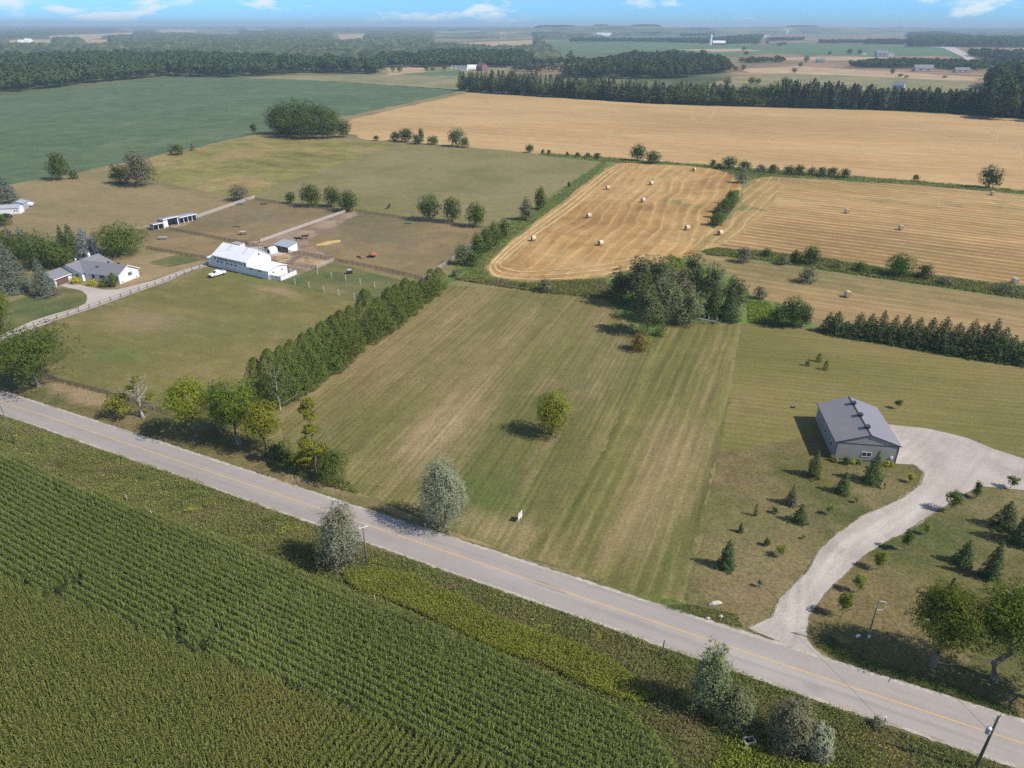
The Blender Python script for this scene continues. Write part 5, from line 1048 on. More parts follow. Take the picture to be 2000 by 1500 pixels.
def text_obj(txt, size, mat, parent, loc, rot, width=None):
    cu = bpy.data.curves.new('lettering', 'FONT'); cu.body = txt; cu.size = size; cu.offset = size * .018; cu.extrude = .01; cu.align_x = 'CENTER'; cu.align_y = 'CENTER'
    cu.materials.append(mat)
    o = link(bpy.data.objects.new('lettering', cu), parent); o.location = loc; o.rotation_euler = rot
    bpy.context.view_layer.update(); wd = o.dimensions.x
    me = bpy.data.meshes.new_from_object(o.evaluated_get(bpy.context.evaluated_depsgraph_get())); bpy.data.objects.remove(o)
    o = link(bpy.data.objects.new('lettering', me), parent); o.location = loc; o.rotation_euler = rot
    if width: o.scale.x = width / max(.1, wd)
    return o
text_obj('RANSOM CATTLE CO.', 1.15, M['black'], bn, (11.6, -.03, 3.45), (math.pi / 2, 0, 0), 13.2)
def bull(x0, flip):      # the dark bull's head emblem at each end of the lettering
    mb = MB(); pts = [(-.75, 1.0), (-.55, .55), (-.25, .5), (0, .62), (.25, .5), (.55, .55), (.75, 1.0), (.7, .35), (.4, .2), (.35, -.2), (.5, -.45), (.45, -.75), (-.45, -.75), (-.5, -.45), (-.35, -.2), (-.4, .2), (-.7, .35)]
    pts = [(p[0] * .72, p[1] * .72) for p in pts]; n = len(pts)
    vs = [(x0 + p[0], -.02, 3.42 + p[1]) for p in pts] + [(x0 + p[0], -.002, 3.42 + p[1]) for p in pts]
    mb.add(vs, [tuple(range(n))] + [(i, (i + 1) % n, n + (i + 1) % n, n + i) for i in range(n)]); mb.build('emblem', M['black'], bn)
bull(3.75, 1); bull(19.5, -1)
def roof_mark(x):
    mb = MB(); sl = (7.6 - 4.5) / 5.5
    for k in range(5):
        y = 2.6 + k * .55; z = 4.5 + y * sl + .16
        mb.add([(x - .3, y, z), (x + .3, y, z), (x + .3, y + .35, z + .35 * sl), (x - .3, y + .35, z + .35 * sl)], [(0, 1, 2, 3)])
    mb.build('roof_patch', M['canister'], bn)
roof_mark(7.6); roof_mark(15.8)
# white board yard at the barn's end
def fence(pts, label, h=1.25, nr=4, sp=2.5, mat='grey_board', post='grey_board', rh=.14, cat='fence', name='board_fence', solid=False, pw=.12, group=None, z=GZ, rt=.035, first_r=.3):
    W = [P(*p) for p in pts]; o = empty(name, (W[0][0], W[0][1], z), 0, label, cat, group)
    base = W[0]; segs = []
    for i in range(len(W) - 1): segs.append((W[i] - base, W[i + 1] - base))
    for r in range(nr):
        mb = MB(); zz = first_r + (h - .12 - first_r) * (r / max(1, nr - 1)) if nr > 1 else h * .75
        for a, b in segs:
            d = b - a; ln = np.hypot(*d); an = math.atan2(d[1], d[0]); c = (a + b) / 2
            mb.box(c[0], c[1], zz, ln, rt, (h - .2) / nr * .97 if solid else rh, an)
        mb.build('rail', M[mat], o)
    pm = None; cnt = 0; tot = sum(np.hypot(*(b - a)) for a, b in segs); sp = max(sp, tot / 95)
    for a, b in segs:
        d = b - a; ln = np.hypot(*d); n = max(1, int(round(ln / sp)))
        for k in range(n + (1 if (a is segs[-1][0]) else 0)):
            q = a + d * k / n
            if pm is None:
                m_ = MB(); m_.box(0, 0, h / 2 - .1, pw, pw, h + .25); p = m_.build('post', M[post], o); pm = p.data
            else: p = link(bpy.data.objects.new('post', pm), o)
            p.location = (q[0], q[1], 0); p.rotation_euler = (0, 0, math.atan2(d[1], d[0])); cnt += 1
    return o
fence([(526, 545.5), (549, 549.5), (580, 536.5), (559, 531)], 'solid white board fence of the yard at the barn end', 1.7, 5, 2.0, 'white_board', 'pale_board', solid=True)
fence([(67, 638), (175, 602.5), (256, 574), (319, 551), (345, 541), (405, 518.5)], 'low single rail fence with dark posts along the house driveway', 1.3, 2, 3.6, 'grey_board', 'pole', rh=.11, pw=.2)
fence([(96, 742), (224, 775), (330, 810)], 'dark four rail fence beside the road', 1.4, 4, 2.6, 'grey_board', 'pole')
fence([(287, 487), (405, 507)], 'weathered rail fence between round lime tree and barn', 1.4, 4, 2.6)
fence([(325, 448), (475, 477), (505, 483)], 'weathered rail fence from the field shelters to the barnyard', 1.4, 4, 2.6)
fence([(374, 430.5), (498, 387.5)], 'long pale board fence climbing behind the field shelters', 1.7, 5, 3.0, 'pale_board', 'pale_board', rh=.2)
fence([(262, 450), (289, 446)], 'short pale fence left of the field shelters', 1.3, 3, 3.0, 'pale_board', 'pale_board')
fence([(498, 391), (570, 402), (668, 414)], 'weathered rail fence below the upper round trees', 1.4, 4, 2.8)
fence([(695, 414), (787, 428), (942, 447)], 'weathered rail fence below the three round maples', 1.4, 4, 2.8)
fence([(509, 474), (675, 415.5)], 'pale board fence along the dirt lane', 1.5, 5, 3.0, 'pale_board', 'pale_board', rh=.18)
fence([(654, 510), (735, 526), (835, 549)], 'rail fence crossing behind the grass plot', 1.4, 4, 2.8)
fence([(826, 548), (893, 502), (940, 470)], 'whitish rail fence meeting the end of the cedar hedge', 1.5, 4, 3.0, 'pale_board', 'pale_board')
fence([(568, 511), (594, 498.5), (618, 503), (654, 510)], 'rail fence at the back of the small straw pen', 1.5, 4, 2.4, 'grey_board', 'grey_board')
fence([(654, 510), (619, 526), (562, 515.5)], 'pale rail fence at the front of the small straw pen', 1.5, 4, 2.4, 'pale_board', 'pale_board')
fence([(550, 493), (575, 497), (594, 498.5)], 'dark fence stub between tin shed and straw pen', 1.4, 4, 2.4)
def post_row(pts, label, grp):
    W = [P(*p) for p in pts]; o = empty('wire_fence', (W[0][0], W[0][1], GZ), 0, label, 'fence', grp); pm = None
    for w in W:
        q = w - W[0]
        if pm is None: m_ = MB(); m_.box(0, 0, .95, .2, .2, 2.2); p = m_.build('post', M['pale_post'], o); pm = p.data
        else: p = link(bpy.data.objects.new('post', pm), o)
        p.location = (q[0], q[1], 0)
    for z in (.5, 1.1, 1.6):
        mb = MB(); mb.tube([(w[0] - W[0][0], w[1] - W[0][1], z) for w in W], .012, 4); mb.build('wire', M['wire'], o)
post_row([(576.5, 555), (604, 563), (633, 571), (662, 577), (692, 584)], 'front row of white posts with wire beside the front lawn', 'rows of white fence posts')
post_row([(620.6, 536), (647.6, 542.6), (675.5, 548.5), (704, 555), (732, 561.5)], 'back row of white posts with wire on the grass plot', 'rows of white fence posts')
# wooden posts of the old corn field fence
for i, (u, v, t) in enumerate([(66, 916, 908), (180, 968, 959), (248, 976, 966), (297, 1008, 997), (428, 1058, 1047), (733, 1172, 1162), (1292, 1283, 1251)]):
    g = P(u, v); h = hgt(u, v, t); mb = MB(); r = np.random.default_rng(i); mb.tube([(0, 0, -.3), (r.normal(0, .05), 0, h * .6), (r.normal(0, .08), .05, h)], [.11, .1, .08], 6)
    o = mb.build('wooden_post', M['pole' if i == 6 else 'pale_board']); o.location = (g[0], g[1], GZ)
    tag(o, ['pale wooden post at the far left by the corn', 'pale wooden post second from the left by the corn', 'pale wooden post third from the left by the corn', 'pale wooden post fourth from the left by the corn', 'pale wooden post above the middle of the corn edge', 'pale wooden post in the bright weeds under the pole', 'dark thin post on the south bank opposite the gravel drive'][i], 'post', 'old posts along the corn field' if i < 6 else None)

# tin shed, sheds
ts = frame('tin_shed', (561, 488), -31, 'open boarded shed with a sloping galvanised roof behind the barn', 'shed')
x0, x1, y0, y1 = -3.7, 3.8, -2.8, 2.0
mb = MB(); mb.extrude([(y0, -.1), (y1, -.1), (y1, 3.1), (y0, 2.3)], x1 - .12, x1, 'x'); mb.extrude([(y0, -.1), (y1, -.1), (y1, 3.1), (y0, 2.3)], x0, x0 + .12, 'x'); mb.b2(x0, x1, y1 - .1, y1 - .0, -.1, 3.05); mb.build('wall', M['white_board'], ts)
for k in range(5): mb = MB(); mb.b2(x0 + .12, x1 - .12, y0, y0 + .05, .2 + k * .42, .4 + k * .42); mb.build('rail', M['grey_board'], ts)
mb = MB(); mb.extrude([(y0 - .4, 2.25), (y1 + .4, 3.2), (y1 + .4, 3.28), (y0 - .4, 2.33)], x0 - .3, x1 + .3, 'x'); mb.build('roof', M['tin'], ts)
sa = -31
def shelter(o, x0, x1, depth, hb, hf, label, wall='greywall', front='white', posts=2, roofm='tin', ang=59, wing=None):
    """run-in shed: x runs along the open front, front on the y- side"""
    s = frame('field_shelter', o, ang, label, 'shed', 'run-in shelters in the pasture')
    mb = MB(); pr = [(0, -.1), (depth, -.1), (depth, hb), (0, hf)]
    mb.extrude(pr, x0, x0 + .1, 'x'); mb.extrude(pr, x1 - .1, x1, 'x'); mb.b2(x0 + .1, x1 - .1, depth - .1, depth, -.1, hb); mb.build('wall', M[wall], s)
    mb = MB(); mb.extrude([(-.5, hf + .03), (depth + .3, hb + .03), (depth + .3, hb + .12), (-.5, hf + .12)], x0 - .2, x1 + .2, 'x'); mb.build('roof', M[roofm], s)
    mb = MB(); mb.b2(x0 - .2, x1 + .2, -.56, -.5, hf - .22, hf + .12); mb.build('fascia', M[front], s)
    for k in range(posts): mb = MB(); xx = x0 + (x1 - x0) * (k + 1) / (posts + 1); mb.b2(xx - .1, xx + .1, 0, .15, 0, hf); mb.build('post', M[front], s)
    if wing: mb = MB(); mb.b2(x0 + .0, x0 + wing, -.05, .0, -.1, hf - .1); mb.b2(x1 - .35, x1, -.05, 0, -.1, hf - .1); mb.build('front_board', M[front], s)
    return s
shelter((301, 450), 0, 4.2, 3.6, 2.1, 2.6, 'low grey shelter at the left of three in the pasture', posts=1, roofm='rust_tin', ang=48)
shelter((321, 445), 0, 7.0, 4.6, 3.0, 3.7, 'tall white fronted shelter between two lower ones', posts=0, wing=2.0, ang=55)
shelter((352, 437.5), 0, 8.2, 5.0, 2.4, 2.9, 'wide grey shelter at the right with a white edged roof', posts=3, ang=55)
# farmhouse
hs = frame('farmhouse', (235, 555), 162.5, 'white farmhouse with grey shingle roofs and attached garage', 'house')
mb = MB(); gable_walls(mb, 0, 14.4, -8.8, -.0, 3.1, 5.3, 'x'); gable_walls(mb, 14.42, 26, -12.0, 1.4, 2.9, 5.2, 'y'); gable_walls(mb, 18.8, 26, 1.42, 8.6, 2.6, 4.2, 'y'); mb.build('wall', M['white_board'], hs)
mb = MB(); roof_slabs(mb, 0, 19.6, -8.8, 0, 3.1, 5.3, 'x', .5, .14)
mb.build('roof', M['shingle'], hs)
mb = MB(); roof_slabs(mb, 14.42, 26, -12.0, 1.4, 2.9, 5.24, 'y', .5, .14); mb.build('roof', M['shingle'], hs)
mb = MB(); roof_slabs(mb, 18.8, 26, 1.6, 8.6, 2.6, 4.2, 'y', .5, .14); mb.build('garage_roof', M['shingle'], hs)
mb = MB()
for s0 in (1, -1):
    y_a = -4.4; y_b = -4.4 + s0 * 4.9; za, zb_ = 5.3, 5.3 - 4.9 * (2.2 / 4.4)
    mb.add([(-.53, y_a, za - .05), (-.53, y_b, zb_ - .05), (-.53, y_b, zb_ + .2), (-.53, y_a, za + .2), (-.51, y_a, za - .05), (-.51, y_b, zb_ - .05), (-.51, y_b, zb_ + .2), (-.51, y_a, za + .2)], [(0, 1, 2, 3), (7, 6, 5, 4), (0, 4, 5, 1), (2, 6, 7, 3), (0, 3, 7, 4), (1, 5, 6, 2)])
mb.b2(18.24, 18.3, 1.2, 9.1, 2.3, 2.55); mb.b2(0, 13.8, .5, .54, 2.75, 2.95); mb.build('fascia', M['white'], hs)
mb = MB(); mb.b2(18.72, 18.8, 3.2, 7.9, 0, 2.2); mb.build('garage_door', M['brown'], hs)
for x in (3.4, 7.2): 
    w0 = window(hs, x, 0, 1.8, 1.1, 1.1, 'y+')
    mb = MB(); mb.b2(x - 1.05, x - .7, 0, .05, 1.2, 2.4); mb.b2(x + .7, x + 1.05, 0, .05, 1.2, 2.4); mb.build('shutter', M['black'], hs)
window(hs, 16.8, 1.4, 1.6, 1.6, 1.4, 'y+'); window(hs, 11, 0, 1.7, 1.2, 1.2, 'y+')
mb = MB(); mb.b2(12.6, 13.6, 0, .06, 0, 2.1); mb.build('door', M['white'], hs)
window(hs, 0, -5.0, 2.2, .7, 1.1, 'x-')
mb = MB(); mb.b2(-.05, 0, -5.8, -5.45, 1.55, 2.85); mb.b2(-.05, 0, -4.55, -4.2, 1.55, 2.85); mb.build('shutter', M['black'], hs)
window(hs, 0, -1.2, .45, .6, .3, 'x-', sub=False); window(hs, 0, -7.4, .45, .6, .3, 'x-', sub=False)
mb = MB(); mb.b2(20.6, 21.4, -9.5, -8.7, 4.2, 6.4); ch = mb.build('chimney', M['white'], hs)
mb = MB(); mb.b2(20.75, 21.25, -9.35, -8.85, 6.4, 6.7); mb.build('chimney_cap', M['greywall'], ch)
for x, y, z in ((4.5, -5.6, 4.9), (9.4, -6.0, 4.8)): mb = MB(); mb.b2(x - .25, x + .25, y - .25, y + .25, z, z + .55); mb.build('roof_vent', M['black'], hs)
mb = MB(); mb.tube([(22.2, -4.5, 5.0), (22.2, -4.5, 5.7)], .25, 8); mb.build('turbine_vent', M['white'], hs)
mb = MB(); mb.b2(10.2, 11.0, -2.6, -1.9, 4.0, 4.7); mb.build('skylight', M['glass'], hs)
# small sheds at the left edge
def hut(o, ang, w, d, we, rg_, wm, rm, label, name='shed', cat='shed', axis='x', wins=()):
    s = frame(name, o, ang, label, cat); mb = MB(); gable_walls(mb, 0, w, 0, d, we, rg_, axis); mb.build('wall', M[wm], s)
    mb = MB(); roof_slabs(mb, 0, w, 0, d, we, rg_, axis, .25, .1); mb.build('roof', M[rm], s)
    for a in wins: window(s, *a)
    return s
hut((-2, 419), 12, 9, 5, 2.7, 3.8, 'white', 'greywall', 'white hut with two small dark windows cut by the left edge', wins=[(7.0, 0, 1.5, .5, .8, 'y-'), (8.0, 0, 1.5, .5, .8, 'y-')])
hut((24, 411), 12, 5.2, 6, 3.0, 3.9, 'tin', 'tin', 'small bluish tin shed right of the white hut', axis='y')
o = frame('boat', (40, 405), 20, 'white covered boat behind the tin shed', 'boat'); mb = MB()
for k in range(1): mb.add([(0, 0, .5), (5, 0, .5), (5.6, 1, 1), (5, 2, .5), (0, 2, .5), (0, -.1, 1.3), (5, -.1, 1.3), (6, 1, 1.5), (5, 2.1, 1.3), (0, 2.1, 1.3), (.6, 1, 2.1), (4, 1, 2.1)], [(0, 1, 6, 5), (1, 2, 7, 6), (2, 3, 8, 7), (3, 4, 9, 8), (4, 0, 5, 9), (0, 4, 3, 2, 1), (5, 6, 11, 10), (6, 7, 11), (7, 8, 11), (8, 9, 10, 11), (9, 5, 10)])
mb.build('hull', M['white'], o)
mb = MB(); mb.b2(.2, 1.2, .2, 1.8, 0, .5); mb.b2(3.2, 3.8, .2, 1.8, 0, .55); mb.build('trailer', M['black'], o)
o = frame('tarpaulin_pile', (44, 399), 20, 'blue tarpaulin over a heap behind the white boat', 'tarpaulin'); mb = MB()
r = np.random.default_rng(2); vs = []; n = 9
for i in range(n):
    for j in range(n):
        x, y = i / (n - 1) * 4, j / (n - 1) * 3; vs.append((x, y, 1.5 * math.sin(math.pi * i / (n - 1)) ** .5 * math.sin(math.pi * j / (n - 1)) ** .5 + r.uniform(0, .25)))
mb.add(vs, [(i * n + j, (i + 1) * n + j, (i + 1) * n + j + 1, i * n + j + 1) for i in range(n - 1) for j in range(n - 1)]); mb.build('cover', M['tarp_blue'], o)

# ------------------------------------------------------------------ vehicles
def pickup(o, ang, label, paint, name='pickup_truck', bed=True, s=1.0):
    g = P(*o); t = empty(name, (g[0], g[1], GZ), math.radians(ang), label, 'truck' if bed else 'car')
    mb = MB(); pr = [(-2.95, .55), (2.75, .55), (2.95, .75), (2.95, 1.12), (2.7, 1.22), (1.35, 1.32), (.62, 1.95), (-.9, 1.98), (-1.15, 1.35), (-2.95, 1.35)] if bed else [(-2.3, .45), (2.2, .45), (2.3, .7), (2.2, 1.0), (1.1, 1.15), (.5, 1.62), (-1.3, 1.62), (-2.2, 1.15), (-2.3, .9)]
    n = len(pr); hw = .98; vs = []
    for sg in (-1, 1):
        for x, z in pr: vs.append((x * s, sg * (hw if z < 1.36 else hw * .92) * s, z * s))
    mb.add(vs, [tuple(range(n))[::-1], tuple(range(n, 2 * n))] + [(i, (i + 1) % n, n + (i + 1) % n, n + i) for i in range(n)])
    mb.build('body', M[paint], t, bevel=.04)
    if bed: mb = MB(); mb.b2(-2.85 * s, -1.25 * s, -.85 * s, .85 * s, 1.355 * s, 1.36 * s + .01); mb.build('bed_cover', M['canister'], t); mb = MB(); mb.b2(1.5 * s, 2.6 * s, -.8 * s, .8 * s, 1.30 * s, 1.34 * s)
    for sg in (-1, 1):
        mb = MB(); y = sg * .93 * s; zt, zb = (1.86, 1.40) if bed else (1.54, 1.2); xa, xb = (.62, -.85) if bed else (.5, -1.25)
        mb.add([(xa + .42, y, zb), (xb, y, zb), (xb, y * .9, zt), (xa - .08, y * .9, zt)], [(0, 1, 2, 3)] if sg < 0 else [(3, 2, 1, 0)]); mb.build('side_window', M['glass'], t)
    mb = MB(); xs0, zs0, xs1, zs1 = ((1.34, 1.36, .68, 1.92) if bed else (1.12, 1.18, .55, 1.6)); mb.add([(xs0, -.78, zs0), (xs0, .78, zs0), (xs1, .7, zs1), (xs1, -.7, zs1)], [(0, 1, 2, 3)]); mb.build('windscreen', M['glass'], t)
    mb = MB(); mb.b2(2.95 if bed else 2.3, 3.0 if bed else 2.34, -.6, .6, .72, 1.08); mb.build('grille', M['chrome' if bed else 'black'], t)
    wx = (1.9, -1.85) if bed else (1.4, -1.4); wr = .42 if bed else .34
    for x in wx:
        for sg in (-1, 1):
            mb = MB(); mb.tube([(x, sg * .78, wr), (x, sg * 1.02, wr)], wr, 16); w_ = mb.build('wheel', M['tyre'], t)
            mb = MB(); mb.tube([(x, sg * 1.02, wr), (x, sg * 1.04, wr)], wr * .58, 12); mb.build('rim', M['chrome'], w_)
    for sg in (-1, 1):
        mb = MB(); xx = 2.96 if bed else 2.31; mb.b2(xx, xx + .04, sg * .68 - .14, sg * .68 + .14, .85, 1.05); mb.build('headlight', M['porcelain'], t)
    return t
pickup((425, 538.5), 55 + 180, 'white pickup truck parked on the lawn in front of the barn', 'car_white')
pickup((15, 424.5), -15, 'black car parked by the white hut at the left edge', 'car_black', 'parked_car', False)

# ------------------------------------------------------------------ bales
b_mesh = None
BALES = [(1042, 470, 20, 'bale nearest the long grass at the left side of the baled field'), (1150, 425, 20, 'bale in the left middle of the baled field'), (1187, 370, 15, 'bale on the upper left of the baled field'), (1173, 479, 25, 'bale in the lower middle of the baled field'),
         (1256, 394.5, 20, 'bale near the centre of the baled field'), (1272, 361, 20, 'bale above the centre of the baled field'), (1355, 334.5, 60, 'bale at the top edge of the baled field'), (1342, 449, 20, 'bale at the lower right of the baled field left of the island'),
         (1406, 459, 30, 'bale at the foot of the bushy island'), (1654, 416.5, 100, 'left one of two bales in the middle of the right field'), (1759, 449, 100, 'right one of two bales in the middle of the right field'), (1938, 381, 100, 'bale below the big round tree at the far right'),
         (1655, 580, 95, 'lone bale in the lower straw field'), (1981, 554, 95, 'bale at the right end of the ditch strip')]
for i, (u, v, a, lb) in enumerate(BALES):
    g = P(u, v); rz = math.radians(a)
    if b_mesh is None:
        mb = MB(); n = 28; R_ = .95; L2 = .78
        mb.tube([(-L2, 0, R_), (-L2 + .08, 0, R_), (L2 - .08, 0, R_), (L2, 0, R_)], [R_ * .94, R_, R_, R_ * .94], n); o = mb.build('straw_bale', M['hay'], smooth=False); b_mesh = o.data
        eb = MB(); eb.tube([(L2, 0, 0), (L2 + .02, 0, 0)], [R_ * .9, R_ * .88], n); e = eb.build('cut_end', M['hay_end'], o); e_mesh = e.data
    else: o = link(bpy.data.objects.new('straw_bale', b_mesh)); e = link(bpy.data.objects.new('cut_end', e_mesh), o)
    e.location = (0, 0, .95); e = link(bpy.data.objects.new('cut_end', e_mesh), o); e.location = (0, 0, .95); e.rotation_euler = (0, 0, math.pi)
    o.location = (g[0], g[1], GZ); o.rotation_euler = (0, 0, rz); o.scale = (1.1, 1.1, 1.1); tag(o, lb, 'straw bale', 'round straw bales')

# ------------------------------------------------------------------ cattle
def cow(o, ang, mat, label, grazing=False):
    g = P(*o); rz = math.radians(ang)
    V = [(-.85, 0, 1.12), (-.3, 0, 1.08), (.35, 0, 1.08), (.75, 0, 1.15), (1.05, 0, 1.3 if not grazing else .95), (1.3, 0, 1.38 if not grazing else .55), (1.55, 0, 1.25 if not grazing else .3), (-1.0, 0, 1.2), (-1.08, 0, .7)]
    R = [.30, .38, .38, .30, .20, .15, .09, .10, .04]; E_ = [(0, 1), (1, 2), (2, 3), (3, 4), (4, 5), (5, 6), (0, 7), (7, 8)]
    for x, b, kx in ((.6, 3, .03), (-.75, 0, -.08)):
        for sg in (-1, 1):
            n = len(V); V += [(x, sg * .2, .75), (x + kx, sg * .21, .4), (x, sg * .21, .04)]; R += [.15, .085, .065]; E_ += [(b, n), (n, n + 1), (n + 1, n + 2)]
    for sg in (-1, 1):
        n = len(V); hx = V[5]; V.append((hx[0] - .02, sg * .2, hx[2] + .08)); R.append(.05); E_.append((5, n))
    me = bpy.data.meshes.new('cow'); me.from_pydata(V, E_, []); o_ = link(bpy.data.objects.new('cow', me)); me.materials.append(M[mat])
    sk = o_.modifiers.new('skin', 'SKIN'); lay = me.skin_vertices[0] if me.skin_vertices else None
    if lay is None:
        bpy.context.view_layer.objects.active = o_; bpy.context.view_layer.update(); lay = me.skin_vertices[0] if me.skin_vertices else None
    if lay:
        for i, r_ in enumerate(R): lay.data[i].radius = (r_, r_)
        lay.data[1].use_root = True
    o_.modifiers.new('sub', 'SUBSURF').render_levels = 1
    o_.location = (g[0], g[1], GZ); o_.rotation_euler = (0, 0, rz); o_.scale = (1.25, 1.25, 1.25); tag(o_, label, 'cow', 'cattle near the barn'); return o_
cow((583, 471.5), 190, 'cow_black', 'black cow standing right of the tin shed')
cow((596, 467), 15, 'cow_brown', 'dark brown cow right of the black one')
cow((760, 407), 80, 'cow_black', 'black cow alone in the big pasture')
cow((524, 490), 10, 'cow_brown', 'brown cow lying by the white tank in the barnyard', True)

# ------------------------------------------------------------------ yard things
def simple(name, o, ang, label, cat, parts, group=None):
    t = frame(name, o, ang, label, cat, group)
    for nm, mat, boxes in parts:
        mb = MB()
        for b in boxes:
            if b[0] == 't': mb.tube(b[1], b[2], b[3] if len(b) > 3 else 8)
            else: mb.b2(*b)
        mb.build(nm, M[mat], t)
    return t
dome = [(math.cos(a) * 1.5, math.sin(a) * 1.25 + .9) for a in np.linspace(0, math.pi, 10)]
t = frame('calf_hutch', (531.5, 493), 50, 'white rounded calf hutch left of the tin shed', 'hutch'); mb = MB(); mb.extrude([(1.5, 0)] + dome + [(-1.5, 0)], -1.6, 1.6, 'x'); mb.build('shell', M['white'], t); mb = MB(); mb.b2(-1.63, -1.6, -.6, .6, 0, 1.3); mb.build('opening', M['dark_inside'], t)
simple('hay_rack', (517, 487), -25, 'rusty steel hay rack beside the white hutch', 'hay rack', [('frame', 'brown', [(-2.2, 2.2, -1, -.9, .3, .4), (-2.2, 2.2, .9, 1, .3, .4), (-2.2, 2.2, -1, -.9, 1.5, 1.6), (-2.2, 2.2, .9, 1, 1.5, 1.6)] + [(x, x + .08, y, y + .08, 0, 1.6) for x in (-2.2, -1.1, 0, 1.1, 2.12) for y in (-1, .92)])])
simple('feed_bunk', (478, 477), -20, 'rusty round bale feeder by the barnyard gate', 'feeder', [('ring', 'brown', [('t', [(math.cos(a) * 1.4, math.sin(a) * 1.4, z) for a in np.linspace(0, 6.283, 14)], .06, 5) for z in (.2, .7, 1.2)] + [('t', [(math.cos(a) * 1.4, math.sin(a) * 1.4, 0), (math.cos(a) * 1.4, math.sin(a) * 1.4, 1.3)], .05, 5) for a in np.linspace(0, 5.9, 12)])])
simple('lean_to', (466, 488), -31, 'low faded red roofed lean-to behind the barn roof', 'shed', [('roof', 'rust_tin', [(-2.5, 2.5, -1.2, 1.6, 2.6, 2.7)]), ('wall', 'white_board', [(-2.4, 2.4, -1.0, 1.4, -.1, 2.6)])])
simple('round_feeder', (728, 501.5), 0, 'red cone roofed mineral feeder in the far paddock', 'feeder', [('base', 'dark_inside', [('t', [(0, 0, 0), (0, 0, .9)], [1.0, 1.0], 14)]), ('hood', 'red_feeder', [('t', [(0, 0, .9), (0, 0, 1.25), (0, 0, 1.9)], [1.55, 1.5, .15], 16)])])
simple('trough', (703.5, 502.5), -50, 'long red trough left of the red cone roofed feeder', 'trough', [('basin', 'red_feeder', [(-1.6, 1.6, -.45, .45, .15, .6)]), ('foot', 'brown', [(-1.3, -1.1, -.4, .4, 0, .15), (1.1, 1.3, -.4, .4, 0, .15)])])
simple('covered_feeder', (683, 534), 15, 'dark feeder with a pale domed lid on the grass plot', 'feeder', [('box', 'dark_inside', [(-1, 1, -.6, .6, 0, 1.0)]), ('lid', 'greywall', [('t', [(-.7, 0, 1.2), (.7, 0, 1.2)], .5, 10)])])
simple('covered_feeder', (475, 458), 20, 'dark roofed feeder in the middle paddock', 'feeder', [('post', 'cow_brown', [(-1, -.7, -.5, .5, 0, 1.2), (.7, 1, -.5, .5, 0, 1.2)]), ('roof', 'pale_board', [(-1.2, 1.2, -.7, .7, 1.2, 1.35)])])
simple('steel_trough', (318, 467), 5, 'pale metal tank in the turf left of the barn', 'tank', [('tank', 'greywall', [(-1.6, 1.6, -.6, .6, .45, 1.0)]), ('leg', 'black', [(-1.3, -1.1, -.5, .5, 0, .45), (1.1, 1.3, -.5, .5, 0, .45)])])
simple('trough', (462, 443), 0, 'low dark feed trough in the middle paddock', 'trough', [('basin', 'pole', [(-1.6, 1.6, -.3, .3, .2, .5)]), ('foot', 'pole', [(-1.4, -1.3, -.4, .4, 0, .2), (1.3, 1.4, -.4, .4, 0, .2)])])
simple('trough', (468, 399.5), 10, 'green trough at the top of the paddock by the pale fence', 'trough', [('basin', 'teal', [(-1.6, 1.6, -.5, .5, .1, .6)])])
simple('trough', (515, 399), 0, 'brown trough under the upper paddock fence', 'trough', [('basin', 'brown', [(-1.6, 1.6, -.4, .4, .1, .6)])])
simple('trough', (797, 437), 0, 'teal trough below the three round maples', 'trough', [('basin', 'teal', [(-1.4, 1.4, -.4, .4, .1, .6)])])
simple('water_tank', (560, 528.5), 0, 'round dark water tank in the white barn yard', 'tank', [('tank', 'dark_inside', [('t', [(0, 0, 0), (0, 0, 1.3)], [.9, .9], 12)])])
simple('boulder', (1397, 1180), 10, 'flat pale boulder on the grass near the gravel drive', 'boulder', [('rock', 'stone', [('t', [(-1.1, 0, .05), (-.5, 0, .2), (.5, .05, .22), (1.1, 0, .05)], [.12, .36, .34, .1], 9)])])
for (u, v, lb) in [(1382, 1209, 'small pale stone in the ditch left of the drive'), (1407, 1205, 'small pale stone in the ditch nearest the drive')]:
    simple('stone', (u, v), 0, lb, 'stone', [('rock', 'stone', [('t', [(-.35, 0, .1), (0, 0, .2), (.35, 0, .1)], [.1, .28, .1], 7)])])
simple('culvert_box', (1461, 1457), 10, 'small pale box lying in the weeds at the bottom', 'box', [('side', 'stone', [(-.7, .7, -.45, -.35, .2, 1.2), (-.7, .7, .35, .45, .2, 1.2), (-.7, -.6, -.35, .35, .2, 1.2), (.6, .7, -.35, .35, .2, 1.2)]), ('inside', 'dark_inside', [(-.6, .6, -.35, .35, .3, .9)])])
simple('birdbath', (1552, 796), 0, 'small dark birdbath left of the shop', 'birdbath', [('bowl', 'grey_board', [('t', [(0, 0, 0), (0, 0, .4), (0, 0, .6)], [.3, .2, .45], 10)])])
simple('mailbox', (1672, 1254), 20, 'white mailbox on a post under the left large maple', 'mailbox', [('post', 'pole', [(-.06, .06, -.06, .06, -.1, 1.1)]), ('box', 'white', [(-.3, .3, -.12, .12, 1.1, 1.4)])])
simple('marker_post', (1726, 1414), 0, 'short post with a white cap beside the lower right road', 'post', [('post', 'black', [('t', [(0, 0, -.2), (0, 0, 1.0)], .07, 6)]), ('cap', 'white', [('t', [(0, 0, 1.0), (0, 0, 1.3)], .10, 6)])])
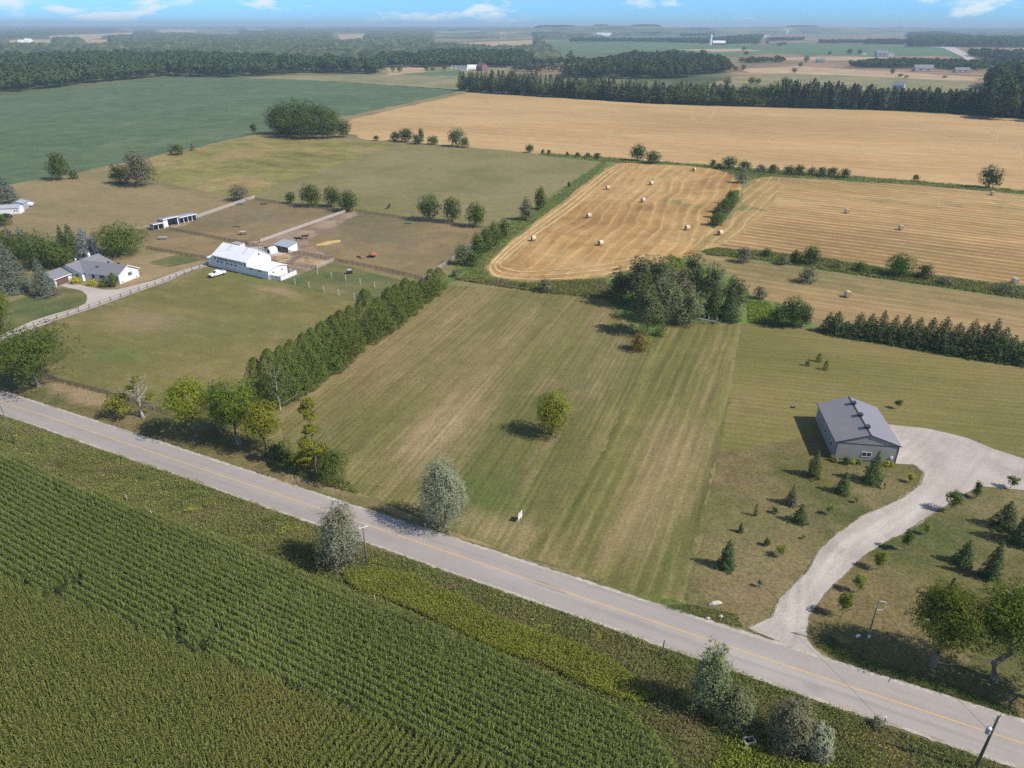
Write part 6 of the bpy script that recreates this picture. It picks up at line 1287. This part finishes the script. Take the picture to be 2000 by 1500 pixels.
# the sale board
sg_ = frame('sale_sign', (1015.5, 1017), 62, 'white sale board on two posts near the silver tree', 'sign')
sg_.scale = (.74, .74, .86)
for x in (-.65, .65): mb = MB(); mb.b2(x - .05, x + .05, -.05, .05, -.2, 2.3); mb.build('post', M['white'], sg_)
mb = MB(); mb.b2(-.95, .95, -.085, -.05, .75, 2.2); bd = mb.build('board', M['white'], sg_)
for z0, z1, w2, c_ in ((1.72, 1.96, .7, 'red_feeder'), (1.3, 1.46, .45, 'tarp_blue')):
    mb = MB(); mb.b2(-w2, w2, -.092, -.086, z0, z1); mb.build('printed_band', M[c_], sg_)

# ------------------------------------------------------------------ utility poles and wires
def upole(o, vt, label, r=.15, mat='pole', lean=(0, 0)):
    g = P(*o); h = hgt(o[0], o[1], vt); t = empty('utility_pole', (g[0], g[1], GZ), 0, label, 'utility pole', 'utility poles along the road')
    mb = MB(); mb.tube([(0, 0, -.5), (lean[0] * .5, lean[1] * .5, h * .5), (lean[0], lean[1], h)], [r, r * .85, r * .65], 10); mb.build('shaft', M[mat], t, smooth=True)
    return t, g, h
t, g1, h1 = upole((28, 866), 790, 'utility pole south of the road at the far left')
mb = MB(); mb.b2(-.7, .5, -.05, .05, h1 - .3, h1 - .2); mb.build('crossarm', M['porcelain'], t)
t, g2, h2 = upole((718, 1110), 1026, 'utility pole beside the pale willow south of the road', .16)
mb = MB(); mb.box(.15, 0, h2 - .35, 1.5, .1, .1, .5); mb.build('crossarm', M['porcelain'], t)
mb = MB(); mb.tube([(-.5, -.28, h2 - .3), (-.5, -.28, h2)], .06, 6); mb.build('insulator', M['porcelain'], t)
t, g3, h3 = upole((1686, 1273), 1173, 'leaning utility pole with a white wire loop north of the road', .14)
mb = MB(); mb.tube([(.45 + math.cos(a) * .75, 0, h3 - .9 + math.sin(a) * .8) for a in np.linspace(2.6, -3.3, 16)], .035, 5); mb.build('wire_loop', M['porcelain'], t)
mb = MB(); mb.b2(-.16, .16, -.32, -.14, 3.0, 3.5); mb.build('meter_box', M['canister'], t)
t, g4, h4 = upole((1903, 1504), 1396, 'utility pole with a grey transformer at the lower right', .19, 'pole_green')
mb = MB(); mb.tube([(-.48, 0, h4 - 3.1), (-.48, 0, h4 - 2.2)], [.27, .27], 14); tr = mb.build('transformer', M['canister'], t)
mb = MB(); mb.tube([(-.48, 0, h4 - 2.2), (-.48, 0, h4 - 2.05)], [.27, .12], 14); mb.tube([(-.4, .05, h4 - 2.1), (-.4, .05, h4 - 1.75)], .06, 8); mb.build('bushing', M['porcelain'], tr)
for dx, dz in ((.32, -.05), (-.1, .05), (-.28, -.75), (-.45, -.4), (.2, -.9)): mb = MB(); mb.tube([(dx, 0, h4 + dz - .25), (dx, 0, h4 + dz)], .07, 8); mb.build('insulator', M['porcelain'], t)
mb = MB(); mb.tube([(-.45, 0, h4 - .5), (.35, 0, h4 - .2)], .05, 6); mb.tube([(-.55, 0, h4 - 3.4), (-.75, 0, h4 - 2.6), (-.5, 0, h4 - 2.1)], .02, 4); mb.build('bracket', M['canister'], t)
def wire(a, b, sag, label, r=.014):
    a, b = Vector(a), Vector(b); pts = [a.lerp(b, t) - Vector((0, 0, sag * 4 * t * (1 - t))) for t in np.linspace(0, 1, 16)]
    mb = MB(); mb.tube(pts, r, 4); o = mb.build('power_line', M['wire']); tag(o, label, 'cable', 'overhead cables')
wire((g4[0] - .45, g4[1], GZ + h4 - 2.6), (g3[0], g3[1], GZ + h3 - .2), .8, 'service cable from transformer pole to the pole with the wire loop', .022)
wire((g2[0], g2[1], GZ + h2), (g1[0], g1[1], GZ + h1), 1.0, 'power line between the two left poles', .009)

# ------------------------------------------------------------------ far buildings
def far_house(o, ang, w, d, we, rg_, wm, rm, label, cat='house', name='house', extra=None):
    s = hut(o, ang, w, d, we, rg_, wm, rm, label, name, cat)
    window(s, w * .3, 0, we * .5, w * .12, we * .35, 'y-', sub=False); window(s, w * .7, 0, we * .5, w * .12, we * .35, 'y-', sub=False); return s
far_house((930, 137), -60, 24, 13, 7, 13, 'barn_red', 'barn_red', 'weathered red barn behind the windbreak', 'barn', 'barn')
def arch_barn(o, ang, w, l, h, label):
    s = frame('arched_barn', o, ang, label, 'barn'); mb = MB(); mb.extrude([(math.cos(a) * w / 2, math.sin(a) * h) for a in np.linspace(0, math.pi, 14)], 0, l, 'x'); mb.build('cover', M['far_white'], s)
    mb = MB(); mb.b2(-.2, 0, -w * .18, w * .18, 0, h * .6); mb.build('door', M['canister'], s)
arch_barn((913, 135), 0, 26, 20, 8, 'white arched fabric barn left of the red barn')
arch_barn((39, 83.5), 0, 30, 14, 13, 'left one of two distant white domes'); arch_barn((51, 84.5), 0, 30, 24, 19, 'right one of two distant white domes')
far_house((880, 134), -10, 22, 8, 3.5, 5.5, 'white', 'far_roof', 'low white farm shed left of the arched barn', 'shed', 'farm_shed')
far_house((900, 138), -10, 12, 8, 5, 8, 'white', 'far_roof', 'white farmhouse in front of the arched barn')
far_house((1595, 122), -10, 18, 13, 4.5, 9, 'greywall', 'far_roof', 'grey roofed bungalow alone in the far fields')
far_house((1787, 139), -5, 34, 16, 5, 11, 'pale_board', 'far_roof', 'large far house with a hipped grey roof')
far_house((1866, 141), -5, 26, 12, 4, 8, 'pale_board', 'far_roof', 'low far house right of the large one')
far_house((1742, 174), -35, 14, 14, 5, 10, 'greywall', 'far_roof', 'grey gabled roof peeping over the windbreak')
far_house((1712, 110), -5, 30, 18, 8, 15, 'greywall', 'far_roof', 'blue grey house with a big roof in the far fields'); far_house((1731, 110), -5, 20, 14, 5, 9, 'white', 'far_roof', 'white shed right of the blue grey far house', 'shed', 'farm_shed')
far_house((1685, 107), 0, 9, 8, 4, 6, 'white', 'far_roof', 'tiny white hut left of the blue grey far house', 'shed', 'farm_shed')
far_house((1755, 84.5), 0, 34, 14, 6, 10, 'white', 'far_white', 'white far shed under the trees at the upper right', 'shed', 'farm_shed')
far_house((1962, 115), 0, 40, 14, 4, 7, 'white', 'far_roof', 'long low far building at the upper right', 'barn', 'barn')
far_house((1392, 87.5), -8, 52, 26, 7, 16, 'barn_red', 'far_white', 'far barn with a broad white roof beside a silo', 'barn', 'barn')
s = frame('silo', (1387, 87.5), 0, 'pale far silo beside the broad white roofed barn', 'silo'); mb = MB(); mb.tube([(0, 0, -.5), (0, 0, 38)], 5.5, 14); mb.build('tower', M['far_white'], s); mb = MB(); mb.tube([(0, 0, 38), (0, 0, 41)], [5.5, 1], 14); mb.build('dome', M['canister'], s)
far_house((757, 119), -8, 26, 14, 5, 9, 'white', 'far_roof', 'pale farmhouse in the woods left of the red barn farm')
for (u, v, w_, lb) in [(1155, 71.5, 130, 'leftmost long white far building'), (1165, 68, 110, 'upper long white far building'), (1190, 69.5, 160, 'widest long white far building'), (945, 64.5, 170, 'first pale far building left of the knolls'), (975, 66, 200, 'second pale far building left of the knolls')]:
    far_house((u, v), 0, w_, 40, 9, 14, 'far_white', 'far_white', lb, 'building', 'far_building')
far_house((926, 75.5), 0, 45, 30, 12, 20, 'barn_red', 'barn_red', 'reddish far barn on the pale stubble hill', 'barn', 'barn')
far_house((977, 77), 0, 28, 22, 30, 34, 'pale_board', 'pale_board', 'tall pinkish far block above the stubble hill', 'building', 'far_building')
s = frame('grain_tower', (1651, 58), 0, 'grey grain tower on the horizon', 'tower'); mb = MB(); mb.tube([(0, 0, 0), (0, 0, 28)], 12, 12); mb.build('bin', M['far_white'], s); mb = MB(); mb.b2(-15, 5, -8, 8, 28, 42); mb.build('head', M['canister'], s)
s = frame('grain_tower', (1537, 66), 0, 'pale farm elevator left of the grey grain tower', 'tower'); mb = MB(); mb.b2(-9, 9, -9, 9, 0, 26); mb.build('bin', M['far_white'], s); mb = MB(); mb.extrude([(-9, 26), (9, 26), (0, 36)], -9, 9, 'x'); mb.build('head', M['canister'], s)

# ------------------------------------------------------------------ corn and weeds
def corn_field():
    rng = np.random.default_rng(9)
    edge = [(-60, 868), (0, 893), (83, 927), (165, 965), (248, 993), (330, 1027), (413, 1055), (496, 1084), (578, 1122), (661, 1163), (740, 1188), (824, 1210), (897, 1251), (985, 1288), (1055, 1313), (1125, 1348), (1177, 1365), (1230, 1404), (1275, 1445), (1310, 1500), (1340, 1560), (-160, 1560), (-160, 868)]
    poly = np.array([P(*p) for p in edge]); c0 = P(300, 1250)
    parts = []
    # headland rows follow the road; the block behind them is sown across
    split_a, split_b = P(-40, 1120), P(1000, 1520)
    for which, ang in ((0, -29.0), (1, 62.0)):
        a = math.radians(ang); ex = np.array([math.cos(a), math.sin(a)]); ey = np.array([-ex[1], ex[0]])
        q = (poly - c0); s = q @ ex; t = q @ ey
        ns = int((s.max() - s.min()) / .25); ntt = int((t.max() - t.min()) / 1.0)
        Sx, Tx = np.meshgrid(s.min() + np.arange(ns) * .25, t.min() + np.arange(ntt) * 1.0)
        Sx = Sx + rng.uniform(-.12, .12, Sx.shape); Tx = Tx + rng.normal(0, .05, Sx.shape) + .25 * np.sin(Sx / 19.0)
        pts = c0 + Sx.ravel()[:, None] * ex + Tx.ravel()[:, None] * ey
        d = split_b - split_a; side = d[0] * (pts[:, 1] - split_a[1]) - d[1] * (pts[:, 0] - split_a[0]) > 0
        pts = pts[in_poly(pts, poly) & (side if which == 0 else ~side)]; parts.append(pts)
    for which, pts in enumerate(parts):
        gap = np.zeros(len(pts), bool)
        for u, v, rx in ((350, 1250, 1.6), (430, 1235, 1.3), (395, 1275, 1.6), (145, 1150, 1.8), (110, 1170, 1.6), (335, 1215, 1.2), (60, 1150, 1.0)):
            g = P(u, v); gap |= np.hypot(pts[:, 0] - g[0], (pts[:, 1] - g[1]) * 1.0) < rx
        pts = pts[~gap | (rng.random(len(pts)) < .25)]
        n = len(pts); hgt_ = (2.25 + .12 * np.sin(pts[:, 0] / 9) * np.sin(pts[:, 1] / 7) + rng.normal(0, .12, n)) * (1.0 if which == 0 else .97)
        VV = []; K = 8; az0 = rng.uniform(0, 6.283, n)
        for k in range(K):
            az = az0 + (k % 2) * math.pi + rng.normal(0, .35, n); z0 = hgt_ * (.38 + .56 * k / (K - 1)); ln = rng.uniform(.18, .29, n) * (1.1 - .05 * k); wd = rng.uniform(.042, .062, n)
            dx, dy = np.cos(az), np.sin(az); px, py = -dy, dx
            def pt(r_, dz, w_): return np.stack([pts[:, 0] + dx * r_ + px * w_, pts[:, 1] + dy * r_ + py * w_, z0 + dz], 1)
            dr = rng.uniform(.1, .45, n)
            a0, a1 = pt(0, 0, wd * .7), pt(0, 0, -wd * .7); b0, b1 = pt(ln, ln * .9, wd), pt(ln, ln * .9, -wd); e0, e1 = pt(ln * 1.9, ln * .9 - dr, wd * .2), pt(ln * 1.9, ln * .9 - dr, -wd * .2)
            VV.append(np.stack([a0, a1, b1, b0, e1, e0], 1))
        A = np.concatenate(VV).reshape(-1, 3); m = len(A) // 6; b = np.arange(m)[:, None] * 6
        Fc = np.concatenate([b + np.array([[0, 1, 2, 3]]), b + np.array([[3, 2, 4, 5]])])
        o = mesh_obj('corn_crop', raw_mesh('corn_crop', A, Fc, M['corn' if which == 0 else 'corn_pale'])); o.location.z = .64
        tag(o, ['rows of tall green corn running beside the road', 'block of paler corn sown crosswise at the lower left'][which], 'corn', kind='stuff')
        # tassels
        tz = hgt_[:, None]; C = np.c_[pts, tz[:, 0] + .12]; V, F2 = leaf_quads(C, np.c_[rng.normal(0, 1, (n, 2)), np.zeros(n)], .10, rng, .35)
        o2 = mesh_obj('corn_tassels', raw_mesh('corn_tassels', V, F2, M['tassel'])); o2.location.z = .6; o2.parent = o; o2.location = (0, 0, 0); o2['kind'] = 'stuff'
corn_field()
def tufts(name, pts, n, h, s, mat, label, seed, cat='weeds', world=False, clump=.0, up=.5, hv=.4):
    rng = np.random.default_rng(seed); poly = np.array([P(*p) for p in pts]) if not world else np.array(pts)
    lo, hi = poly.min(0), poly.max(0); p = rng.uniform(lo, hi, (n * 6, 2)); p = p[in_poly(p, poly)][:n]
    f = np.zeros(len(p))
    for k in range(5):
        a = rng.uniform(0, 3.14); fr = rng.uniform(.15, .6); f += np.sin((p[:, 0] * math.cos(a) + p[:, 1] * math.sin(a)) * fr * 2 + rng.uniform(0, 6)) / 2.5
    hh = h * np.clip(.75 + hv * f + .25 * rng.normal(size=len(p)), .12, 2.4)
    K = 4; I = np.repeat(np.arange(len(p)), K)
    C = np.c_[p[I] + rng.normal(0, s * .8, (len(I), 2)), hh[I] * rng.uniform(.25, 1.0, len(I))]
    Nn = np.c_[rng.normal(0, 1, (len(I), 2)), np.abs(rng.normal(up, .5, len(I)))]
    V, Fc = leaf_quads(C, Nn, s * rng.uniform(.6, 1.3, len(I)), rng, .45); V[:, 2] = np.maximum(V[:, 2], .01)
    o = mesh_obj(name, raw_mesh(name, V, Fc, M[mat])); o.location.z = .655; return tag(o, label, cat, kind='stuff')
LO = [(-120, 770), (0, 812), (175, 872), (350, 930), (525, 995), (625, 1028), (775, 1086), (950, 1147), (1125, 1205), (1300, 1269), (1475, 1326), (1615, 1378), (1755, 1429), (2000, 1508), (2150, 1556)]
tufts('roadside_weeds', LO + [(2150, 1720), (1600, 1620), (1340, 1560), (1290, 1450), (1230, 1400), (1125, 1344), (985, 1284), (824, 1206), (661, 1160), (496, 1082), (330, 1025), (165, 962), (0, 892), (-120, 850)], 95000, .55, .125, 'weeds', 'mixed green and brown weeds between road and corn', 21, hv=.75)
tufts('ditch_grass', LO + [(p[0] - 18, p[1] + 26) for p in LO[::-1]], 26000, .28, .10, 'ditch', 'short green grass along the south edge of the road', 22, 'grass')
BR = [(668, 1121), (722, 1111), (810, 1131), (897, 1170), (985, 1219), (1072, 1243), (1142, 1271), (1195, 1296), (1247, 1331), (1282, 1359), (1247, 1376), (1160, 1352), (1072, 1306), (967, 1271), (880, 1229), (775, 1181), (687, 1149)]
M['rusty_weed'] = leaf_mat('dry_weed_heads', (.17, .12, .06), (.42, .31, .19), .7, .3)
M['golden_weed'] = leaf_mat('goldenrod_heads', (.22, .23, .03), (.55, .52, .08), .7, .3)
def clumps(name, mat, label, seed, ncl, each, rad, h, s):
    rng = np.random.default_rng(seed); lo_ = np.array([P(*p) for p in LO])[:-1]; cs = []
    for _ in range(ncl):
        i = rng.integers(0, len(lo_) - 1); a = lo_[i] + (lo_[i + 1] - lo_[i]) * rng.random(); cs.append(a - np.array([.45, .9]) * rng.uniform(2.5, 13))
    cs = np.array(cs); I = np.repeat(np.arange(ncl), each); R_ = rng.uniform(.4, 1.5, ncl) * rad
    xy = cs[I] + rng.normal(0, 1, (len(I), 2)) * R_[I][:, None] * np.array([1.3, .6])
    poly = np.array([P(*p) for p in LO + [(2150, 1720), (1340, 1560), (1230, 1400), (985, 1284), (824, 1206), (661, 1160), (496, 1082), (330, 1025), (165, 962), (0, 892), (-120, 850)]]); k = in_poly(xy, poly); xy = xy[k]
    C = np.c_[xy, h * rng.uniform(.5, 1.15, len(xy))]; Nn = np.c_[rng.normal(0, .8, (len(xy), 2)), np.abs(rng.normal(.8, .4, len(xy)))]
    V, Fc = leaf_quads(C, Nn, s * rng.uniform(.6, 1.3, len(xy)), rng, .5)
    o = mesh_obj(name, raw_mesh(name, V, Fc, M[mat])); o.location.z = .655; return tag(o, label, 'weeds', kind='stuff')
clumps('dry_weeds', 'rusty_weed', 'rusty brown dry weed heads on the south bank', 71, 110, 130, 1.5, .8, .12)
clumps('goldenrod', 'golden_weed', 'yellow flowering weed clumps on the south bank', 72, 60, 70, .8, .95, .11)
clumps('tall_weeds', 'ditch', 'taller green weed clumps on the south bank', 73, 140, 120, 1.2, 1.1, .13)
tufts('bright_weeds', BR, 27000, 1.15, .12, 'nettles', 'tall bright yellow green weeds in the hollow by the corn', 23, hv=.12, up=.8)
tufts('weed_clump', [(1420, 1440), (1500, 1470), (1560, 1500), (1700, 1500), (1760, 1560), (1500, 1600), (1380, 1520)], 5000, .9, .2, 'nettles', 'bright weeds below the grey shrubs at the bottom', 24, hv=.5)
tufts('long_grass', [(1005, 462), (1100, 392), (1185, 322), (1180, 314), (1090, 378), (1000, 432), (945, 470), (892, 520), (905, 543), (1030, 551), (1180, 556), (1200, 583), (1180, 546), (1030, 552), (960, 541), (946, 520)], 7000, 0.5, 0.32, 'tallgrass', 'long green grass along the left edge of the baled field', 25, 'grass')
tufts('long_grass', [(885, 543), (960, 546), (1030, 553), (1180, 546), (1200, 585), (1060, 572), (900, 548)], 5200, 0.6, 0.28, 'tallgrass', 'long green grass between baled field and mown lawn', 29, 'grass', hv=.3)
tufts('long_grass', [(1370, 490), (1400, 485), (1480, 491), (1600, 504), (1800, 537), (2000, 561), (2100, 575), (2100, 594), (2000, 584), (1800, 555), (1600, 526), (1480, 507), (1385, 498)], 8000, 0.6, 0.36, 'tallgrass', 'rough grass strip between the two right straw fields', 26, 'grass')
tufts('long_grass', [(1180, 316), (1340, 322), (1400, 330), (1440, 345), (1460, 352), (1500, 345), (1600, 350), (1800, 362), (2100, 388), (2100, 382), (1800, 355), (1600, 340), (1450, 329), (1200, 309), (1060, 300), (1060, 303)], 5000, 0.7, 0.5, 'tallgrass', 'rough grass strip under the tan stubble field', 27, 'grass')
tufts('long_grass', [(1385, 440), (1400, 410), (1425, 375), (1442, 372), (1444, 390), (1415, 430), (1395, 446)], 1000, 0.6, 0.4, 'tallgrass', 'rough grass on the narrow island between straw fields', 28, 'grass')
tufts('bright_grass', [(1462, 588), (1500, 592), (1512, 612), (1500, 633), (1464, 630)], 1800, 0.7, 0.25, 'lime', 'bright lime green grass patch right of the middle clump', 30, 'grass', hv=.1, up=1.2)
tufts('bright_grass', [(1308, 500), (1330, 508), (1350, 560), (1330, 570), (1310, 520)], 900, 1.2, .35, 'lime', 'bright green growth behind the middle clump', 31, 'grass', hv=.1, up=1.2)
tufts('verge_grass', [(1290, 1182), (1345, 1180), (1440, 1200), (1452, 1226), (1440, 1224), (1300, 1189)], 1100, .12, .09, 'ditch', 'green ditch grass left of the gravel drive', 32, 'grass')
tufts('verge_grass', [(1590, 1258), (1620, 1240), (1700, 1290), (1850, 1330), (1990, 1390), (1990, 1400), (1850, 1358), (1650, 1296)], 3200, .13, .10, 'ditch', 'dark ditch grass right of the gravel drive', 33, 'grass')
tufts('verge_grass', [(520, 900), (600, 925), (685, 945), (700, 965), (640, 948), (560, 920)], 1600, .6, .2, 'tallgrass', 'rough grass under the roadside shrubs', 34, 'grass')
tufts('white_flowers', [(1278, 1372), (1300, 1378), (1310, 1405), (1290, 1410), (1270, 1395)], 34, 1.0, .05, 'porcelain', 'white umbel flowers at the end of the corn', 35, 'flowers', hv=.1, up=.4)

# ------------------------------------------------------------------ the air
def haze(density, col):
    m, nt, N, L = newmat('haze_air'); out = N.new('ShaderNodeOutputMaterial'); pv = N.new('ShaderNodeVolumePrincipled')
    pv.inputs['Density'].default_value = density; pv.inputs['Color'].default_value = (*col, 1); pv.inputs['Anisotropy'].default_value = 0.0
    L.new(pv.outputs[0], out.inputs['Volume'])
    mb = MB(); mb.b2(-S - 50, S + 50, -2050, 38550, -1.0, 122)
    o = mb.build('haze', m); o['kind'] = 'stuff'; o['label'] = 'pale summer haze over the fields'; o['category'] = 'haze'
haze(0.00011, (.62, .84, 1.0))
